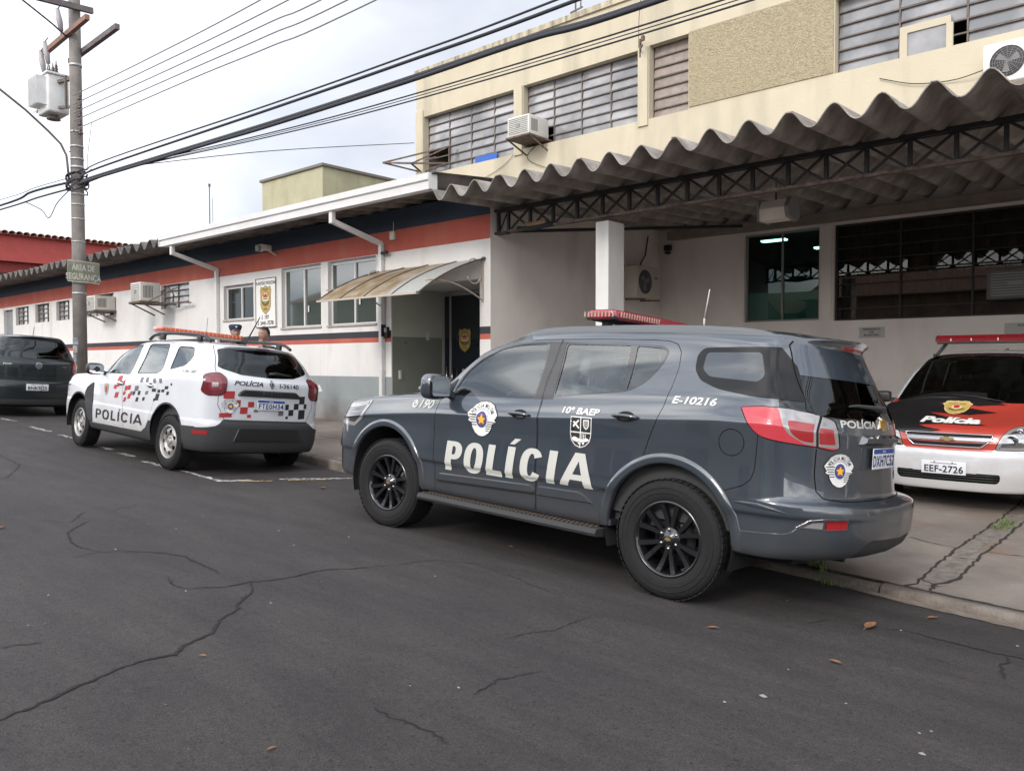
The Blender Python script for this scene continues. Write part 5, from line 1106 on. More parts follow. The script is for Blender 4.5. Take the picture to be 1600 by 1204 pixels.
def wheel(parent, name, x, y, r, w, rim_r, style, side=1, steer=0.):
    """wheel group at (x, y) with centre height r; outer face towards side"""
    g = bpy.data.objects.new(name, None); COL.objects.link(g); g.parent = parent; g.location = (x, y, r); g.rotation_euler = (0, 0, steer); s = side
    tyre = mat('tyre_rubber', (.0065, .0065, .0075), .82, var=.25, vscale=25, bump=.5, bscale=120)
    h = w/2; sh = .018
    pr = [(rim_r-.012, h-.030), (rim_r+.006, h-.012), (rim_r+.03, h-.004), ((rim_r+r)/2, h), (r-.035, h-.006), (r-.014, h-.020), (r-.003, h-.045), (r, h-.07)]
    prof = [(a, b*s) for a, b in pr]+[(a, -b*s) for a, b in reversed(pr)]
    b = MB(); b.lathe(prof, 56); 
    # tread blocks
    nb = 56
    for k in range(nb):
        a = 2*math.pi*k/nb; ca, sa = math.cos(a), math.sin(a)
        for j, (w0, w1) in enumerate(((-.43, -.26), (-.23, -.02), (.02, .23), (.26, .43))):
            da = .36*2*math.pi/nb; P = []
            for rr in (r-.004, r+.003):
                for aa in (a-da+j*.02, a+da+j*.02):
                    for ww in (w0*w, w1*w): P.append((rr*math.cos(aa), ww, rr*math.sin(aa)))
            b.add(P, [(4, 5, 7, 6), (0, 4, 6, 2), (1, 3, 7, 5), (0, 1, 5, 4), (2, 6, 7, 3)])
    for k, rr in enumerate(((rim_r+r)/2+.012, (rim_r+r)/2-.02)): b.lathe([(rr, (h+.0005)*s), (rr+.004, (h+.003)*s), (rr+.008, (h+.0005)*s)], 56)
    b.build('tyre', tyre, g, recalc=True)
    if style == 'black':
        m = mat('rim_black', (.007, .007, .009), .24, coat=.7, spec=.5); b = MB()
        b.lathe([(rim_r+.004, (h-.018)*s), (rim_r-.006, (h-.008)*s), (rim_r-.016, (h-.014)*s), (rim_r-.028, (h-.05)*s), (rim_r-.040, 0), (rim_r-.04, -h*.8*s)], 56)
        def yy(rr): return (h-.018-.030*(1-(rr/rim_r))**1.0-.010*math.sin(math.pi*rr/rim_r))*s
        for k in range(6):
            for dd in (-.20, .20):
                a0 = 2*math.pi*k/6+dd*.75+math.pi/6; a1 = 2*math.pi*k/6+dd*1.28+math.pi/6; n = 6; P = []
                for i in range(n+1):
                    u = i/n; rr = .055+(rim_r-.020-.055)*u; a = a0+(a1-a0)*u; wd = .017+.006*u; cx, cz = rr*math.cos(a), rr*math.sin(a); tx, tz = -math.sin(a), math.cos(a)
                    for q, dy in ((-1, -.022), (-.72, 0), (.72, 0), (1, -.022)): P.append((cx+tx*wd*q, yy(rr)+dy*s, cz+tz*wd*q))
                b.add(P, [(i*4+j, i*4+j+1, (i+1)*4+j+1, (i+1)*4+j) for i in range(n) for j in range(3)], 0, False)
            # web between the paired spokes near the hub
        b.lathe([(.078, (h-.060)*s), (.074, (h-.047)*s), (.042, (h-.043)*s), (.034, (h-.030)*s), (0.0, (h-.029)*s)], 32)
        b.lathe([(.10, (h-.09)*s), (.088, (h-.05)*s)], 32)
        b.build('rim', m, g); b = MB()
        b.lathe([(.15, (h-.13)*s), (.15, (h-.12)*s), (.02, (h-.12)*s)], 32); b.build('brake_disc', mat('brake_steel', (.05, .05, .05), .5, .6), g)
        b = MB()
        for k in range(6): a = 2*math.pi*k/6+.5; b.lathe([(.0105, (h-.05)*s), (.0105, (h-.038)*s), (.006, (h-.034)*s), (0, (h-.034)*s)], 8, c=(.062*math.cos(a), 0, .062*math.sin(a)))
        b.build('wheel_nut', mat('nut_chrome', (.5, .5, .5), .25, 1.), g)
        b = MB(); b.lathe([(.033, (h-.0295)*s), (.030, (h-.0275)*s), (0, (h-.027)*s)], 24); b.build('centre_cap', mat('cap_black', (.012, .012, .013), .25, coat=1.), g)
        q = [(-.022, -.0075), (-.007, -.0075), (-.007, -.012), (.007, -.012), (.007, -.0075), (.022, -.0075), (.018, .0075), (.007, .0075), (.007, .012), (-.007, .012), (-.007, .0075), (-.018, .0075)]
        b = MB(); b.prism([(p[0], p[1]) for p in q], (h-.0275)*s, (h-.0255)*s); b.build('centre_emblem', mat('emblem_gold', (.55, .38, .14), .3, .8), g)
    elif style == 'steel':
        m = mat('rim_silver', (.42, .41, .40), .42, .65, var=.15, vscale=20); b = MB()
        b.lathe([(rim_r+.008, (h-.016)*s), (rim_r-.002, (h-.006)*s), (rim_r-.012, (h-.012)*s), (rim_r-.020, (h-.040)*s), (rim_r-.026, 0), (rim_r-.03, -h*.8*s)], 48)
        rad = [(.0, .020), (.035, .020), (.040, .034), (.075, .036), (.085, .050), (.105, .028), (.125, .022), (.150, .024), (.170, .036), (rim_r-.018, .046)]
        rr = [a for a, _ in rad]; n = 96; fine = catmull(np.array(rad), 3); P = []; F = []
        for a_, d_ in fine:
            for i in range(n): t = 2*math.pi*i/n; P.append((a_*math.cos(t), (h-d_)*s, a_*math.sin(t)))
        for j in range(len(fine)-1):
            rc = (fine[j][0]+fine[j+1][0])/2
            for i in range(n):
                t = 2*math.pi*(i+.5)/n; k = round(t/(2*math.pi/7)); dt = (t-k*2*math.pi/7)*rc
                if ((rc-.138)/.026)**2+(dt/.030)**2 < 1: continue
                F.append((j*n+i, j*n+(i+1) % n, (j+1)*n+(i+1) % n, (j+1)*n+i))
        b.add(P, F, 0, True); b.build('rim', m, g)
        b = MB()
        for k in range(5): a = 2*math.pi*k/5+.3; b.lathe([(.011, (h-.045)*s), (.011, (h-.026)*s), (0, (h-.024)*s)], 8, c=(.058*math.cos(a), 0, .058*math.sin(a)))
        b.build('wheel_nut', mat('nut_dull', (.25, .24, .23), .4, .8), g)
        b = MB(); b.lathe([(.17, (h-.10)*s), (.02, (h-.10)*s)], 32); b.build('brake_disc', mat('brake_dark', (.03, .03, .03), .7), g)
    return g
def arch_flare(body, parent, cx, cz, r0, r1, a0, a1, m, th=.016, name='wheel_arch_trim', n=40, shape=None):
    for view, sg in (('S', 1), ('P', -1)):
        b = MB(); rows = []
        for i in range(n+1):
            a = a0+(a1-a0)*i/n; row = []
            sc = shape(a) if shape else 1.
            for q, t in ((0, -.03), (0, th*.55), (.12, th*.95), (.55, th), (.9, th*.8), (1, -.004)):
                rr = (r0+(r1-r0)*q)*sc; u, v = cx+rr*math.cos(a), cz+rr*math.sin(a); rq = (r0+.012+(r1-r0)*q)*sc
                p, nn = body.pt(view, cx+rq*math.cos(a), cz+rq*math.sin(a))
                if p is None: p = Vector((u, .92*sg, v)); nn = Vector((0, sg, 0))
                row.append(Vector((u, p.y+sg*t, v)))
            rows.append(row)
        k = len(rows[0]); b.add([p for r_ in rows for p in r_], [(i*k+j, i*k+j+1, (i+1)*k+j+1, (i+1)*k+j) for i in range(n) for j in range(k-1)], 0, True)
        b.build(name, m, parent)
def wheel_well(parent, x, z, r, y0, y1, side):
    b = MB(); s = side
    b.lathe([(r, y1*s), (r+.0, y0*s), (.02, y0*s)], 32, c=(x, 0, z), a0=-.35, a1=math.pi+.35); b.build('wheel_well', mat('well_black', (.006, .006, .007), .95), parent, recalc=False)
def seat(parent, x, y, z, m, w=.5, back=.62, head=True):
    b = MB(); b.cbox((x, y, z+.10), (.50, w, .18), bev=.05)
    M = Matrix.Rotation(R(-16), 3, 'Y'); b.cbox((x-.30, y, z+.10+back/2+.02), (.15, w*.94, back), 0, M, bev=.05)
    if head: b.cbox((x-.42, y, z+back+.28), (.09, .27, .19), 0, M, bev=.035); b.tube([(x-.40, y-.05, z+back+.06), (x-.42, y-.05, z+back+.22)], .007, 6); b.tube([(x-.40, y+.05, z+back+.06), (x-.42, y+.05, z+back+.22)], .007, 6)
    return b.build('car_seat', m, parent)
def handle(body, parent, x, z, m, name='handle', ln=.20, th=.022, view='S', cup=True, sg=1):
    p, n = body.pt(view, x, z); b = MB(); P = []
    for u in lin(-1, 1, 11): P.append(Vector((x-u*ln/2, p.y+sg*(.010+.028*(1-abs(u)**3)), z+.006*(1-u*u)-u*.002)))
    b.tube(P, [th*.55]+[th*.62]*4+[th*.55]+[th*.62]*4+[th*.55], 10); o = b.build(name, m, parent)
    return o
def handle_cup(body, parent, x, z, m, r=.06, view='S'):
    pl = [(r*1.25*math.cos(a), r*.62*math.sin(a)) for a in lin(0, 2*math.pi, 25)[:-1]]; return body.poly(pl, view, (x, z), 'handle_recess', m, parent, off=.002, step=.03)
def pm_emblem(body, parent, view, c, h, off=.003, asp=1.2):
    """round-bottomed police crest: white field, arched lettering band, striped chevrons, blue ring and gold star"""
    W_ = M_WHTP; K = M_BLKP; s = h
    pts = [(0, .5), (.16, .475), (.30, .40), (.42, .25), (.50, .13), (.43, .01), (.36, -.02), (.40, .0), (.46, -.06), (.40, -.10), (.34, -.12), (.31, -.26), (.22, -.40), (.10, -.48), (0, -.50)]
    full = pts+[(-x, y) for x, y in reversed(pts[1:-1])]
    sc = lambda P, k=1.: [(x*s*k*asp, y*s*k) for x, y in P]
    body.poly(sc(full), view, c, 'crest_outline', K, parent, off=off, step=.05)
    body.poly(sc(full, .955), view, c, 'crest_field', W_, parent, off=off+.001, step=.05)
    band = [(.46*math.sin(a), .46*math.cos(a)*.98) for a in lin(-.98, .98, 15)]; band2 = [(.45*math.sin(a), .45*math.cos(a)*.98) for a in lin(.98, -.98, 15)]
    body.poly(sc(band+band2), view, c, 'crest_band', K, parent, off=off+.002, step=.05)
    band = [(.275*math.sin(a), .275*math.cos(a)) for a in lin(-1.1, 1.1, 15)]; band2 = [(.263*math.sin(a), .263*math.cos(a)) for a in lin(1.1, -1.1, 15)]
    body.poly(sc(band+band2), view, c, 'crest_band', K, parent, off=off+.002, step=.05)
    for k in range(5):
        y = .15-.07*k; x0 = .24-.0*k; wv = .44-.03*k
        body.poly(sc([(-wv, y-.06), (-.16, y-.06+.0), (-.16, y-.035), (-wv+.02, y-.035)]), view, c, 'crest_stripe', K, parent, off=off+.002, step=.05)
        y = -.06-.06*k; wv = .42-.045*k
        body.poly(sc([(.12, y-.025), (wv, y-.025), (wv-.02, y), (.14, y)]), view, c, 'crest_stripe', K, parent, off=off+.002, step=.05)
    body.poly(sc(circ2(.19, (0, -.02), 32, 1.27)), view, c, 'crest_ring', W_, parent, off=off+.003); body.poly(sc(circ2(.17, (0, -.02), 32, 1.29)), view, c, 'crest_ring', M_BLUP, parent, off=off+.004)
    body.poly(sc(circ2(.115, (0, -.02), 28, 1.3)), view, c, 'crest_disc', mat('crest_maroon', (.30, .05, .06), .5), parent, off=off+.005)
    st = []
    for k in range(10): r_ = .14 if k % 2 == 0 else .065; a = math.pi/2+k*math.pi/5; st.append((r_*math.cos(a), -.02+r_*math.sin(a)*1.1))
    body.poly(sc(st), view, c, 'crest_star', mat('crest_gold', (.75, .45, .05), .5), parent, off=off+.006)
    # arched lettering
    word = 'POLICIA MILITAR'; n = len(word)
    for i, ch in enumerate(word):
        if ch == ' ': continue
        a = -1.08+2.16*i/(n-1); vs, fs = text2d(ch, .105*s, bold=.03); xm = (min(v[0] for v in vs)+max(v[0] for v in vs))/2
        ca, sa = math.cos(-a), math.sin(-a); r_ = .312*s
        q = [(((v[0]-xm)*.62*ca-(v[1]+r_)*sa)*asp, (v[0]-xm)*.62*sa+(v[1]+r_)*ca) for v in vs]
        body.drape(q, fs, view, 'crest_letter', K, parent, off+.003, .1, c)
def plate(parent, c, rot, txt, style='blue', w=.40, h=.13):
    """number plate: board facing the local -x direction when rot is 0"""
    g = bpy.data.objects.new('number_plate', None); COL.objects.link(g); g.parent = parent; g.location = c; g.rotation_euler = rot
    b = MB(); b.cbox((0, 0, 0), (.006, w, h), bev=.002); b.build('plate_board', mat('plate_white', (.66, .68, .72), .4), g)
    O_, U, V = (-.0035, 0, 0), (0, -1, 0), (0, 0, 1)
    if style == 'blue':
        b = MB(); b.add([(-.0042, -w/2+.004, h/2-.034), (-.0042, w/2-.004, h/2-.034), (-.0042, w/2-.004, h/2-.004), (-.0042, -w/2+.004, h/2-.004)], [(0, 1, 2, 3)]); b.build('plate_band', M_BLUP, g)
        flat_text('plate_text', 'BRASIL', .014, (-.0042, 0, h/2-.026), U, V, .001, M_WHTP, g, bold=.02)
        flat_text('plate_text', txt, .068, (-.0042, 0, -h/2+.018), U, V, .001, mat('plate_navy', (.01, .02, .12), .5), g, bold=.025, sx=.92, spacing=1.1)
    else:
        flat_text('plate_text', txt, .066, (-.0042, 0, -h/2+.018), U, V, .001, M_BLKP, g, bold=.03, sx=.95, spacing=1.05)
        b = MB(); b.box((-.0044, -.12, h/2-.028), (-.0042, .12, h/2-.018)); b.build('plate_strip', mat('plate_grey', (.3, .3, .32), .5), g)
        for s in (-1, 1): b = MB(); b.cbox((-.005, s*.08, h/2-.012), (.004, .012, .012)); b.build('plate_bolt', M_STEEL, g)
    return g
def rails_lower(plan, spec):
    """spec rows: (z or callable, inset, dfront, drear[, z list]) -> rails following the plan outline"""
    out = []
    n = len(plan)
    for sp in spec:
        z, ins, df, dr = sp; row = []
        for i, (a, b_) in enumerate(plan):
            u = i/(n-1); wf = max(0., 1-i/5.0) if i < 5 else 0.; wr = max(0., (i-(n-6))/5.0) if i > n-6 else 0.
            bb = max(0, b_-ins*(1 if b_ > .5 else b_/.5)); row.append((a+df*min(1, wf*1.6)+dr*min(1, wr*1.6), bb, z[i] if isinstance(z, (list, tuple)) else z))
        out.append(row)
    return out
def slab(body, poly, view, name, m, parent, h=.01, inn=.004, off=0.0, mirror=False):
    """raised strip that follows the body: outline poly in view coordinates (absolute), thickness h"""
    c = (sum(p[0] for p in poly)/len(poly), sum(p[1] for p in poly)/len(poly)); su = -1 if view in ('S', 'R') else 1
    rel = [((p[0]-c[0])*su, p[1]-c[1]) for p in poly]; rin = inset(rel, inn)
    o = body.poly(rin, view, c, name, m, parent, off=h+off, step=.04)
    me = o.data; bm = bmesh.new(); bm.from_mesh(me); n = len(rel); dense_o, dense_i = [], []
    for i in range(n):
        L_ = math.dist(rel[i], rel[(i+1) % n]); k = max(1, int(L_/.04))
        for j in range(k):
            u = j/k
            for src, dst in ((rel, dense_o), (rin, dense_i)):
                x = src[i][0]*(1-u)+src[(i+1) % n][0]*u; y = src[i][1]*(1-u)+src[(i+1) % n][1]*u; dst.append((x, y))
    A_, B_ = [], []
    for (x, y), (x2, y2) in zip(dense_o, dense_i):
        p, nn = body.pt(view, c[0]+su*x, c[1]+y); q, n2 = body.pt(view, c[0]+su*x2, c[1]+y2)
        if p is None or q is None: A_.append(None); B_.append(None); continue
        A_.append(bm.verts.new(p+nn*(off-.002))); B_.append(bm.verts.new(q+n2*(h+off)))
    k = len(A_)
    for i in range(k):
        j = (i+1) % k
        if A_[i] is None or A_[j] is None: continue
        bm.faces.new((A_[i], A_[j], B_[j], B_[i]))
    cen, cn = body.pt(view, c[0], c[1])
    for f in bm.faces:
        f.normal_update(); f.smooth = False
        if f.normal.dot(cn) < -.02: f.normal_flip()
    me2 = bpy.data.meshes.new(name); bm.to_mesh(me2); bm.free(); me2.materials.append(m); o.data = me2; bpy.data.meshes.remove(me)
    if mirror:
        me3 = me2.copy(); 
        for v in me3.vertices: v.co.y = -v.co.y
        me3.flip_normals(); link(name, me3, parent)
    return o
def line_poly(pts, w):
    """thin closed outline around an open polyline"""
    L_, R__ = [], []
    for i, p in enumerate(pts):
        a, b = pts[max(0, i-1)], pts[min(len(pts)-1, i+1)]; d = Vector((b[0]-a[0], b[1]-a[1])).normalized(); n = Vector((-d.y, d.x))*w/2
        L_.append((p[0]+n.x, p[1]+n.y)); R__.append((p[0]-n.x, p[1]-n.y))
    return L_+R__[::-1]
def seam(body, pts, view, cond, lab, w=.006):
    for a, b in zip(pts[:-1], pts[1:]):
        q = line_poly([a, b], w); body.label(q, view, cond, lab)
def mirror_y(o, name, parent):
    me = o.data.copy()
    for v in me.vertices: v.co.y = -v.co.y
    me.flip_normals(); return link(name, me, parent)
def place_car(name, loc, yaw, pitch, roll, label, cat, group=None):
    """yaw: nose direction measured from -X towards +Y"""
    fw = Vector((-math.cos(yaw)*math.cos(pitch), math.sin(yaw)*math.cos(pitch), math.sin(pitch))); lf = Vector((0, 0, 1)).cross(fw).normalized(); up = fw.cross(lf)
    l2 = lf*math.cos(roll)+up*math.sin(roll); u2 = up*math.cos(roll)-lf*math.sin(roll)
    M = Matrix((fw, l2, u2)).transposed().to_4x4(); M.translation = Vector(loc)
    return empty(name, loc, label, cat, group, M)
SIDE = lambda f: f.normal.y > .25
SIDE2 = lambda f: f.normal.y > .05
REAR = lambda f: f.normal.x < -.25
FRONT = lambda f: f.normal.x > .2
M_PGREY = mat('paint_graphite', (.030, .042, .058), .34, .2, spec=.5, coat=1., coat_r=.02, var=.06, vscale=4, splash=(.36, .95, (.085, .075, .065), 5., .38)); M_PGREY.node_tree.nodes['Principled BSDF'].inputs['Coat IOR'].default_value = 1.85
M_GLS = glassmat('car_glass', (.66, .74, .74), 1.6, .055)
M_GLSD = glassmat('car_glass_dark', (.06, .07, .075), 1.55, .02)
M_SEAM = mat('seam_black', (.006, .006, .006), .9)
M_RUB = mat('trim_black', (.014, .014, .015), .45)
M_GLOSSK = mat('gloss_black', (.008, .008, .010), .12, coat=1.)
M_TRIM = mat('trim_dark_plastic', (.028, .029, .031), .7, bump=.3, bscale=300)
M_CHR = mat('chrome', (.55, .55, .56), .12, 1.)
M_INT = mat('interior_dark', (.045, .046, .048), .85); M_INTG = mat('interior_grey', (.32, .33, .33), .85)
M_REDL = mat('lamp_red', (.30, .010, .014), .18, coat=1., spec=.6); M_CLR = mat('lamp_clear', (.34, .33, .33), .12, .4, coat=1.)
M_REDP2 = mat('lamp_pink', (.46, .04, .055), .18, coat=1.)
M_REFL = mat('decal_grey', (.50, .50, .47), .6)

C_S = lambda f: f.normal.y > .2
C_ANY = lambda f: f.calc_center_median().y > .60

def glyph(ch, w, s):
    """heavy grotesque capitals as polygons in a box of width w and height 1"""
    V, F = [], []
    def quad(*P): o = len(V); V.extend(P); F.append(tuple(range(o, o+len(P))))
    def ring(A, B):
        o = len(V); V.extend(A); V.extend(B); n = len(A)
        for i in range(n-1): F.append((o+i, o+i+1, o+n+i+1, o+n+i))
    t = s*.86 if w > s*1.5 else s*.8
    se = lambda a, rx, ry, e=.82: (math.copysign(abs(math.cos(a))**e, math.cos(a))*rx, math.copysign(abs(math.sin(a))**e, math.sin(a))*ry)
    if ch in 'IÍ':
        quad((0, 0), (w, 0), (w, 1), (0, 1))
        if ch == 'Í': quad((w*.15, 1.08), (w*.75, 1.08), (w*1.55, 1.27), (w*.75, 1.27))
    elif ch == 'L': quad((0, 0), (s, 0), (s, 1), (0, 1)); quad((s, 0), (w, 0), (w, .19), (s, .19))
    elif ch == 'O':
        A = [(w/2+x, .5+y) for x, y in [se(a, w/2, .515) for a in lin(0, 2*math.pi, 49)]]; B = [(w/2+x, .5+y) for x, y in [se(a, w/2-s, .515-.17, .9) for a in lin(0, 2*math.pi, 49)]]; ring(A, B)
    elif ch == 'C':
        A = [(w/2+x, .5+y) for x, y in [se(a, w/2, .515) for a in lin(.50, 2*math.pi-.50, 41)]]; B = [(w/2+x, .5+y) for x, y in [se(a, w/2-s, .515-.17, .9) for a in lin(.62, 2*math.pi-.62, 41)]]; ring(A, B)
    elif ch == 'P':
        quad((0, 0), (s, 0), (s, 1), (0, 1)); cy, ry = .695, .305
        A = [(s, 1)]+[(w*.5+x, cy+y) for x, y in [se(a, w*.5, ry, .9) for a in lin(math.pi/2, -math.pi/2, 21)]]+[(s, cy-ry)]
        B = [(s, 1-.165)]+[(w*.5+x, cy+y) for x, y in [se(a, w*.5-s, ry-.165, .9) for a in lin(math.pi/2, -math.pi/2, 21)]]+[(s, cy-ry+.165)]; ring(A, B)
    elif ch == 'A':
        m = w/2; k = .58*s; a = s*1.02; yt = .76; xi = lambda y: a+(m-a)*y/yt; y0, y1 = .19, .355
        quad((0, 0), (a, 0), (xi(y0), y0), (xi(y1), y1), (m, yt), (m-k, 1)); quad((w, 0), (m+k, 1), (m, yt), (w-xi(y1), y1), (w-xi(y0), y0), (w-a, 0))
        quad((m-k, 1), (m, yt), (m+k, 1)); quad((xi(y0), y0), (w-xi(y0), y0), (w-xi(y1), y1), (xi(y1), y1))
    return V, F
# ================================================================ grey patrol SUV
SUV = place_car('police_car', (-2.58862, 5.32471, -.084), .01322, .0275, .066, 'dark grey police SUV with POLICIA lettering, red light bar and black wheels nearest the camera', 'police car')
planS = [(3.84,0),(3.81,.42),(3.74,.70),(3.63,.85),(3.47,.922),(3.17,.942),(2.6,.945),(2.25,.945),(1.6,.945),(1.1,.945),(.6,.945),(.1,.945),(-.35,.94),(-.62,.92),(-.80,.78),(-.905,.58),(-.98,.32),(-1.005,0)]
zb = [1.02,1.03,1.045,1.06,1.08,1.115,1.165,1.19,1.215,1.24,1.27,1.30,1.325,1.325,1.305,1.29,1.28,1.275]
low = rails_lower(planS, [(.385, .16, -.12, .08), (.385, .06, -.03, .0), (.43, .032, .02, -.09), (.54, .024, .03, -.135), (.625, .019, .03, -.14), (.655, .001, .03, -.14), (.715, .0, .02, -.13), (.745, .0, .01, -.015), (.93, .008, .0, .0)])
# shoulder and belt
def mk(zl, ins, df, dr):
    return rails_lower(planS, [(zl, ins, df, dr)])[0]
s0 = mk([z-.155 for z in zb], .0, -.02, .0); s1 = mk([z-.125 for z in zb], .007, -.025, .003); sh = mk([z-.06 for z in zb], .036, -.05, .01); bl = mk(zb, .058, -.09, .03)
for i, p in {14: (-.765, .74), 15: (-.865, .55), 16: (-.945, .30), 17: (-.97, 0)}.items(): bl[i] = (p[0], p[1], zb[i])
r9 = [(3.73,0,1.055),(3.70,.38,1.07),(3.61,.60,1.085),(3.49,.72,1.10),(3.32,.785,1.12),(3.04,.82,1.15),(2.62,.842,1.195),(2.25,.868,1.235),(1.80,.80,1.42),(1.15,.768,1.49),(.6,.765,1.50),(.1,.765,1.505),(-.35,.765,1.51),(-.54,.76,1.50),(-.655,.675,1.49),(-.77,.50,1.48),(-.845,.27,1.475),(-.87,0,1.47)]
r10 = [(3.66,0,1.085),(3.62,.31,1.10),(3.52,.49,1.12),(3.38,.59,1.135),(3.20,.645,1.155),(2.95,.67,1.182),(2.66,.71,1.215),(2.30,.80,1.285),(1.86,.715,1.60),(1.38,.675,1.705),(.75,.668,1.717),(.15,.668,1.714),(-.28,.668,1.702),(-.50,.66,1.688),(-.60,.60,1.675),(-.70,.43,1.68),(-.755,.22,1.685),(-.77,0,1.688)]
r11 = [(3.57,0,1.105),(3.53,.22,1.12),(3.42,.34,1.14),(3.28,.40,1.158),(3.1,.44,1.178),(2.92,.47,1.20),(2.68,.49,1.228),(2.46,.53,1.285),(1.96,.53,1.60),(1.46,.57,1.752),(.75,.585,1.775),(.15,.585,1.775),(-.3,.58,1.76),(-.5,.575,1.745),(-.64,.50,1.725),(-.75,.37,1.725),(-.80,.2,1.728),(-.815,0,1.73)]
r12 = [(3.49,0,1.125),(3.44,.12,1.135),(3.34,.2,1.152),(3.2,.24,1.17),(3.05,.26,1.188),(2.9,.27,1.208),(2.72,.28,1.235),(2.56,.28,1.275),(2.02,.28,1.615),(1.53,.32,1.775),(.8,.33,1.80),(.15,.33,1.805),(-.3,.33,1.79),(-.53,.33,1.77),(-.68,.28,1.745),(-.77,.2,1.74),(-.82,.1,1.738),(-.83,0,1.738)]
r13 = [(3.44,0,1.132),(3.38,0,1.14),(3.29,0,1.158),(3.17,0,1.175),(3.03,0,1.195),(2.88,0,1.214),(2.74,0,1.238),(2.60,0,1.27),(2.04,0,1.62),(1.56,0,1.782),(.8,0,1.81),(.15,0,1.815),(-.3,0,1.80),(-.55,0,1.78),(-.70,0,1.75),(-.78,0,1.745),(-.825,0,1.74),(-.835,0,1.738)]
SB = Body(low+[s0, s1, sh, bl, r9, r10, r11, r12, r13], 8, 5)
C_S = lambda f: f.normal.y > .2
C_ANY = lambda f: f.calc_center_median().y > .60
fd = [(2.215,.40),(2.222,.59),(2.235,.78),(2.245,.94),(2.238,1.07),(2.232,1.18),(2.215,1.26),(2.12,1.385),(2.02,1.478),(1.92,1.545),(1.83,1.595),(1.70,1.64),(1.55,1.672),(1.3,1.688),(1.131,1.692),(1.14,1.5),(1.149,1.366),(1.136,1.264),(1.130,1.148),(1.12,.95),(1.118,.81),(1.116,.583),(1.116,.40)]
rd = [(1.112,.40),(1.112,.583),(1.114,.81),(1.116,.95),(1.126,1.148),(1.132,1.264),(1.145,1.366),(1.136,1.5),(1.127,1.692),(.76,1.697),(.35,1.694),(.21,1.688),(.13,1.665),(.088,1.61),(.072,1.50),(.068,1.365),(.085,1.24),(.109,1.154),(.165,1.011),(.20,.90),(.30,.83),(.42,.74),(.49,.62),(.52,.50),(.53,.40)]
B_ = SB
# wheel openings
for cx, r in ((.015, .462), (2.872, .470)):
    pl = [(cx+r*math.cos(a)*1.0, .42+r*math.sin(a)*1.0) for a in lin(0, math.pi, 37)]; pl = [(cx+r, .15)]+pl+[(cx-r, .15)]
    B_.label(pl, 'S', C_ANY, 99)
B_.label(fd, 'S', C_S, 11, only=(0,)); B_.label(inset(fd, .005), 'S', C_S, 9, only=(11,))
B_.label(rd, 'S', C_S, 11, only=(0,)); B_.label(inset(rd, .005), 'S', C_S, 10, only=(11,))
w1 = rounded([(2.10,1.218),(2.02,1.40),(1.90,1.508),(1.72,1.600),(1.56,1.640),(1.252,1.650),(1.236,1.466),(1.225,1.238)], [.01,.05,.05,.05,.05,.03,.0,.03])
w2 = rounded([(1.070,1.652),(.50,1.648),(.462,1.325),(1.03,1.262)], [.03,.02,.02,.03])
w3 = rounded([(.447,1.646),(.235,1.632),(.195,1.60),(.222,1.515),(.292,1.407),(.36,1.360),(.42,1.337),(.415,1.332)], [.02,.03,.03,.04,.04,.03,0,0])
allw = rounded([(1.085,1.666),(.235,1.650),(.175,1.615),(.200,1.515),(.275,1.395),(.35,1.345),(.42,1.318),(1.04,1.245)], [.03,.04,.04,.05,.05,.03,0,.03])
B_.label(inset(w1, -.016), 'S', C_S, 2, only=(9, 11)); B_.label(w1, 'S', C_S, 1, only=(2,))
B_.label([(1.262,1.668),(1.246,1.466),(1.236,1.222),(1.132,1.225),(1.151,1.366),(1.142,1.5),(1.133,1.668)], 'S', C_S, 12, only=(9,)); B_.label([(1.124,1.668),(1.133,1.5),(1.142,1.366),(1.126,1.225),(1.03,1.232),(1.07,1.668)], 'S', C_S, 13, only=(10,))
B_.label(allw, 'S', C_S, 4, only=(10, 11, 13)); B_.label(w2, 'S', C_S, 3, only=(4,)); B_.label(w3, 'S', C_S, 5, only=(4,))
rq = rounded([(-.035,1.590),(-.072,1.640),(-.30,1.650),(-.570,1.655),(-.665,1.54),(-.765,1.325),(-.509,1.335),(-.257,1.372),(-.114,1.424),(-.048,1.494)], [.03,.03,0,.01,0,.01,.05,.05,.03,.03])
rqi = rounded([(-.10,1.610),(-.47,1.618),(-.53,1.47),(-.50,1.43),(-.17,1.45),(-.10,1.50)], .03)
B_.label(rq, 'S', C_S, 6, only=(0,)); B_.label(rqi, 'S', C_S, 7, only=(6,))
# windscreen and rear window follow the body grid
nlow = len(low)+3-1          # index of the belt rail
for f in B_.bm.faces:
    si, ri = f[B_.sl], f[B_.rl]
    if 7.1 < si < 8.86 and ri > nlow+2.2 and f[B_.fl] in (0, 11): f[B_.fl] = 20
    if 13.25 < si and nlow+.06 < ri < nlow+1.94 and f[B_.fl] == 0: f[B_.fl] = 21
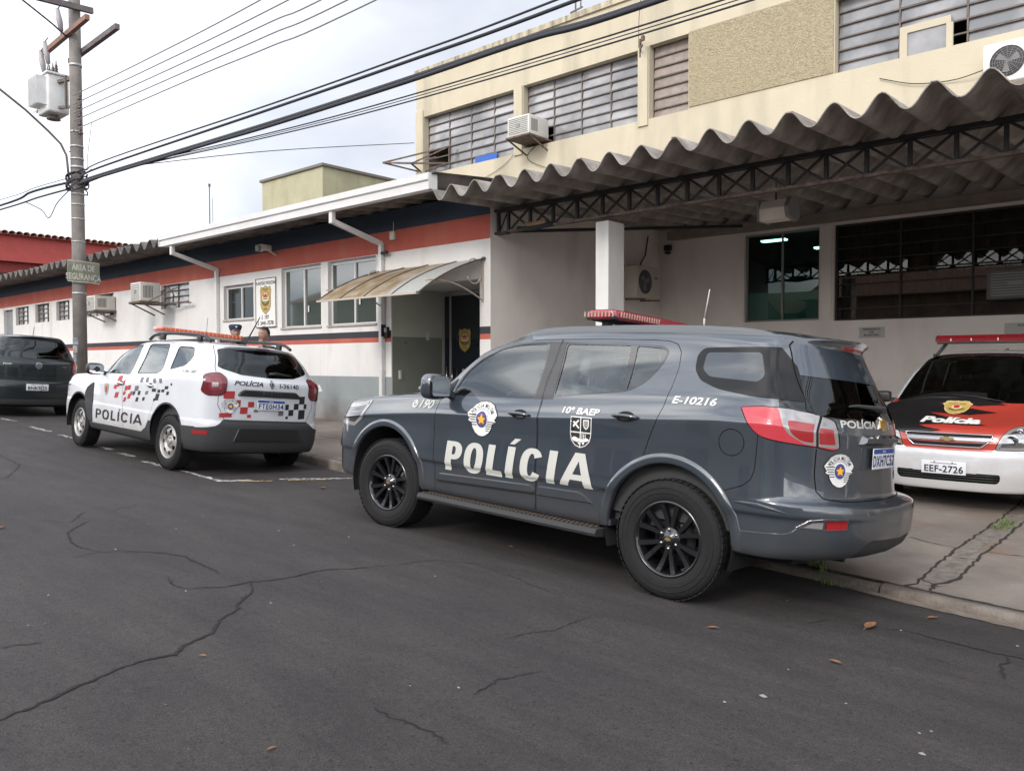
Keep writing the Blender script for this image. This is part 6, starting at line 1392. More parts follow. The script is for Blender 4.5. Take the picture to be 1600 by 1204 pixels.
# tail lamp
tl = rounded([(-.449,1.268),(-.57,1.280),(-.705,1.277),(-.823,1.252),(-.885,1.222),(-.910,1.15),(-.916,1.062),(-.900,1.045),(-.847,1.064),(-.752,1.076),(-.65,1.092),(-.578,1.111),(-.518,1.168)], [.01,.02,.02,.02,.02,.02,.01,.01,.02,.02,.02,.03,.03])
B_.label(inset(tl, -.006), 'S', SIDE2, 11); B_.label(tl, 'S', SIDE2, 31)
white = rounded([(-.62,1.30),(-.668,1.268),(-.692,1.20),(-.728,1.13),(-.80,1.075),(-.95,1.05),(-.95,1.28)], .02)
B_.label(white, 'S', SIDE2, 32, only=(31,))
B_.label(rounded([(-.716,1.212),(-.828,1.196),(-.832,1.086),(-.785,1.092),(-.742,1.13)], [.02,.01,.01,.02,.03]), 'S', SIDE2, 33, only=(32,))
B_.label(rounded([(-.848,1.176),(-.895,1.165),(-.905,1.078),(-.852,1.078)], .008), 'S', SIDE2, 33, only=(32,))
B_.label([(-.8355,1.27),(-.8445,1.27),(-.8505,1.04),(-.8415,1.04)], 'S', SIDE2, 34, only=(32, 31, 33))
# tailgate seam seen from behind and seams on the flank
gate = rounded([(-.01,.735),(.50,.738),(.655,.757),(.702,.80),(.712,.90),(.710,1.045),(.69,1.05),(.69,1.24),(.745,1.275),(.71,1.335),(.715,1.40),(.66,1.50),(.612,1.64),(.56,1.70),(-.01,1.72)], [0,.04,.03,.03,0,0,0,0,.01,0,0,0,.02,.03,0])
gl_ = [(.735,1.272),(.705,1.345),(.665,1.50),(.606,1.66)]
for seg in ([(0.0,.735),(.50,.738),(.655,.757),(.700,.80),(.710,.90),(.709,1.05)], [(.695,1.25),(.737,1.275),(.735,1.29),(.705,1.345),(.655,1.50),(.606,1.67),(.57,1.70)]): seam(B_, seg, 'R', REAR, 11, .007)
seam(B_, [(-.337,.742),(-.402,.763),(-.50,.80),(-.545,.84),(-.565,.90),(-.575,1.108)], 'S', C_S, 11, .005)
seam(B_, [(3.02,1.155),(2.8,1.172),(2.5,1.195),(2.30,1.215)], 'S', SIDE2, 11, .006)
# fuel flap
B_.label(circ2(.083, (-.413, 1.052)), 'S', C_S, 11, only=(0,)); B_.label(circ2(.078, (-.413, 1.052)), 'S', C_S, 36, only=(11,))
# head lamp, grille and lower bumper
hl = rounded([(3.13,1.105),(3.30,1.075),(3.62,1.03),(3.80,1.0),(3.80,.90),(3.50,.86),(3.33,.85),(3.22,.93)], .02)
B_.label(hl, 'S', lambda f: f.calc_center_median().y > .40 and f.calc_center_median().x > 3.0, 41, only=(0, 11))
B_.label(inset(hl, .035), 'S', lambda f: f.calc_center_median().y > .40 and f.calc_center_median().x > 3.0, 42, only=(41,))
B_.label(rounded([(-.1,.62),(.52,.62),(.56,.70),(.48,.98),(-.1,.98)], .03), 'F', FRONT, 43, only=(0,))
B_.label([(-.1,.40),(.60,.40),(.60,.56),(-.1,.56)], 'F', FRONT, 45, only=(0,))
# rear valance (dark diffuser) and reflector
B_.label(rounded([(-.1,.30),(.49,.30),(.47,.46),(.405,.52),(-.1,.505)], [0,0,.03,.03,0]), 'R', lambda f: f.calc_center_median().x < -.9, 44, only=(0,))
B_.piece([0], 'body', M_PGREY, SUV)
d_ = {}
for sd, nm in (('L', ''), ('R', '')):
    for lab, gl, nmw in ((9, 1, 'front'), (10, 3, 'rear')):
        o = B_.piece([lab], 'door', M_PGREY, SUV, 0., sd); d_[(sd, lab)] = o
        B_.piece([gl], 'side_window', M_GLS, o, -.006, sd)
        B_.piece([12 if lab == 9 else 13], 'door_pillar', mat('pillar_satin', (.030, .029, .031), .4, coat=.3), o, .001, sd)
        if lab == 9: B_.piece([2], 'window_trim', M_GLOSSK, o, -.001, sd)
        else: B_.piece([4], 'window_trim', M_GLOSSK, o, -.001, sd); B_.piece([5], 'quarter_window', M_GLS, o, -.006, sd)
B_.piece([11], 'panel_gap', M_SEAM, SUV, -.006)
for sd in ('L', 'R'): o = B_.piece([6], 'rear_side_window', mat('quarter_black', (.006, .006, .007), .14, spec=.35), SUV, -.001, sd); B_.piece([7], 'rear_side_pane', mat('tint_pane', (.045, .056, .068), .06, spec=.7), o, -.001, sd)
B_.piece([20], 'windscreen', M_GLS, SUV, -.004); B_.piece([21], 'rear_window', M_GLSD, SUV, -.003)
for sd in ('L', 'R'):
    t_ = B_.piece([31], 'tail_lamp', M_REDP2, SUV, .006, sd)
    B_.piece([32], 'lamp_lens', M_CLR, t_, .006, sd); B_.piece([33], 'lamp_lens', M_REDL, t_, .006, sd); B_.piece([34], 'lamp_gap', M_SEAM, t_, .006, sd)
    h_ = B_.piece([41], 'headlight', M_CLR, SUV, .004, sd); B_.piece([42], 'lamp_bowl', mat('bowl_grey', (.12, .12, .13), .15, .8, coat=1.), h_, .003, sd)
B_.piece([36], 'fuel_flap', M_PGREY, SUV, .0, 'L'); B_.piece([43], 'grille', M_GLOSSK, SUV, 0); B_.piece([44], 'rear_valance', M_TRIM, SUV, -.004); B_.piece([45], 'lower_grille', M_TRIM, SUV, -.004)
for sg, v in ((1, 'S'), (-1, 'P')): 
    b = MB(); 
# arch flares, wheels, wells
arch_flare(B_, SUV, .015, .42, .455, .522, -.04, math.pi+.04, M_PGREY, th=.009)
arch_flare(B_, SUV, 2.872, .42, .463, .528, -.03, math.pi+.06, M_PGREY, th=.009)
for x, st in ((0, 0), (2.845, R(4))):
    for sd in (1, -1):
        wheel(SUV, 'wheel', x, .7975*sd, .3875, .265, .245, 'black', sd, st)
        wheel_well(SUV, x+.02, .42, .468, .50, .915, sd)
b = MB(); b.box((-.72, -.66, .33), (3.4, .66, .42)); b.box((.48, -.74, .35), (2.38, .74, .46)); b.tube([(-.1, .35, .36), (-.92, .35, .38)], .03, 8); b.build('chassis', mat('under_black', (.006, .006, .006), .9), SUV)
b = MB(); b.box((-.66, -.80, .44), (2.5, .80, .50)); b.box((-.55, .80, .50), (2.3, .84, 1.10)); b.box((-.55, -.84, .50), (2.3, -.80, 1.10)); b.box((2.05, -.72, .9), (2.55, .72, 1.14)); b.cbox((2.05, .38, 1.17), (.3, .38, .10), bev=.04); b.build('cabin', M_INT, SUV)
for x, y in ((1.35, .38), (1.35, -.38), (.45, .42), (.45, -.05), (.45, -.45)): seat(SUV, x+.12, y, .62, M_INTG)
b = MB(); b.tube([(1.80+.05*math.cos(a), .38+.185*math.sin(a), 1.09+.175*math.cos(a)) for a in lin(0, 2*math.pi, 29)], .015, 8, cap=False); b.bar((1.80, .2, 1.09), (1.80, .56, 1.09), .03); b.bar((1.80, .38, 1.09), (2.05, .38, 1.02), .06); b.build('steering_wheel', M_INT, SUV)
b = MB(); b.box((-.5, -.57, 1.705), (1.45, .57, 1.72)); b.build('headliner', mat('liner', (.30, .30, .29), .9), SUV)
b = MB(); b.cbox((1.62, 0, 1.60), (.04, .24, .07), bev=.015); b.build('rear_view_mirror', M_INT, SUV)
# door mirrors
for sg in (1, -1):
    b = MB(); bm = bmesh.new(); bmesh.ops.create_uvsphere(bm, u_segments=20, v_segments=12, radius=1)
    for v in bm.verts:
        c = v.co; e = .55; f = lambda t: math.copysign(abs(t)**e, t)
        v.co = Vector((f(c.x)*.085*(1.0 if c.x > 0 else .75), f(c.y)*.125, f(c.z)*.105))
    for f in bm.faces: f.smooth = True
    M = Matrix.Translation((2.13, sg*1.06, 1.265)) @ Matrix.Rotation(sg*R(10), 4, 'Z'); bmesh.ops.transform(bm, matrix=M, verts=bm.verts[:]); me = bpy.data.meshes.new('door_mirror'); bm.to_mesh(me); bm.free(); me.materials.append(M_PGREY); mo = link('door_mirror', me, SUV)
    b = MB(); b.bar((2.12, sg*.86, 1.20), (2.12, sg*.98, 1.225), .08, .05); b.build('mirror_foot', M_TRIM, mo)
    b = MB(); q = rounded([(-.11, -.08), (.10, -.085), (.11, .05), (.09, .085), (-.10, .08)], .03); cz, cy, cx = 1.265, sg*1.06, 2.055
    b.add([(cx+.012, cy+y*1.08, cz+z*1.06) for y, z in q], [tuple(range(len(q)))], 1); b.add([(cx-.002, cy+y*.92, cz+z*.90) for y, z in q], [tuple(range(len(q)))], 0)
    n_ = len(q); b.add([(cx+.012, cy+y*1.08, cz+z*1.06) for y, z in q]+[(cx-.002, cy+y*.92, cz+z*.9) for y, z in q], [(i, (i+1) % n_, n_+(i+1) % n_, n_+i) for i in range(n_)], 1)
    b.build('mirror_glass', [mat('mirror_silver', (.7, .72, .75), .02, 1.), M_GLOSSK], mo)
    b = MB(); b.cbox((2.155, sg*1.165, 1.245), (.10, .015, .025), bev=.004); b.build('mirror_lamp', M_CLR, mo)
# sail trim, door handles, mouldings, side step
slab(B_, [(2.205,1.22),(2.195,1.275),(2.095,1.345),(2.118,1.222)], 'S', 'mirror_sail', M_TRIM, d_[('L', 9)], .006)
for lab, x, z in ((9, 1.308, 1.102), (10, .357, 1.153)):
    handle_cup(B_, d_[('L', lab)], x-.0, z-.002, M_SEAM); handle(B_, d_[('L', lab)], x, z, M_PGREY)
slab(B_, rounded([(2.195,.487),(2.165,.560),(1.155,.590),(1.125,.560),(1.125,.522)], [.01,.02,.03,.02,.01]), 'S', 'moulding', M_PGREY, d_[('L', 9)], .016, .008)
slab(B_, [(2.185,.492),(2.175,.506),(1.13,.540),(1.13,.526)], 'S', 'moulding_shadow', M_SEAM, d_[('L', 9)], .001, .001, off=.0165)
slab(B_, rounded([(1.103,.520),(1.103,.592),(.70,.600),(.585,.530)], [.01,.03,.04,.01]), 'S', 'moulding', M_PGREY, d_[('L', 10)], .016, .008)
for sg in (1, -1):
    b = MB(); b.prism([(.78*sg, .30), (1.00*sg, .325), (1.01*sg, .345), (.99*sg, .375), (.78*sg, .372)], .50, 2.33, axis='X'); so = b.build('side_step', M_TRIM, SUV)
    b = MB()
    for k in range(44):
        for j in range(2): b.cbox((.56+k*.04+.02*j, sg*(.90+j*.05), .380), (.022, .03, .008))
    b.build('step_tread', mat('tread_brownish', (.06, .045, .035), .8), so)
    b = MB(); b.box((.45, sg*.76, .40), (2.3, sg*.90, .44)); b.build('sill', M_PGREY, SUV)
# rear bumper details
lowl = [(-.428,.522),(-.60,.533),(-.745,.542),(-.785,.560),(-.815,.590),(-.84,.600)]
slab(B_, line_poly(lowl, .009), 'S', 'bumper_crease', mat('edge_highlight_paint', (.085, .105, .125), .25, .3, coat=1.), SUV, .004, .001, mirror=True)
B_.tree()
fog = [(-.805,.590),(-.865,.634),(-.930,.646),(-1.02,.650),(-1.012,.592),(-.929,.583)]
o = slab(B_, rounded(inset(fog, -.006), .008), 'S', 'bumper_lamp', M_CHR, SUV, .004, .002)
B_.poly([(-(p[0]+.86), p[1]-.62) for p in inset([(-.825,.592),(-.872,.628),(-.924,.637),(-.918,.587)], .004)], 'S', (-.86, .62), 'lamp_lens', M_CLR, o, off=.0075, step=.03)
B_.poly([(-(p[0]+.97), p[1]-.62) for p in [(-.928,.588),(-.934,.640),(-1.015,.645),(-1.007,.592)]], 'S', (-.97, .62), 'lamp_lens', M_REDL, o, off=.0075, step=.03)
slab(B_, [(-.43,.700),(-.50,.712),(-.60,.712),(-.70,.694),(-.78,.664),(-.68,.672),(-.55,.684)], 'S', 'bumper_swage', M_PGREY, SUV, .007, .009)
# number plate recess, handle bar, badge, wiper, spoiler, third brake lamp
slab(B_, rounded([(.37,1.075),(.335,1.145),(-.335,1.145),(-.37,1.075)], .02), 'R', 'tailgate_handle', M_PGREY, SUV, .035, .02)
slab(B_, rounded([(.34,.925),(.34,1.076),(-.34,1.076),(-.34,.925)], .03), 'R', 'plate_recess', mat('paint_recess', (.030, .038, .047), .4, coat=.6), SUV, .002, .004)
p_, n_ = B_.pt('R', .03, 1.0); plate(SUV, (p_.x-.014, .03, .997), (0, 0, 0), 'DXH7C52')
p_, n_ = B_.pt('R', 0, 1.215); bt = [(-.085, -.024), (-.03, -.024), (-.03, -.04), (.03, -.04), (.03, -.024), (.085, -.024), (.07, .024), (.03, .024), (.03, .04), (-.03, .04), (-.03, .024), (-.07, .024)]
slab(B_, [(x, y+1.212) for x, y in bt], 'R', 'maker_badge', mat('badge_gold', (.50, .33, .12), .3, .8), SUV, .012, .003)
slab(B_, inset([(x, y+1.212) for x, y in bt], -.006), 'R', 'badge_rim', M_CHR, SUV, .007, .002)
b = MB(); q0, _ = B_.pt('R', -.02, 1.315); q1, _ = B_.pt('R', .42, 1.31); b.tube([q0+Vector((-.03, 0, -.01)), q0+Vector((-.035, .15, .0)), q1+Vector((-.03, -.1, .01)), q1+Vector((-.02, 0, .005))], [.018, .014, .010, .006], 8)
b.cbox(q0+Vector((-.02, 0, -.01)), (.05, .09, .05), bev=.012); b.build('rear_wiper', M_TRIM, SUV)
slab(B_, rounded([(.16,1.672),(.15,1.702),(-.15,1.702),(-.16,1.672)], .008), 'R', 'brake_lamp', M_REDL, SUV, .006, .003)
# roof rails: long low bars on the roof edges
for sg in (1, -1):
    pts = [(1.62,.565,1.755),(1.50,.60,1.785),(1.25,.612,1.812),(.8,.615,1.825),(.2,.615,1.825),(-.2,.61,1.812),(-.42,.60,1.79),(-.56,.585,1.745)]; P = catmull(np.array(pts), 6); vs = []
    for p in P:
        w_ = .028; h_ = .018
        p = (p[0], p[1], p[2]-.038)
        for dy, dz in ((-w_, -.045), (-w_*.8, h_*.3), (-w_*.3, h_*.75), (w_*.3, h_*.7), (w_*.85, h_*.1), (w_, -.045)): vs.append((p[0], sg*(p[1]+dy), p[2]+dz))
    b = MB(); k = 6; b.add(vs, [(i*k+j, i*k+j+1, (i+1)*k+j+1, (i+1)*k+j) for i in range(len(P)-1) for j in range(k-1)], 0, True); b.add(vs[:k], [tuple(range(k))]); b.add(vs[-k:], [tuple(range(k))]); b.build('roof_rail', mat('rail_grey', (.085, .095, .105), .45, coat=.4), SUV)
for s in ('R',):
    pass
# light bar
LB = bpy.data.objects.new('light_bar', None); COL.objects.link(LB); LB.parent = SUV; LB.location = (.88, 0, 1.85)
b = MB(); b.cbox((0, 0, .015), (.26, 1.16, .03), bev=.01); b.bar((0, .48, 0), (0, .48, -.05), .06); b.bar((0, -.48, 0), (0, -.48, -.05), .06); b.build('bar_base', M_TRIM, LB)
out = []
for a in lin(0, 2*math.pi, 49)[:-1]:
    ca, sa = math.cos(a), math.sin(a); out.append((math.copysign(abs(ca)**.45, ca)*.155, math.copysign(abs(sa)**.30, sa)*.60))
b = MB(); rows = [(.92, .0), (1.0, .018), (1.0, .045), (.94, .068), (.80, .076)]; vs = []
for s_, z in rows: vs += [(x*(s_ if abs(x) > 0 else 1), y*(1-(1-s_)*.28), z) for x, y in out]
n_ = len(out); b.add(vs, [(j*n_+i, j*n_+(i+1) % n_, (j+1)*n_+(i+1) % n_, (j+1)*n_+i) for j in range(4) for i in range(n_)], 0, False); b.add(vs[-n_:], [tuple(range(n_))], 0)
def lens_mat(name, c):
    m = mat(name, c, .25, coat=1., spec=.6); t = m.node_tree; p = t.nodes['Principled BSDF']; g = t.nodes.new('ShaderNodeTexCoord'); w = t.nodes.new('ShaderNodeTexWave'); w.inputs['Scale'].default_value = 14; w.bands_direction = 'Y'
    t.links.new(g.outputs['Object'], w.inputs['Vector']); bb = t.nodes.new('ShaderNodeBump'); bb.inputs['Distance'].default_value = .006; bb.inputs['Strength'].default_value = .8; t.links.new(w.outputs['Fac'], bb.inputs['Height']); t.links.new(bb.outputs[0], p.inputs['Normal']); return m
b.build('bar_lens', lens_mat('bar_red', (.30, .012, .025)), LB)
b = MB()
for k in range(22):
    a = .62*math.pi+k*.0; 
for k in range(16): b.cbox((-.159+.0, .53-k*.035, .038), (.006, .012, .040), 0, Matrix.Rotation(R(12), 3, 'X'))
for k in range(9): b.cbox((-.13+k*.032, .601, .038), (.012, .006, .040))
b.build('lens_ribs', mat('rib_pale', (.40, .26, .22), .4), LB)
b = MB(); z0 = B_.pt('T', .33, 0)[0].z; b.tube([(.33, 0, z0), (.33, 0, z0+.03)], .02, 10); b.tube([(.33, 0, z0+.03), (.33, 0, z0+.10)], .008, 6); b.tube([(.33, 0, z0+.10), (.30, 0, z0+.32)], .005, 6); b.build('antenna', mat('antenna_pale', (.4, .38, .35), .5), SUV)
# decals
LF = d_[('L', 9)]; LR = d_[('L', 10)]
B_.text('190', .068, 'S', (2.375, 1.114), 'decal_190', M_REFL, SUV, width=.18, bold=.035, shear=.25)
o = B_.poly(circ2(.036, (0, 0), 20), 'S', (2.525, 1.106), 'decal_phone', M_REFL, SUV); B_.poly([(-.016,-.012),(-.004,-.02),(.014,-.014),(.018,.0),(.008,.006),(.004,-.004),(-.006,-.006),(-.006,.008),(.002,.018),(-.010,.022),(-.018,.008)], 'S', (2.525, 1.106), 'decal_phone', M_PGREY, SUV, off=.004)
# big POLICIA lettering across both doors: letter boxes from the photograph's spacing
LT = [('P', 2.090, 1.880), ('O', 1.872, 1.640), ('L', 1.622, 1.430), ('Í', 1.418, 1.318), ('C', 1.275, 1.040), ('I', 1.010, .910), ('A', .885, .565)]
def big_letters(B, LT, z0f, h, m, parent, shear=.10, stroke=.25, names='decal_letter'):
    wr = (LT[1][1]-LT[1][2])/h; s_ = stroke
    for ch, xa, xb in LT:
        w_ = (xa-xb)/h-shear; V, F = glyph(ch, w_, s_ if ch not in 'IÍ' else w_)
        B.drape([((x+shear*y)*h, y*h) for x, y in V], F, 'S', names, m, parent if not callable(parent) else parent(xa), .004, .02, (xa, z0f((xa+xb)/2)))
big_letters(B_, LT, lambda x: .595+.028*(2.0-x), .238, M_REFL, lambda x: LF if x > 1.2 else LR, stroke=.31)
pm_emblem(B_, LF, 'S', (1.692, 1.038), .285)
B_.text('10º BAEP', .043, 'S', (.742, 1.163), 'decal_text', mat('decal_white', (.68, .68, .66), .5), LR, width=.33, bold=.04, shear=.1)
shc = (.722, 1.018); sp = lambda P: [(x, y) for x, y in P]
shp = [(-.092,.105),(.092,.105),(.092,-.02),(.080,-.065),(.045,-.098),(0,-.112),(-.045,-.098),(-.080,-.065),(-.092,-.02)]
B_.poly(shp, 'S', shc, 'shield_rim', M_WHTP, LR, .003); B_.poly(inset(shp, .006), 'S', shc, 'shield_field', M_BLKP, LR, .004)
B_.poly([(-.004,.10),(.004,.10),(.004,-.106),(-.004,-.106)], 'S', shc, 'shield_bar', M_WHTP, LR, .005); B_.poly([(-.087,.0),(.087,.0),(.087,-.008),(-.087,-.008)], 'S', shc, 'shield_bar', M_WHTP, LR, .005)
for a in (.75, -.75):
    ca, sa = math.cos(a), math.sin(a); q = [(-.042,-.006),(.042,-.004),(.042,.008),(-.02,.010),(-.03,-.0),(-.036,-.016),(-.048,-.016)]; B_.poly([(-.046+x*ca-y*sa, .052+x*sa*1.0+y*ca) for x, y in q], 'S', shc, 'shield_charge', M_WHTP, LR, .005)
B_.poly([(.022,.088),(.072,.088),(.072,.05),(.064,.03),(.047,.018),(.030,.03),(.022,.05)], 'S', shc, 'shield_charge', M_WHTP, LR, .005)
B_.poly([(.030,.080),(.064,.080),(.064,.05),(.058,.034),(.047,.028),(.036,.034),(.030,.05)], 'S', shc, 'shield_charge', mat('charge_grey', (.25, .25, .25), .6), LR, .006)
for k in range(3): B_.poly([(.012+k*.014,-.012),(.018+k*.014,-.012),(.018+k*.014,-.05),(.012+k*.014,-.05)], 'S', shc, 'shield_charge', M_WHTP, LR, .005)
B_.poly(smooth_poly([(-.075,-.05),(-.05,-.035),(-.02,-.045),(.02,-.05),(.055,-.04),(.078,-.055),(.05,-.066),(.02,-.07),(-.02,-.066),(-.055,-.068)], 3), 'S', shc, 'shield_charge', M_WHTP, LR, .005)
for i in range(4):
    for j in range(2):
        if (i+j) % 2: B_.poly([(-.036+i*.018,-.086+j*.014),(-.018+i*.018,-.086+j*.014),(-.018+i*.018,-.072+j*.014),(-.036+i*.018,-.072+j*.014)], 'S', shc, 'shield_check', M_WHTP, LR, .005)
B_.text('E-10216', .045, 'S', (-.125, 1.288), 'decal_number', mat('decal_white', (.68, .68, .66)), SUV, width=.315, bold=.035, shear=.2)
pm_emblem(B_, SUV, 'R', (.530, .925), .21)
B_.text('POLÍCIA', .042, 'R', (.325, 1.206), 'decal_text', M_REFL, SUV, width=.40, bold=.04)
B_.text('I', .05, 'R', (-.12, 1.205), 'decal_text', M_REFL, SUV, bold=.03)
# ================================================================ white compact patrol SUV
DUS = place_car('police_car', (-9.85578, 5.40412, .092), -.02681, .0455, .085, 'white police SUV with orange light bar, red and black checks and POLICIA lettering', 'police car')
planD = [(3.53,0),(3.51,.40),(3.45,.66),(3.36,.80),(3.20,.875),(2.95,.905),(2.45,.915),(2.1,.915),(1.55,.915),(1.1,.915),(.65,.915),(.15,.915),(-.30,.91),(-.50,.895),(-.68,.825),(-.775,.64),(-.82,.34),(-.835,0)]
zbD = [.95,.96,.975,.995,1.02,1.045,1.075,1.085,1.11,1.14,1.185,1.25,1.28,1.28,1.27,1.262,1.26,1.258]
lowD = rails_lower(planD, [(.30, .16, -.10, .06), (.30, .06, -.03, .0), (.39, .02, .02, -.035), (.50, .006, .03, -.045), (.60, .0, .03, -.045), (.66, .0, .02, -.03), (.69, .004, .01, .0), (.82, .002, .0, .0)])
def mkD(zl, ins, df, dr): return rails_lower(planD, [(zl, ins, df, dr)])[0]
s0D = mkD([z-.13 for z in zbD], .0, -.02, .0); s1D = mkD([z-.07 for z in zbD], .018, -.04, .01); blD = mkD(zbD, .050, -.08, .05)
for i, p in {14: (-.60, .76), 15: (-.685, .60), 16: (-.735, .33), 17: (-.75, 0)}.items(): blD[i] = (p[0], p[1], zbD[i])
D9 = [(3.42,0,.99),(3.39,.37,1.005),(3.30,.57,1.02),(3.19,.69,1.035),(3.03,.75,1.05),(2.8,.79,1.06),(2.42,.83,1.10),(2.05,.835,1.125),(1.62,.80,1.30),(1.05,.765,1.37),(.6,.765,1.40),(.15,.765,1.43),(-.25,.76,1.44),(-.40,.745,1.44),(-.50,.69,1.44),(-.60,.52,1.435),(-.655,.29,1.43),(-.67,0,1.43)]
D10 = [(3.34,0,1.02),(3.31,.31,1.03),(3.21,.47,1.045),(3.08,.56,1.06),(2.9,.61,1.08),(2.7,.65,1.09),(2.40,.69,1.125),(2.13,.775,1.17),(1.66,.715,1.46),(1.22,.675,1.575),(.65,.665,1.59),(.15,.66,1.592),(-.20,.655,1.585),(-.33,.64,1.575),(-.41,.585,1.57),(-.475,.43,1.585),(-.52,.23,1.592),(-.53,0,1.595)]
D11 = [(3.26,0,1.04),(3.22,.22,1.05),(3.12,.33,1.065),(2.99,.39,1.08),(2.82,.44,1.098),(2.64,.46,1.105),(2.42,.48,1.138),(2.26,.52,1.185),(1.74,.53,1.45),(1.27,.57,1.61),(.65,.58,1.635),(.15,.58,1.638),(-.2,.575,1.628),(-.34,.56,1.615),(-.44,.50,1.608),(-.52,.37,1.612),(-.565,.2,1.616),(-.58,0,1.618)]
D12 = [(3.18,0,1.055),(3.14,.12,1.065),(3.05,.2,1.08),(2.93,.24,1.092),(2.78,.26,1.108),(2.62,.27,1.115),(2.44,.28,1.145),(2.36,.28,1.18),(1.80,.28,1.46),(1.34,.32,1.625),(.7,.33,1.655),(.15,.33,1.66),(-.2,.33,1.65),(-.36,.33,1.636),(-.48,.28,1.628),(-.54,.2,1.628),(-.575,.1,1.628),(-.585,0,1.628)]
D13 = [(3.14,0,1.065),(3.09,0,1.072),(3.0,0,1.085),(2.9,0,1.098),(2.77,0,1.112),(2.62,0,1.12),(2.47,0,1.148),(2.40,0,1.175),(1.82,0,1.46),(1.36,0,1.63),(.7,0,1.663),(.15,0,1.668),(-.2,0,1.658),(-.37,0,1.642),(-.49,0,1.634),(-.55,0,1.632),(-.58,0,1.631),(-.59,0,1.63)]
DB = Body(lowD+[s0D, s1D, blD, D9, D10, D11, D12, D13], 7, 4)

B_ = DB
M_PWH = mat('paint_white', (.64, .66, .70), .32, spec=.5, coat=1., coat_r=.03, var=.05, vscale=3, splash=(.3, .9, (.30, .26, .22), 5., .45))
WHT_ = M_PWH
for cx, cz, r in ((.04, .41, .405), (2.70, .37, .405)):
    pl = [(cx+r*math.cos(a), cz+r*math.sin(a)) for a in lin(-.1, math.pi+.1, 35)]; pl = [(cx+r, .1)]+pl+[(cx-r, .1)]
    B_.label(inset(pl, -.022), 'S', C_ANY, 50); B_.label(pl, 'S', C_ANY, 99)
clad = [(2.205,.965),(2.30,.935),(2.43,.875),(2.495,.79),(2.47,.68),(2.35,.42),(2.20,.392),(2.205,.69),(2.212,.83)]
B_.label(rounded(clad, .03), 'S', C_S, 50)
B_.label([(2.36,.20),(2.36,.42),(2.20,.385),(.70,.40),(.58,.46),(.49,.57),(.45,.57),(.40,.2)], 'S', C_ANY, 50, only=(0,))
fd = [(2.20,.390),(2.205,.69),(2.215,.85),(2.245,.97),(2.19,1.07),(2.06,1.165),(1.90,1.325),(1.72,1.455),(1.52,1.545),(1.33,1.588),(1.222,1.592),(1.232,1.35),(1.228,1.132),(1.305,.957),(1.30,.80),(1.25,.60),(1.222,.392)]
rd = [(1.217,.396),(1.244,.60),(1.294,.80),(1.299,.957),(1.222,1.132),(1.226,1.35),(1.216,1.592),(.80,1.605),(.50,1.603),(.465,1.50),(.30,1.25),(.285,1.15),(.36,.90),(.43,.75),(.49,.60),(.57,.47),(.70,.402)]
B_.label(fd, 'S', C_S, 11, only=(0,)); B_.label(inset(fd, .004), 'S', C_S, 9, only=(11,))
B_.label(rd, 'S', C_S, 11, only=(0,)); B_.label(inset(rd, .004), 'S', C_S, 10, only=(11,))
w1 = rounded([(2.0,1.125),(1.90,1.26),(1.71,1.435),(1.48,1.52),(1.272,1.545),(1.245,1.142)], [.03,.05,.06,.05,.02,.03])
w2 = rounded([(1.03,1.165),(1.065,1.562),(.562,1.575),(.36,1.25),(.42,1.20)], [.02,.03,.05,.03,.04])
w3 = rounded([(.14,1.262),(.285,1.556),(-.09,1.553),(-.225,1.43),(-.18,1.33)], [.02,.04,.06,.05,.06])
B_.label(inset(w1, -.014), 'S', C_S, 2, only=(9, 11)); B_.label(w1, 'S', C_S, 1, only=(2,))
B_.label(inset(w2, -.014), 'S', C_S, 4, only=(10, 11)); B_.label(w2, 'S', C_S, 3, only=(4,))
B_.label(inset(w3, -.012), 'S', C_S, 6, only=(0,)); B_.label(w3, 'S', C_S, 7, only=(6,))
nlow = len(lowD)+2
for f in B_.bm.faces:
    if 7.1 < f[B_.sl] < 8.9 and f[B_.rl] > nlow+2.2 and f[B_.fl] in (0, 11): f[B_.fl] = 20
XR_ = lambda f: f.calc_center_median().x < -.38
rg_ = rounded([(-.01,1.598),(.45,1.590),(.575,1.562),(.648,1.345),(.60,1.320),(.38,1.262),(-.01,1.245)], [0,.03,.03,.02,.02,.02,0])
B_.label(rg_, 'R', lambda f: f.normal.x < -.2, 21)
for sg_ in ([(.58,1.615),(.60,1.57),(.672,1.345),(.69,1.15),(.685,.88),(.60,.712)],): seam(B_, sg_, 'R', REAR, 11, .007)
tl = rounded([(.830,1.225),(.735,1.262),(.635,1.272),(.598,1.225),(.605,1.035),(.650,.998),(.80,.985),(.850,1.03)], [.04,.04,.04,.04,.04,.04,.04,.04])
B_.label(inset(tl, -.006), 'R', XR_, 11); B_.label(tl, 'R', XR_, 31)
B_.label(rounded([(.80,1.19),(.665,1.215),(.650,1.07),(.79,1.05)], .03), 'R', XR_, 33, only=(31,))
B_.label([(.77,1.145),(.70,1.155),(.695,1.10),(.765,1.09)], 'R', XR_, 32, only=(33,))
bump = [(-.01,.20),(.95,.20),(.95,.585),(.90,.585),(.78,.605),(.71,.622),(.665,.65),(.60,.705),(-.01,.705)]
B_.label(bump, 'R', XR_, 50)
B_.label([(-.337,.20),(-.337,.588),(-.60,.598),(-.60,.20)], 'S', C_S, 50, only=(0,))
hl = rounded([(2.98,1.045),(3.25,1.02),(3.55,.98),(3.55,.86),(3.1,.86),(2.96,.93)], .03)
CF = lambda f: f.calc_center_median().y > .38 and f.calc_center_median().x > 2.9
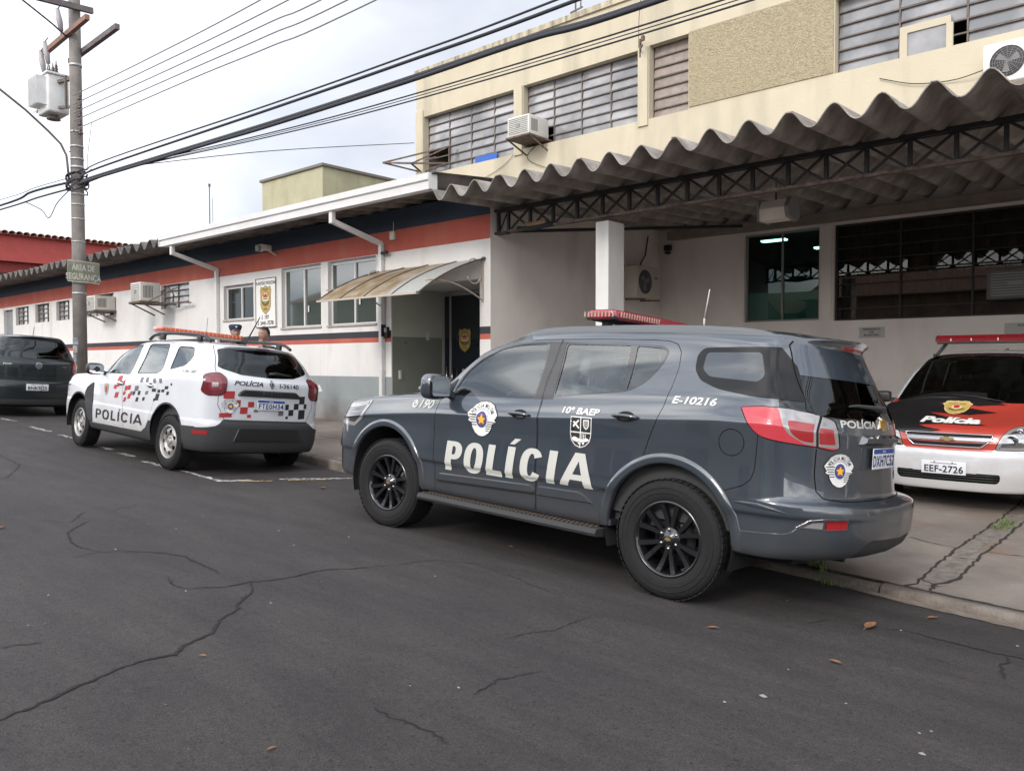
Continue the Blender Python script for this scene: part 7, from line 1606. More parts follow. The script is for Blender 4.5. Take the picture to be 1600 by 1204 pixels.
B_.label(hl, 'S', CF, 41, only=(0,)); B_.label([(-.1,.62),(.5,.62),(.5,.94),(-.1,.94)], 'F', FRONT, 43, only=(0,)); B_.label([(-.1,.2),(.8,.2),(.7,.5),(-.1,.5)], 'F', FRONT, 50, only=(0,))
B_.piece([0], 'body', WHT_, DUS); d_ = {}
for sd in ('L', 'R'):
    for lab, gl in ((9, 1), (10, 3)):
        o = B_.piece([lab], 'door', WHT_, DUS, 0., sd); d_[(sd, lab)] = o
        B_.piece([gl], 'side_window', M_GLS, o, -.006, sd); B_.piece([2 if lab == 9 else 4], 'window_trim', M_RUB, o, -.001, sd)
    t_ = B_.piece([31], 'tail_lamp', mat('lamp_dark_red', (.13, .012, .02), .2, coat=1.), DUS, .010, sd); B_.piece([33], 'lamp_lens', mat('lamp_mid_red', (.22, .02, .035), .2, coat=1.), t_, .010, sd); B_.piece([32], 'lamp_lens', M_CLR, t_, .010, sd)
    B_.piece([41], 'headlight', M_CLR, DUS, .002, sd)
B_.piece([11], 'panel_gap', mat('seam_grey', (.05, .05, .055), .9), DUS, -.005); B_.piece([50], 'cladding', M_TRIM, DUS, .006)
for sd in ('L', 'R'): o = B_.piece([7], 'quarter_window', M_GLS, DUS, -.005, sd); B_.piece([6], 'window_trim', M_RUB, o, -.001, sd)
B_.piece([20], 'windscreen', M_GLS, DUS, -.003); B_.piece([21], 'rear_window', M_GLSD, DUS, -.002); B_.piece([43], 'grille', M_GLOSSK, DUS, .0)
for x, st in ((0, 0), (2.673, R(-3))):
    for sd in (1, -1): wheel(DUS, 'wheel', x, .7825*sd, .343, .215, .208, 'steel', sd, st); wheel_well(DUS, x+.03, .40, .41, .50, .895, sd)
b = MB(); b.box((-.60, -.72, .26), (3.1, .72, .40)); b.box((.42, -.74, .30), (2.28, .74, .42)); b.box((-.72, -.62, .30), (-.5, .62, .45)); b.build('chassis', mat('under_black', (.006, .006, .006)), DUS)
b = MB(); b.box((-.6, -.80, .40), (2.3, .80, .46)); b.box((-.5, .78, .46), (2.15, .81, 1.02)); b.box((-.5, -.81, .46), (2.15, -.78, 1.02)); b.box((1.9, -.7, .85), (2.35, .7, 1.05)); b.cbox((1.92, .36, 1.09), (.25, .34, .10), bev=.04); b.box((-.55, -.75, .46), (-.2, .75, 1.0)); b.build('cabin', M_INT, DUS)
for x, y in ((1.3, .37), (1.3, -.37), (.5, .38), (.5, -.38)): seat(DUS, x+.05, y, .56, mat('seat_cover_pale', (.35, .36, .37), .9) if x < 1 else M_INT)
b = MB(); b.tube([(1.68+.05*math.cos(a), .36+.18*math.sin(a), 1.0+.17*math.cos(a)) for a in lin(0, 2*math.pi, 25)], .014, 6, cap=False); b.build('steering_wheel', M_INT, DUS)
b = MB(); b.box((-.3, -.54, 1.565), (1.2, .54, 1.58)); b.build('headliner', mat('liner', (.30, .30, .29)), DUS)
for sg in (1, -1):
    bm = bmesh.new(); bmesh.ops.create_uvsphere(bm, u_segments=20, v_segments=12, radius=1); e = .6; f_ = lambda t: math.copysign(abs(t)**e, t)
    for v in bm.verts: c = v.co; v.co = Vector((f_(c.x)*.075, f_(c.y)*.115, f_(c.z)*.085))
    for f in bm.faces: f.smooth = True
    bmesh.ops.transform(bm, matrix=Matrix.Translation((2.03, sg*1.00, 1.155)), verts=bm.verts[:]); me = bpy.data.meshes.new('door_mirror'); bm.to_mesh(me); bm.free(); me.materials.append(M_RUB); mo = link('door_mirror', me, DUS)
    b = MB(); b.bar((2.02, sg*.83, 1.10), (2.02, sg*.93, 1.12), .07, .05); b.build('mirror_foot', M_RUB, mo)
    b = MB(); q = rounded([(-.10, -.065), (.10, -.065), (.10, .06), (-.09, .065)], .03); b.add([(1.957, sg*1.0+y, 1.155+z) for y, z in q], [tuple(range(len(q)))]); b.build('mirror_glass', mat('mirror_silver', (.7, .72, .75)), mo)
    # roof rail: raised tube on three feet
    pts = [(1.30,.60,1.635),(1.20,.595,1.69),(1.0,.59,1.722),(.6,.588,1.735),(.1,.588,1.732),(-.15,.588,1.71),(-.30,.59,1.655)]
    b = MB(); b.tube([(p[0], sg*p[1], p[2]) for p in catmull(np.array(pts), 6)], .021, 8)
    for x in (.95, -.02): b.cbox((x, sg*.59, 1.68), (.10, .04, .08), bev=.01)
    b.build('roof_rail', M_RUB, DUS)
LF, LR = d_[('L', 9)], d_[('L', 10)]
handle_cup(B_, LF, 1.36, 1.0, M_SEAM, r=.05); handle(B_, LF, 1.36, 1.0, WHT_, ln=.17); handle_cup(B_, LR, .52, 1.02, M_SEAM, r=.05); handle(B_, LR, .52, 1.02, WHT_, ln=.17)
big_letters(B_, [('P', 2.085, 1.90), ('O', 1.87, 1.645), ('L', 1.60, 1.435), ('Í', 1.39, 1.330), ('C', 1.285, 1.065), ('I', 1.01, .950), ('A', .925, .655)], lambda x: .458+.022*(2.1-x), .135, M_BLKP, lambda x: LF if x > 1.28 else LR, shear=.12, stroke=.34)
CKR = [[(1.513,1.094),(1.397,1.102),(1.381,1.03),(1.502,1.021)],[(1.556,.964),(1.475,.97),(1.492,.916),(1.575,.909)],[(1.507,.866),(1.404,.875),(1.435,.796),(1.538,.787)],[(1.466,1.0),(1.396,1.005),(1.405,.951),(1.477,.946)],[(1.308,1.043),(1.25,1.048),(1.25,.995),(1.318,.989)],[(1.226,.97),(1.148,.976),(1.167,.913),(1.246,.907)],[(1.137,.984),(1.06,.99),(1.075,.928),(1.154,.921)],[(1.271,.893),(1.201,.899),(1.22,.85),(1.285,.844)],[(1.122,.87),(1.043,.877),(1.069,.809),(1.148,.802)],[(1.06,.908),(1.001,.913),(1.022,.86),(1.081,.855)],[(1.239,.815),(1.174,.821),(1.199,.757),(1.264,.751)]]
CKD = [[(.836,1.109),(.756,1.115),(.733,1.05),(.816,1.044)],[(.68,1.121),(.602,1.127),(.578,1.062),(.657,1.056)],[(.468,1.115),(.391,1.121),(.37,1.062),(.448,1.056)],[(.301,1.123),(.234,1.128),(.214,1.07),(.281,1.065)],[(.937,.988),(.833,.996),(.849,.93),(.954,.921)],[(.984,.914),(.921,.919),(.942,.866),(1.005,.861)],[(.837,.929),(.77,.934),(.792,.877),(.859,.871)],[(.883,.839),(.817,.845),(.839,.788),(.906,.782)],[(.7,.855),(.639,.86),(.657,.813),(.718,.808)],[(.631,.941),(.557,.947),(.575,.9),(.649,.894)],[(.462,.983),(.355,.991),(.362,.95),(.469,.941)],[(.342,.924),(.253,.932),(.286,.844),(.375,.836)],[(.309,.981),(.239,.987),(.251,.945),(.323,.939)],[(.128,1.036),(.042,1.043),(.049,1.002),(.135,.995)],[(.212,.989),(.134,.995),(.141,.959),(.219,.953)],[(.074,.972),(.014,.977),(.026,.931),(.086,.926)],[(-.005,1.08),(-.041,1.083),(-.049,1.057),(-.012,1.054)],[(.404,.861),(.359,.865),(.373,.828),(.418,.824)]]
def poly_abs(B, P, view, nm, m, par_, off=.003):
    c = (sum(p[0] for p in P)/len(P), sum(p[1] for p in P)/len(P)); su = -1 if view in ('S', 'R') else 1
    return B.poly([((p[0]-c[0])*su, p[1]-c[1]) for p in P], view, c, nm, m, par_, off)
for P in CKR: poly_abs(B_, P, 'S', 'check_red', M_REDP, LF if P[0][0] > 1.27 else LR)
for i, P in enumerate(CKD): poly_abs(B_, P, 'S', 'check_dark', mat('check_grey', (.13, .13, .14), .5) if i in (0, 1, 2, 3, 4, 9) else M_BLKP, LR if P[1][0] > .35 else DUS)
# small crest on the front door
sh = [(-.06,.08),(-.02,.075),(0,.09),(.02,.075),(.06,.08),(.07,.02),(.055,-.04),(.02,-.08),(0,-.095),(-.02,-.08),(-.055,-.04),(-.07,.02)]
B_.poly(sh, 'S', (1.80, .89), 'door_crest', mat('crest_grey', (.30, .30, .31), .5), LF, .003); B_.poly([(-.025,.04),(.025,.04),(.03,-.02),(0,-.055),(-.03,-.02)], 'S', (1.80, .89), 'door_crest', M_REDP, LF, .004); B_.poly([(-.06,.062),(.06,.062),(.062,.048),(-.062,.048)], 'S', (1.80, .89), 'door_crest', M_GOLD, LF, .004)
B_.text('I-36140', .036, 'S', (-.345, 1.255), 'decal_number', mat('check_grey', (.13, .13, .14)), DUS, width=.30, bold=.02, shear=.3)
bz = lambda x, y: (.233-(x-1148)*.00262, 1.048-(y-488)*.00223+(x-1020)*.00016)
for x0, y0, x1, y1, c in ((997,485,1048,526,0),(985,605,1042,629,0),(1080,575,1118,612,0),(1118,545,1149,576,0),(1060,534,1080,572,0),(1118,617,1138,635,0),(1150,590,1172,604,2),(1325,565,1345,597,1),(1346,597,1376,632,1),(1376,562,1406,597,1),(1440,566,1459,595,1),(1408,520,1443,566,1),(1408,600,1450,655,1),(1286,602,1316,630,2),(1330,635,1345,650,1)):
    poly_abs(B_, [bz(x0, y0), bz(x1, y0), bz(x1, y1), bz(x0, y1)], 'R', ('check_red', 'check_black', 'check_grey')[c], (M_REDP, M_BLKP, mat('check_grey', (.13, .13, .14)))[c], DUS)
pm_emblem(B_, DUS, 'R', (.535, .872), .185, off=.005)
B_.text('POLÍCIA', .052, 'R', (.318, 1.162), 'decal_text', M_BLKP, DUS, width=.385, bold=.03, shear=.3); B_.text('I-36140', .055, 'R', (-.268, 1.160), 'decal_number', M_BLKP, DUS, width=.30, bold=.025)
dm = [(0,.062),(.036,0),(0,-.062),(-.036,0)]; B_.poly(dm, 'R', (.0, 1.168), 'maker_badge', mat('badge_dull', (.22, .22, .23), .3, .9), DUS, .008); B_.poly([(x*.62, y*.62) for x, y in dm], 'R', (.0, 1.168), 'maker_badge', mat('badge_inner', (.55, .55, .56), .3, .5), DUS, .010); B_.poly([(x*.30, y*.40) for x, y in dm], 'R', (.0, 1.168), 'maker_badge', M_RUB, DUS, .011)
o = slab(B_, rounded([(.46,1.0),(.445,1.045),(.378,1.088),(-.378,1.088),(-.445,1.045),(-.46,1.0)], .02), 'R', 'tailgate_trim', M_RUB, DUS, .028, .016)
B_.tree(); vs, fs = text2d('DUSTER', .034, bold=.0, spacing=1.9); p0, _ = B_.pt('R', 0, 1.05); o = link('trim_lettering', bpy.data.meshes.new('trim_lettering'), DUS); o.data.from_pydata([(p0.x-.034+.03*abs(x), -x, 1.038+y) for x, y in vs], [], fs); o.data.materials.append(M_CHR)
p0, _ = B_.pt('R', 0, .90); plate(DUS, (p0.x-.016, .0, .905), (0, 0, 0), 'FTE0H34')
slab(B_, rounded([(-.565,.552),(-.757,.562),(-.752,.512),(-.58,.502)], .008), 'S', 'reflector', M_REDL, DUS, .010, .003, mirror=True)
slab(B_, rounded([(.50,.43),(.44,.60),(.40,.615),(-.40,.615),(-.44,.60),(-.50,.43)], .02), 'R', 'bumper_insert', M_RUB, DUS, .012, .012)
b = MB(); q0, _ = B_.pt('R', .0, 1.30); q1, _ = B_.pt('R', -.36, 1.30); b.tube([q0+Vector((-.02, 0, 0)), q0+Vector((-.035, -.1, .015)), q1+Vector((-.03, .05, .0)), q1+Vector((-.01, 0, 0))], [.02, .016, .010, .006], 8); b.build('rear_wiper', M_RUB, DUS)
slab(B_, rounded([(.10,1.606),(.10,1.620),(-.10,1.620),(-.10,1.606)], .004), 'R', 'brake_lamp', mat('lamp_dark_red', (.13, .012, .02)), DUS, .006, .002)
LB = bpy.data.objects.new('light_bar', None); COL.objects.link(LB); LB.parent = DUS; LB.location = (1.08, 0, 1.755)
b = MB(); b.cbox((0, 0, -.005), (.26, 1.20, .03), bev=.01); b.bar((0, .5, -.01), (0, .58, -.10), .06); b.bar((0, -.5, -.01), (0, -.58, -.10), .06); b.build('bar_base', mat('bar_metal', (.35, .3, .28), .5), LB)
b = MB(); b.cbox((0, 0, .037), (.27, 1.24, .055), bev=.016); b.build('bar_lens', lens_mat('bar_orange', (.60, .10, .035)), LB)
b = MB()
for k in range(19): b.cbox((-.137, -.56+k*.0622, .037), (.004, .008, .045))
b.build('lens_ribs', mat('rib_orange', (.65, .30, .18), .4), LB)
b = MB(); b.tube([(-.10, 0, 1.63), (-.10, 0, 1.655)], .03, 10); b.tube([(-.10, 0, 1.655), (-.16, -.04, 1.80), (-.26, -.10, 2.05)], [.014, .010, .006], 6); b.build('antenna', M_RUB, DUS)
b = MB(); b.tube([(.9, .0, 1.66), (.9, 0, 2.02)], .004, 5); b.build('whip_antenna', M_STEEL, DUS)
# ================================================================ police people-carrier under the porch, nose to the street
MER = place_car('police_car', (-1.94, 12.22, .045), R(-90), -.012, 0., 'white police car with red and black hood reading Policia parked nose out under the porch', 'police car')
planM=[(3.43,0),(3.41,.36),(3.33,.60),(3.20,.75),(3.0,.82),(2.75,.842),(2.45,.845),(2.2,.845),(1.6,.845),(1.1,.845),(.6,.845),(.1,.845),(-.3,.83),(-.45,.80),(-.55,.70),(-.60,.5),(-.62,.26),(-.63,0)]
zbM=[.80,.81,.83,.86,.90,.96,1.0,1.02,1.03,1.04,1.06,1.08,1.10,1.1,1.1,1.1,1.1,1.1]
lowM = rails_lower(planM, [(.22,.14,-.08,0),(.22,.05,0,0),(.30,.02,.02,0),(.42,.0,.03,-.03),(.55,0,.03,-.03),(.60,0,.02,0),(.635,.012,-.01,0),(.70,.005,-.01,0)])
mkM = lambda zl, ins, df, dr: rails_lower(planM, [(zl, ins, df, dr)])[0]
s0M = mkM([z-.09 for z in zbM], .0, -.02, .0); s1M = mkM([z-.045 for z in zbM], .012, -.035, .01); blM = mkM(zbM, .04, -.07, .04)
M9=[(3.33,0,.83),(3.30,.33,.84),(3.21,.52,.865),(3.09,.64,.895),(2.93,.71,.935),(2.75,.755,.985),(2.55,.785,1.02),(2.3,.79,1.05),(1.75,.745,1.27),(1.1,.72,1.33),(.6,.72,1.34),(.1,.72,1.345),(-.2,.715,1.345),(-.33,.70,1.34),(-.42,.64,1.34),(-.48,.46,1.34),(-.51,.25,1.34),(-.52,0,1.34)]
M10=[(3.25,0,.865),(3.22,.29,.87),(3.13,.44,.895),(3.02,.54,.92),(2.88,.60,.96),(2.74,.65,1.0),(2.62,.69,1.03),(2.50,.74,1.06),(1.95,.665,1.38),(1.45,.62,1.52),(.7,.615,1.545),(.15,.615,1.545),(-.15,.61,1.53),(-.26,.60,1.515),(-.34,.55,1.51),(-.40,.40,1.515),(-.43,.2,1.52),(-.44,0,1.52)]
M11=[(3.18,0,.89),(3.15,.22,.895),(3.07,.33,.915),(2.98,.40,.94),(2.87,.44,.975),(2.78,.47,1.01),(2.72,.49,1.035),(2.66,.52,1.06),(2.08,.49,1.38),(1.56,.51,1.555),(.7,.53,1.59),(.15,.53,1.59),(-.15,.525,1.575),(-.27,.51,1.56),(-.36,.47,1.55),(-.43,.34,1.55),(-.46,.18,1.55),(-.47,0,1.55)]
M12=[(3.12,0,.91),(3.09,.12,.915),(3.02,.19,.935),(2.95,.23,.955),(2.87,.25,.985),(2.81,.27,1.015),(2.77,.27,1.04),(2.74,.28,1.065),(2.14,.27,1.385),(1.62,.29,1.575),(.75,.30,1.615),(.15,.30,1.62),(-.15,.30,1.605),(-.28,.29,1.585),(-.38,.26,1.57),(-.44,.18,1.565),(-.475,.1,1.565),(-.485,0,1.565)]
M13=[(3.08,0,.92),(3.05,0,.925),(3.0,0,.94),(2.94,0,.96),(2.88,0,.987),(2.83,0,1.015),(2.80,0,1.042),(2.77,0,1.068),(2.16,0,1.39),(1.64,0,1.58),(.75,0,1.622),(.15,0,1.625),(-.15,0,1.61),(-.28,0,1.59),(-.38,0,1.575),(-.45,0,1.57),(-.48,0,1.568),(-.49,0,1.567)]
MBd = Body(lowM+[s0M, s1M, blM, M9, M10, M11, M12, M13], 7, 4)

B_ = MBd
for cx, cz, r in ((.0, .30, .34), (2.63, .30, .35)):
    pl = [(cx+r*math.cos(a), cz+r*math.sin(a)) for a in lin(-.2, math.pi+.2, 33)]; B_.label([(cx+r, .05)]+pl+[(cx-r, .05)], 'S', C_ANY, 99)
hood = [(-.1,.618),(.385,.622),(.43,.66),(.52,.80),(.66,.90),(.80,.99),(.80,1.2),(-.1,1.2)]
nlow = len(lowM)+2
for f in B_.bm.faces:
    if 7.05 < f[B_.sl] < 8.95 and f[B_.rl] > nlow+2.25: f[B_.fl] = 20
    if 13.6 < f[B_.sl] and nlow+.1 < f[B_.rl] < nlow+1.9: f[B_.fl] = 21
B_.label(hood, 'F', lambda f: f.calc_center_median().x > 2.5 and f.normal.x > .03, 51, only=(0,))
hl = rounded([(.415,.640),(.455,.755),(.515,.838),(.60,.868),(.73,.875),(.79,.84),(.80,.66),(.60,.640)], [.02,.03,.04,.04,.04,.04,.03,.02])
CH = lambda f: f.calc_center_median().x > 2.75 and f.normal.x > .02
B_.label(inset(hl, -.006), 'F', CH, 11); B_.label(hl, 'F', CH, 41); B_.label(inset(hl, .028), 'F', CH, 42, only=(41,))
fd = [(2.30,.25),(2.34,.55),(2.36,.85),(2.30,1.03),(2.1,1.15),(1.8,1.38),(1.5,1.49),(1.25,1.52),(1.22,1.2),(1.20,.8),(1.2,.25)]; rd = [(1.195,.25),(1.195,.8),(1.215,1.2),(1.245,1.52),(.8,1.525),(.35,1.52),(.20,1.35),(.15,1.1),(.22,.8),(.33,.55),(.42,.25)]
for P, l in ((fd, 9), (rd, 10)): B_.label(P, 'S', C_S, 11, only=(0,)); B_.label(inset(P, .004), 'S', C_S, l, only=(11,))
B_.label(rounded([(2.22,1.07),(2.05,1.17),(1.78,1.35),(1.5,1.46),(1.29,1.485),(1.26,1.08)], .04), 'S', C_S, 1, only=(9,)); B_.label(rounded([(1.17,1.085),(1.20,1.49),(.40,1.485),(.26,1.32),(.24,1.11)], .05), 'S', C_S, 3, only=(10,)); B_.label(rounded([(.10,1.13),(.15,1.33),(.25,1.46),(-.15,1.46),(-.30,1.3),(-.33,1.15)], .05), 'S', C_S, 7, only=(0,))
slot = rounded([(-.1,.312),(.435,.312),(.462,.345),(.462,.405),(-.1,.408)], [0,.02,.02,.02,0]); B_.label(slot, 'F', FRONT, 52)
B_.label([(-.65,.72),(-.40,.72),(-.40,1.1),(-.65,1.1)], 'S', SIDE2, 31, only=(0,))
B_.piece([0], 'body', M_PWH, MER); M_RHOOD = mat('paint_red', (.40, .045, .030), .35, coat=.9, coat_r=.05); M_KHOOD = mat('paint_black', (.010, .010, .011), .35, coat=.7, coat_r=.05)
B_.piece([51], 'hood', M_RHOOD, MER, .0)
for sd in ('L', 'R'):
    for lab, gl in ((9, 1), (10, 3)): o = B_.piece([lab], 'door', M_PWH, MER, 0., sd); B_.piece([gl], 'side_window', M_GLS, o, -.005, sd)
    h_ = B_.piece([41], 'headlight', M_CLR, MER, .003, sd); B_.piece([42], 'lamp_bowl', mat('bowl_chrome', (.30, .31, .32), .12, .9, coat=1.), h_, .002, sd); B_.piece([31], 'tail_lamp', M_REDL, MER, .003, sd)
    s_ = 1 if sd == 'L' else -1; b = MB()
    for (y, z, r_) in ((.545, .735, .055), (.665, .735, .06), (.60, .815, .03)):
        p, n = B_.pt('F', y*s_, z)
        if p: b.lathe([(r_, p.x+.002), (r_*.8, p.x+.006), (r_*.3, p.x-.002), (0, p.x+.004)], 20, axis='X', c=(0, y*s_, z))
    b.build('lamp_reflector', M_CHR, h_)
B_.piece([11], 'panel_gap', M_SEAM, MER, -.004); [B_.piece([7], 'quarter_window', M_GLS, MER, -.004, sd) for sd in ('L', 'R')]; B_.piece([20], 'windscreen', glassmat('car_glass_mid', (.22, .27, .26), 1.5, .0), MER, -.003); B_.piece([21], 'rear_window', M_GLSD, MER, -.003); B_.piece([52], 'lower_grille', M_SEAM, MER, -.012)
b = MB()
for z in (.335, .36, .385): b.tube([(B_.pt('F', y, z)[0].x-.002, y, z) for y in lin(-.45, .45, 15)], .006, 6)
b.build('grille_bar', M_RUB, MER)
B_.tree()
# black flames over the red hood (car's right half is the left half of the picture)
FB = [(2.60,-.80),(2.60,.20),(2.72,.22),(2.742,.40),(2.80,.17),(2.80,-.02),(2.772,-.23),(2.84,-.06),(2.85,.12),(2.905,.34),(2.985,.11),(2.965,-.06),(2.94,-.29),(3.03,-.16),(3.10,-.02),(3.20,.16),(3.25,.314),(3.262,.12),(3.25,-.08),(3.285,-.31),(3.325,-.22),(3.352,-.07),(3.37,-.20),(3.365,-.42),(3.33,-.50),(3.27,-.60),(3.14,-.69),(3.0,-.75),(2.85,-.79)]
hb = bmesh.new(); vs_ = [hb.verts.new((p[1], p[0], 0)) for p in FB]; hf = hb.faces.new(vs_); hf.normal_update(); bmesh.ops.triangulate(hb, faces=[hf]); vv = [(v.co.x, v.co.y) for v in hb.verts]; ff = [tuple(v.index for v in f.verts) for f in hb.faces]; hb.verts.index_update(); ff = [tuple(v.index for v in f.verts) for f in hb.faces]; hb.free()
def drape_T(B, vv, ff, nm, m, parent, off):
    """top-view drape where u is car y and v is car x; only points over the hood"""
    bm = bmesh.new(); V = [bm.verts.new((v[0], v[1], 0)) for v in vv]
    for f in ff:
        try: bm.faces.new([V[i] for i in f])
        except Exception: pass
    for ax in (0, 1):
        lo, hi = min(v[ax] for v in vv), max(v[ax] for v in vv); k = math.ceil(lo/.025)
        while k*.025 < hi:
            co = [0, 0, 0]; no = [0, 0, 0]; co[ax] = k*.025; no[ax] = 1; bmesh.ops.bisect_plane(bm, geom=bm.verts[:]+bm.edges[:]+bm.faces[:], dist=1e-6, plane_co=co, plane_no=no); k += 1
    P, Nn, bad = [], [], set(); bm.verts.index_update()
    for v in bm.verts:
        p, n = B.pt('T', v.co.y, v.co.x)
        if p is None: bad.add(v.index); p, n = Vector((0, 0, 0)), Vector((0, 0, 1))
        P.append(p+n*off); Nn.append(n)
    F = []
    for f in bm.faces:
        t = [v.index for v in f.verts]
        if any(i in bad for i in t): continue
        q = Vector((0, 0, 0))
        for i in range(len(t)): q += P[t[i]].cross(P[t[(i+1) % len(t)]])
        F.append(t if q.dot(Nn[t[0]]) >= 0 else t[::-1])
    bm.free(); me = bpy.data.meshes.new(nm); me.from_pydata(P, [], F); me.materials.append(m); me.polygons.foreach_set('use_smooth', [True]*len(F)); me.update(); me.normals_split_custom_set_from_vertices([tuple(n) for n in Nn]); return link(nm, me, parent)
drape_T(B_, vv, ff, 'hood_flames', M_KHOOD, MER, .007)
# badge and word on the hood, draped from the front view so that they read upright
def front_map(P, c, sx, sy): return [(c[0]+x*sx, c[1]+y*sy) for x, y in P]
half = [(0, .50), (.10, .47), (.22, .50), (.36, .46), (.40, .35), (.48, .28), (.40, .12), (.38, -.1), (.30, -.28), (.16, -.40), (0, -.46)]; pl = half+[(-x, y) for x, y in reversed(half[1:-1])]
bc = (-.037, 1.003)
B_.poly([(x*.30, y*.135) for x, y in pl], 'F', bc, 'hood_badge', mat('badge_cream', (.60, .50, .25), .5), MER, .010); B_.poly([(x*.28, y*.122) for x, y in pl], 'F', bc, 'hood_badge', M_GOLD, MER, .0115)
B_.poly(circ2(.05, (0, .004), 22, .55), 'F', bc, 'hood_badge', mat('badge_pale', (.62, .50, .28)), MER, .013); B_.poly(circ2(.03, (0, .008), 18, .6), 'F', bc, 'hood_badge', M_REDP, MER, .0145)
B_.poly([(-.085,-.01),(-.05,-.028),(0,-.034),(.05,-.028),(.085,-.01),(.06,-.008),(0,-.022),(-.06,-.008)], 'F', bc, 'hood_badge', mat('badge_green', (.12, .11, .03)), MER, .0145)
B_.text('POLÍCIA CIVIL', .011, 'F', (-.037, 1.038), 'hood_badge', mat('badge_dark', (.10, .07, .02)), MER, width=.16, bold=.02, off=.0145)
B_.text('Polícia', .045, 'F', (-.022, .8905), 'hood_lettering', M_WHTP, MER, width=.55, bold=.07, shear=.15, off=.012)
def chrome_loop(P, nm, r=.007):
    q = []
    for a, c in zip(P, P[1:]+P[:1]):
        for k in range(6): u = k/6; q.append((a[0]*(1-u)+c[0]*u, a[1]*(1-u)+c[1]*u))
    pts = [B_.pt('F', y, z)[0]+Vector((.008, 0, 0)) for y, z in q]; pts.append(pts[0]); b = MB(); b.tube(pts, r, 6, cap=False); return b.build(nm, M_CHR, MER)
up = rounded([(-.395,.782),(.392,.782),(.388,.748),(-.378,.748)], .012); lo_ = rounded([(-.372,.716),(.365,.716),(.295,.658),(-.305,.658)], .012)
for P in (up, lo_):
    c = (0, sum(p[1] for p in P)/len(P)); B_.poly([(p[0], p[1]-c[1]) for p in P], 'F', c, 'grille_slot', M_SEAM, MER, .004); chrome_loop([(p[0], p[1]) for p in P], 'grille_chrome')
c = (0, .732); B_.poly([(-.375,-.014),(.37,-.014),(.385,.014),(-.375,.014)], 'F', c, 'grille_bar', mat('grille_silver', (.30, .31, .33), .3, .7), MER, .012)
p_, _ = B_.pt('F', 0, .73); b = MB(); b.prism([(y, z+.731) for y, z in ((-.07,-.012),(-.025,-.012),(-.022,-.022),(.028,-.022),(.025,-.012),(.07,-.012),(.06,.012),(.025,.012),(.022,.022),(-.028,.022),(-.025,.012),(-.06,.012))], p_.x+.012, p_.x+.026, axis='X'); b.build('maker_badge', mat('badge_gold_light', (.70, .52, .30), .3, .7), MER)
p_, _ = B_.pt('F', 0, .45); g_ = plate(MER, (p_.x+.010, -.018, .446), (0, 0, math.pi), 'EEF-2726', 'white')
slab(B_, rounded([(-.31,.40),(.27,.40),(.27,.532),(-.31,.532)], .01), 'F', 'plate_panel', M_PWH, MER, .003, .002)
for sd in (1, -1):
    b = MB(); pts = [(2.70, sd*.05+ .0, 1.08)]
    q0 = B_.pt('T', 2.72, sd*.38 if sd > 0 else -.05)[0]; q1 = B_.pt('T', 2.64, (sd*.38 if sd > 0 else -.05)-.55)[0]
    if q0 and q1: b.tube([q0+Vector((0, 0, .015)), (q0+q1)/2+Vector((0, 0, .03)), q1+Vector((0, 0, .012))], .007, 6); b.build('wiper', M_RUB, MER)
for x, st in ((0, 0), (2.63, R(3))):
    for sd in (1, -1): wheel(MER, 'wheel', x, .73*sd, .30, .185, .19, 'steel', sd, st); wheel_well(MER, x, .30, .34, .45, .82, sd)
b = MB(); b.box((-.45, -.66, .20), (3.15, .66, .34)); b.build('chassis', mat('under_black', (.006, .006, .006)), MER)
b = MB(); b.box((-.5, -.74, .30), (2.6, .74, .36)); b.box((2.05, -.66, .8), (2.66, .66, 1.0)); b.box((-.4, .74, .4), (2.2, .76, .98)); b.box((-.4, -.76, .4), (2.2, -.74, .98)); b.build('cabin', M_INT, MER)
for x, y in ((1.15, .36), (1.15, -.36), (.3, .36), (.3, -.36)): seat(MER, x, y, .5, M_INT)
b = MB(); b.tube([(1.72+.05*math.cos(a), .36+.17*math.sin(a), 1.0+.16*math.cos(a)) for a in lin(0, 2*math.pi, 25)], .013, 6, cap=False); b.build('steering_wheel', M_INT, MER)
b = MB(); b.cbox((1.62, 0, 1.44), (.03, .24, .06), bev=.01); b.build('rear_view_mirror', M_INT, MER)
for sg in (1, -1):
    b = MB(); b.cbox((2.28, sg*.93, 1.08), (.10, .17, .13), bev=.035); b.bar((2.28, sg*.80, 1.04), (2.28, sg*.88, 1.05), .05); b.build('door_mirror', M_RUB, MER)
LB = bpy.data.objects.new('light_bar', None); COL.objects.link(LB); LB.parent = MER; LB.location = (1.25, 0, 1.735)
P = [(-.12, -.02), (-.13, .02), (-.09, .062), (.09, .062), (.13, .02), (.12, -.02)]; b = MB()
vs = []
for y in (-.60, -.575, 0, .575, .60):
    k = .72 if abs(y) > .59 else 1.
    vs += [(x*k, y, z*(.75 if abs(y) > .59 else 1)+.005) for x, z in P]
b.add(vs, [(i*6+j, i*6+(j+1) % 6, (i+1)*6+(j+1) % 6, (i+1)*6+j) for i in range(4) for j in range(6)]); b.add(vs[:6], [tuple(range(6))]); b.add(vs[-6:], [tuple(range(6))])
b.build('bar_lens', lens_mat('bar_dark_red', (.19, .009, .014)), LB); b = MB(); b.cbox((0, 0, -.028), (.22, 1.16, .022), bev=.006)
for y in (-.42, -.2, .08, .36): b.cbox((.128, y, .012), (.01, .012, .03), 1)
for s in (1, -1): b.bar((0, s*.50, -.03), (.02, s*.60, -.17), .03, .03); b.bar((-.06, s*.50, -.03), (-.04, s*.60, -.17), .03, .03); b.cbox((0, s*.61, -.19), (.16, .03, .06))
b.build('bar_base', [M_RUB, M_PLAST], LB)
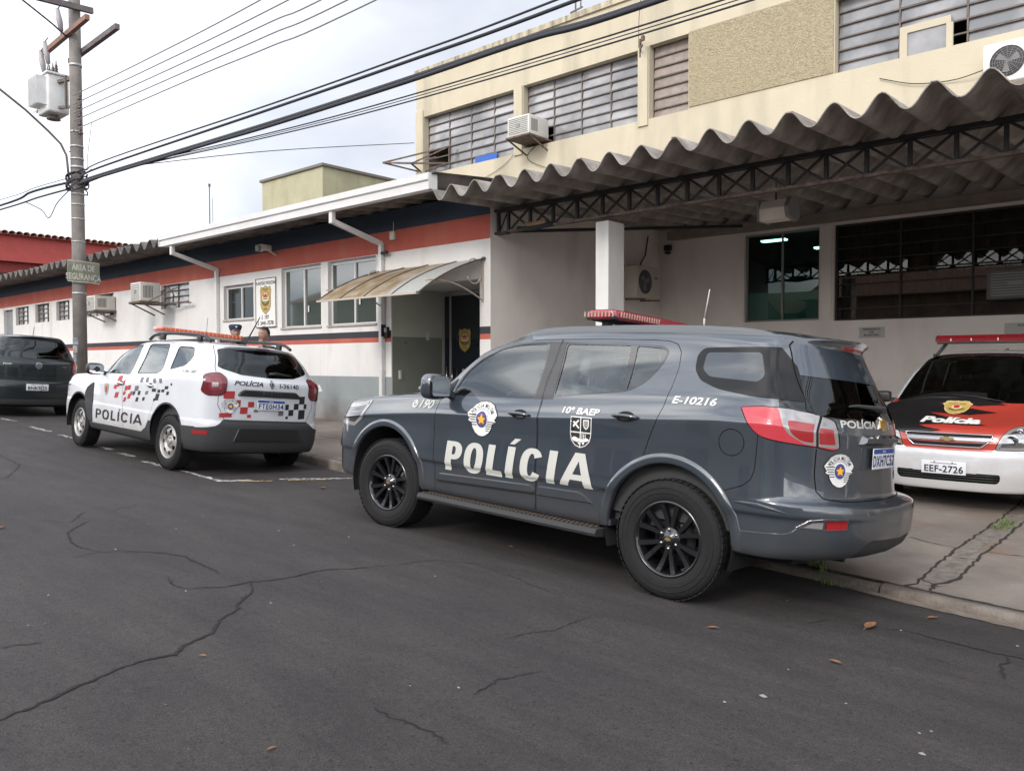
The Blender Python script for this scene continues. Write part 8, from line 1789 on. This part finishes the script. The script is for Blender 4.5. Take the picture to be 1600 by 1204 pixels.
b = MB(); b.tube([(.3, 0, 1.62), (.3, 0, 1.635)], .02, 8); b.build('roof_nozzle', M_RUB, MER)
# ================================================================ dark parked hatchback at the far left: the compact body rescaled to a small hatch
FOX = place_car('parked_car', (-18.12, 5.46, .445), -.01, .041, .05, 'near black parked hatchback seen from behind beside the utility pole', 'car')
def fxz(z): return float(np.interp(z, [0, .30, .39, .69, 1.258, 1.43, 1.63, 1.67], [0, .24, .33, .72, 1.12, 1.36, 1.60, 1.63]))
def fx(p, k=1.): a, b_, z = p; return (a*(.915 if a > 0 else .73), b_*.905, fxz(z))
FB_ = Body([[fx(p) for p in row] for row in lowD+[s0D, s1D, blD, D9, D10, D11, D12, D13]], 5, 3)
B_ = FB_
for cx, cz, r in ((.0, .30, .34), (2.465, .30, .34)):
    pl = [(cx+r*math.cos(a), cz+r*math.sin(a)) for a in lin(-.2, math.pi+.2, 25)]; B_.label([(cx+r, .05)]+pl+[(cx-r, .05)], 'S', C_ANY, 99)
nlow = len(lowD)+2
for f in B_.bm.faces:
    if 7.1 < f[B_.sl] < 8.9 and f[B_.rl] > nlow+2.2: f[B_.fl] = 20
CR_ = lambda f: f.calc_center_median().x < -.22
B_.label(rounded([(-.01,1.53),(.45,1.52),(.545,1.49),(.625,1.24),(.57,1.185),(-.01,1.165)], [0,.04,.05,.05,.05,0]), 'R', lambda f: f.normal.x < -.15, 21)
tl = rounded([(.86,.83),(.70,.83),(.665,.95),(.68,1.10),(.86,1.13)], [0,.03,.04,.03,0]); B_.label(tl, 'R', CR_, 31); B_.label(circ2(.035, (.735, .99), 16), 'R', CR_, 32, only=(31,)); B_.label(circ2(.03, (.735, .90), 16), 'R', CR_, 32, only=(31,))
seam(B_, [(.60,1.55),(.655,1.20),(.655,.95),(.63,.84),(-.0,.83)], 'R', REAR, 11, .008); B_.label([(-.01,.20),(.9,.20),(.9,.36),(-.01,.36)], 'R', CR_, 44, only=(0,))
for P in (rounded([(1.85,1.03),(1.70,1.15),(1.45,1.38),(1.15,1.46),(1.10,1.05)], .04), rounded([(1.0,1.06),(1.03,1.47),(.40,1.46),(.30,1.25),(.36,1.1)], .04), rounded([(.18,1.12),(.30,1.44),(-.08,1.42),(-.15,1.25)], .04)): B_.label(P, 'S', C_S, 7, only=(0,))
M_DG = mat('paint_near_black', (.007, .012, .014), .35, spec=.4, coat=.7, coat_r=.04)
B_.piece([0], 'body', M_DG, FOX); B_.piece([20], 'windscreen', M_GLSD, FOX, -.003); B_.piece([21], 'rear_window', M_GLSD, FOX, -.002); [B_.piece([7], 'side_window', M_GLSD, FOX, -.003, sd) for sd in ('L', 'R')]; B_.piece([11], 'panel_gap', M_SEAM, FOX, -.004); B_.piece([44], 'lower_valance', M_TRIM, FOX, .0)
for sd in ('L', 'R'): t_ = B_.piece([31], 'tail_lamp', mat('lamp_bright_red', (.42, .02, .02), .2, coat=1.), FOX, .004, sd); B_.piece([32], 'lamp_lens', M_CLR, t_, .005, sd)
B_.tree()
mb2 = mat('badge_silver', (.5, .5, .52), .25, .9)
B_.poly(circ2(.062, (0, 0), 28), 'R', (-.02, 1.03), 'maker_badge', mb2, FOX, .008); B_.poly(circ2(.052, (0, 0), 28), 'R', (-.02, 1.03), 'maker_badge', mat('badge_dark_grey', (.10, .10, .11), .4), FOX, .010)
B_.text('V', .030, 'R', (-.02, 1.052), 'maker_badge', mb2, FOX, bold=.01); 
for P in ([(-.038,.0),(-.03,.0),(-.018,-.032),(-.02,-.042)], [(.038,.0),(.03,.0),(.018,-.032),(.02,-.042)], [(-.018,-.042),(-.012,-.042),(.002,-.004),(-.002,.004)], [(.018,-.042),(.012,-.042),(-.002,-.004),(.002,.004)]): B_.poly(P, 'R', (-.02, 1.03), 'maker_badge', mb2, FOX, .011)
B_.text('FOX', .030, 'R', (.52, 1.05), 'model_lettering', mb2, FOX, width=.14, bold=.02); B_.text('1.0', .022, 'R', (-.50, 1.02), 'model_lettering', mb2, FOX, width=.06)
p_, _ = B_.pt('R', 0, .58); plate(FOX, (p_.x-.012, 0, .60), (0, 0, 0), 'BNK9J25', 'white')
q0, _ = B_.pt('R', -.02, 1.20); q1, _ = B_.pt('R', -.42, 1.22); b = MB(); b.tube([q0+Vector((-.01, 0, 0)), q0+Vector((-.03, -.1, .02)), q1+Vector((-.02, 0, 0))], [.018, .014, .006], 6); b.build('rear_wiper', M_RUB, FOX)
b = MB(); b.tube([(-.25, 0, 1.60), (-.30, 0, 1.80)], .006, 6); b.build('antenna', M_RUB, FOX)
for x in (0, 2.45):
    for sd in (1, -1): wheel(FOX, 'wheel', x, .70*sd, .29, .185, .18, 'steel', sd); wheel_well(FOX, x, .30, .335, .44, .80, sd)
b = MB(); b.box((-.5, -.64, .20), (2.8, .64, .36)); b.build('chassis', mat('under_black', (.006, .006, .006)), FOX)
b = MB(); b.box((-.35, -.68, .34), (2.2, .68, .95)); b.build('cabin', M_INT, FOX)
for x, y in ((.95, .33), (.95, -.33), (.15, .33), (.15, -.33)): seat(FOX, x+.1, y, .5, M_INT)
# ================================================================ two men standing on the pavement beyond the white patrol car
M_SKIN = mat('skin', (.36, .21, .155), .55, spec=.4, var=.1, vscale=8); M_SKIN2 = mat('skin_tan', (.33, .19, .14), .55, spec=.4, var=.1, vscale=8)
M_HAIR = mat('hair_black', (.012, .010, .010), .7)
def skin_mesh(name, chains, m, parent, sub=2):
    """chains: lists of (x, y, z, r) joints grown with the skin modifier; the first point of later chains may repeat a point of an earlier one"""
    V, E, Rr = [], [], []; idx = {}
    for ch in chains:
        prev = None
        for p in ch:
            k = (round(p[0], 4), round(p[1], 4), round(p[2], 4))
            if k not in idx: idx[k] = len(V); V.append(p[:3]); Rr.append(p[3])
            if prev is not None and prev != idx[k]: E.append((prev, idx[k]))
            prev = idx[k]
    me = bpy.data.meshes.new(name); me.from_pydata(V, E, []); o = bpy.data.objects.new(name, me); COL.objects.link(o)
    md = o.modifiers.new('s', 'SKIN'); md.use_smooth_shade = True
    for i, r in enumerate(Rr):
        sv = me.skin_vertices[0].data[i]; sv.radius = (r, r) if not isinstance(r, tuple) else r; sv.use_root = (i == 0)
    s = o.modifiers.new('u', 'SUBSURF'); s.levels = sub; s.render_levels = sub
    dg = bpy.context.evaluated_depsgraph_get(); me2 = bpy.data.meshes.new_from_object(o.evaluated_get(dg)); bpy.data.objects.remove(o); bpy.data.meshes.remove(me)
    me2.name = name; me2.materials.clear(); me2.materials.append(m)
    for p in me2.polygons: p.use_smooth = True
    return link(name, me2, parent)
def head_mesh(parent, C, m, yaw=0., name='head', beard=None):
    """head with brow, nose, lips, chin and ears, facing +x before yaw; C is the centre between the ears"""
    bm = bmesh.new(); bmesh.ops.create_uvsphere(bm, u_segments=40, v_segments=30, radius=1)
    for v in bm.verts:
        x, y, z = v.co; f = max(0, x)
        w = .078*(1-.20*max(0, -z)**1.5-.05*max(0, z)); X = x*.098; Y = y*w; Z = z*.125
        if z < -.1: X += .010*f*(-z); X *= 1-.05*(-z)
        g = lambda cy, cz, sy, sz: math.exp(-((y-cy)/sy)**2-((z-cz)/sz)**2)*f
        X += .026*g(0, -.16, .13, .15)+.012*g(0, .0, .09, .18)                 # nose
        X -= .013*(g(.36, .03, .17, .11)+g(-.36, .03, .17, .11))               # eye sockets
        X += .007*g(0, .16, .6, .08)+.009*g(0, -.43, .22, .05)+.008*g(0, -.53, .2, .05)-.004*g(0, -.48, .25, .02)+.010*g(0, -.78, .3, .14)
        X += .006*(g(.5, -.2, .25, .2)+g(-.5, -.2, .25, .2)); v.co = Vector((X, Y, Z))*1.06
    for f in bm.faces: f.smooth = True
    for s in (1, -1):
        r = bmesh.ops.create_uvsphere(bm, u_segments=12, v_segments=8, radius=1); bmesh.ops.transform(bm, matrix=Matrix.Translation((-.008, s*.079, -.005)) @ Matrix.Diagonal((.020, .009, .032, 1)), verts=r['verts'])
    for f in bm.faces: f.smooth = True
    M = Matrix.Translation(C) @ Matrix.Rotation(yaw, 4, 'Z'); bmesh.ops.transform(bm, matrix=M, verts=bm.verts[:]); me = bpy.data.meshes.new(name); bm.to_mesh(me); bm.free(); me.materials.append(m); h = link(name, me, parent)
    b = MB(); R3 = Matrix.Rotation(yaw, 3, 'Z')
    for s in (1, -1):
        for off, r, mi in ((.0, .0125, 0), (.007, .007, 1)):
            bm = bmesh.new(); bmesh.ops.create_uvsphere(bm, u_segments=12, v_segments=8, radius=r); bm.verts.ensure_lookup_table(); b.add([Vector(C)+R3 @ (v.co+Vector((.079+off, s*.029, .004))) for v in bm.verts], [tuple(v.index for v in f.verts) for f in bm.faces], mi, True); bm.free()
        b.tube([Vector(C)+R3 @ Vector((.094-.006*abs(k-1.5), s*(.015+.012*k), .022+.003*(1-abs(k-1.5)))) for k in range(4)], .0055, 6, 1)
    b.tube([Vector(C)+R3 @ Vector((.103-.35*y*y*8, y, -.0605)) for y in lin(-.022, .022, 7)], .0035, 6, 2)
    b.build('face_detail', [mat('eye_white', (.6, .58, .55), .3), M_HAIR, mat('lip', (.30, .12, .10), .5)], parent); return h
def hand(chains, W_, d, u, s, curl=.5):
    """palm with four unequal bent fingers and a thumb from its side: W_ wrist, d pointing direction, u palm normal"""
    W_ = Vector(W_); d = Vector(d).normalized(); u = Vector(u).normalized(); r = d.cross(u).normalized()*s
    palm = W_+d*.05
    T = lambda v, q: (v.x, v.y, v.z, q)
    chains.append([T(W_, .026), T(palm, .030), T(W_+d*.085, .026)])
    for k, ln in enumerate((.070, .080, .074, .058)):
        o = (1.5-k)*.019; a = W_+d*.078+r*o; c1 = curl*.7; c2 = curl*1.4
        p1 = a+d*ln*.42+u*ln*.12*c1; p2 = p1+(d*math.cos(c1)+u*math.sin(c1))*ln*.34; p3 = p2+(d*math.cos(c2)+u*math.sin(c2))*ln*.28
        chains.append([T(palm, .030), T(a, .011), T(p1, .0095), T(p2, .009), T(p3, .0075)])
    t0 = W_+d*.028+r*.030; chains.append([T(palm, .030), T(t0, .013), T(t0+d*.025+r*.022+u*.01, .011), T(t0+d*.052+r*.026+u*.02, .009)])
def man(loc, yaw, h, shirt, label, pose, skin, cap=False):
    P = empty('person', loc, label, 'person'); P.rotation_euler = (0, 0, yaw); k = h/1.75; S = lambda *a: (a[0]*k, a[1]*k, a[2]*k, a[3]*k)
    # body: one continuous skinned surface from pelvis to feet, neck and fingertips (x forward, y left)
    ch = [[S(0,0,.98,.15), S(0,0,1.12,.145), S(.01,0,1.28,.165), S(.0,0,1.42,.15), S(0,0,1.50,.075), S(.01,0,1.56,.058), S(.015,0,1.61,.055)]]
    for s in (1, -1):
        ch.append([S(0,0,.98,.15), S(.0,.10*s,.90,.10), S(.015,.11*s,.70,.082), S(.02,.115*s,.49,.062), S(.0,.12*s,.30,.056), S(-.01,.12*s,.09,.042), S(.02,.125*s,.045,.040), S(.13,.14*s,.035,.036), S(.19,.145*s,.03,.028)])
    arms = {}
    for s in (1, -1):
        if pose == 'chin' and s == 1: A = [S(0,0,1.42,.15), S(0,.18*s,1.42,.062), S(.02,.235*s,1.28,.050), S(.06,.25*s,1.14,.044), S(.19,.17*s,1.33,.038), S(.185,.07*s,1.51,.026)]; dd, uu = (-.45, -.35, .6), (-.6, -.5, -.2)
        elif pose == 'chin': A = [S(0,0,1.42,.15), S(0,.18*s,1.42,.062), S(.01,.235*s,1.27,.050), S(.05,.25*s,1.13,.044), S(.17,.10*s,1.12,.037), S(.20,-.0*s,1.13,.028)]; dd, uu = (.1, -s*.9, .1), (-.9, 0, 0)
        else: A = [S(0,0,1.42,.15), S(0,.18*s,1.42,.062), S(-.01,.235*s,1.28,.050), S(-.01,.26*s,1.13,.043), S(.06,.27*s,.98,.037), S(.10,.26*s,.90,.028)]; dd, uu = (.3, 0, -.9), (0, -s, 0)
        ch.append(A); hand(ch, A[-1][:3], dd, uu, s, .7)
    body = skin_mesh('body', ch, skin, P)
    head_mesh(P, Vector((.025*k, 0, 1.695*k)), skin, 0.)
    # clothes: shirt with short sleeves, trousers, shoes
    sh = [[S(0,0,1.0,.168), S(0,0,1.13,.165), S(.01,0,1.28,.180), S(0,0,1.40,.172), S(0,0,1.47,.125), S(0,0,1.51,.078)]]
    for s in (1, -1):
        a = [c for c in ch if len(c) == 6 and abs(c[1][1]-.18*s*k) < 1e-6]; a = a[0]; e = [a[0][:3]+(.165*k,), a[1][:3]+(.084*k,), a[2][:3]+(.076*k,), tuple((np.array(a[2][:3])*.5+np.array(a[3][:3])*.5))+(.066*k,)]; e[0] = S(0,0,1.40,.172); sh.append(e)
    skin_mesh('shirt', sh, shirt, P)
    tr = [[S(0,0,1.02,.165), S(0,0,.95,.165)]]
    for s in (1, -1): tr.append([S(0,0,.95,.165), S(.0,.10*s,.88,.115), S(.015,.11*s,.70,.095), S(.02,.115*s,.49,.080), S(.0,.12*s,.30,.074), S(-.005,.12*s,.12,.070)])
    skin_mesh('trousers', tr, mat('trousers_grey', (.08, .085, .10), .9), P)
    for s in (1, -1): skin_mesh('shoe', [[S(-.05,.12*s,.05,.048), S(.03,.125*s,.05,.050), S(.13,.138*s,.04,.046), S(.20,.146*s,.035,.036)]], M_RUB, P)
    hc = Vector((.012*k, 0, 1.715*k))
    bm = bmesh.new(); bmesh.ops.create_uvsphere(bm, u_segments=32, v_segments=20, radius=1)
    for v in bm.verts: v.co = Vector((v.co.x*.108, v.co.y*.092, v.co.z*.124))+hc
    dl = [f for f in bm.faces if (f.calc_center_median().z < hc.z+(.052 if f.calc_center_median().x > .03 else -.02-.04*(f.calc_center_median().x < -.02)))]
    bmesh.ops.delete(bm, geom=dl, context='FACES')
    for f in bm.faces: f.smooth = True
    me = bpy.data.meshes.new('hair'); bm.to_mesh(me); bm.free(); me.materials.append(M_HAIR); link('hair', me, P)
    if cap:
        b = MB(); z0 = hc.z+.035; b.lathe([(.106, z0-.012), (.110, z0+.02), (.122, z0+.048), (.118, z0+.075), (.085, z0+.095), (.0, z0+.10)], 28, axis='Z', c=(hc.x-.005, 0, 0)); 
        b.build('cap', mat('cap_navy', (.018, .028, .060), .8), P); b = MB(); q = [(hc.x+.095+.075*math.cos(a), .085*math.sin(a)) for a in lin(-1.35, 1.35, 13)]; b.prism([(x, y) for x, y in q], z0-.006, z0+.002, axis='Z'); b.build('cap_peak', mat('cap_navy', (.018, .028, .060)), P)
        b = MB(); b.cbox((hc.x+.115, 0, z0+.04), (.008, .035, .03), bev=.003); b.build('cap_badge', M_CHR, P)
    return P
x1, y1 = -13.75, 7.70; man((x1, y1, walk_z(x1, y1)), R(-20), 1.765, mat('shirt_navy', (.02, .03, .06), .9), 'man in a navy cap standing behind the orange light bar of the white patrol car', 'relaxed', M_SKIN, cap=True)
x2, y2 = -12.72, 7.70; man((x2, y2, walk_z(x2, y2)), R(-75), 1.745, mat('shirt_dark', (.03, .035, .04), .9), 'bareheaded dark haired man with a hand at his chin standing below the wall sign', 'chin', M_SKIN2)
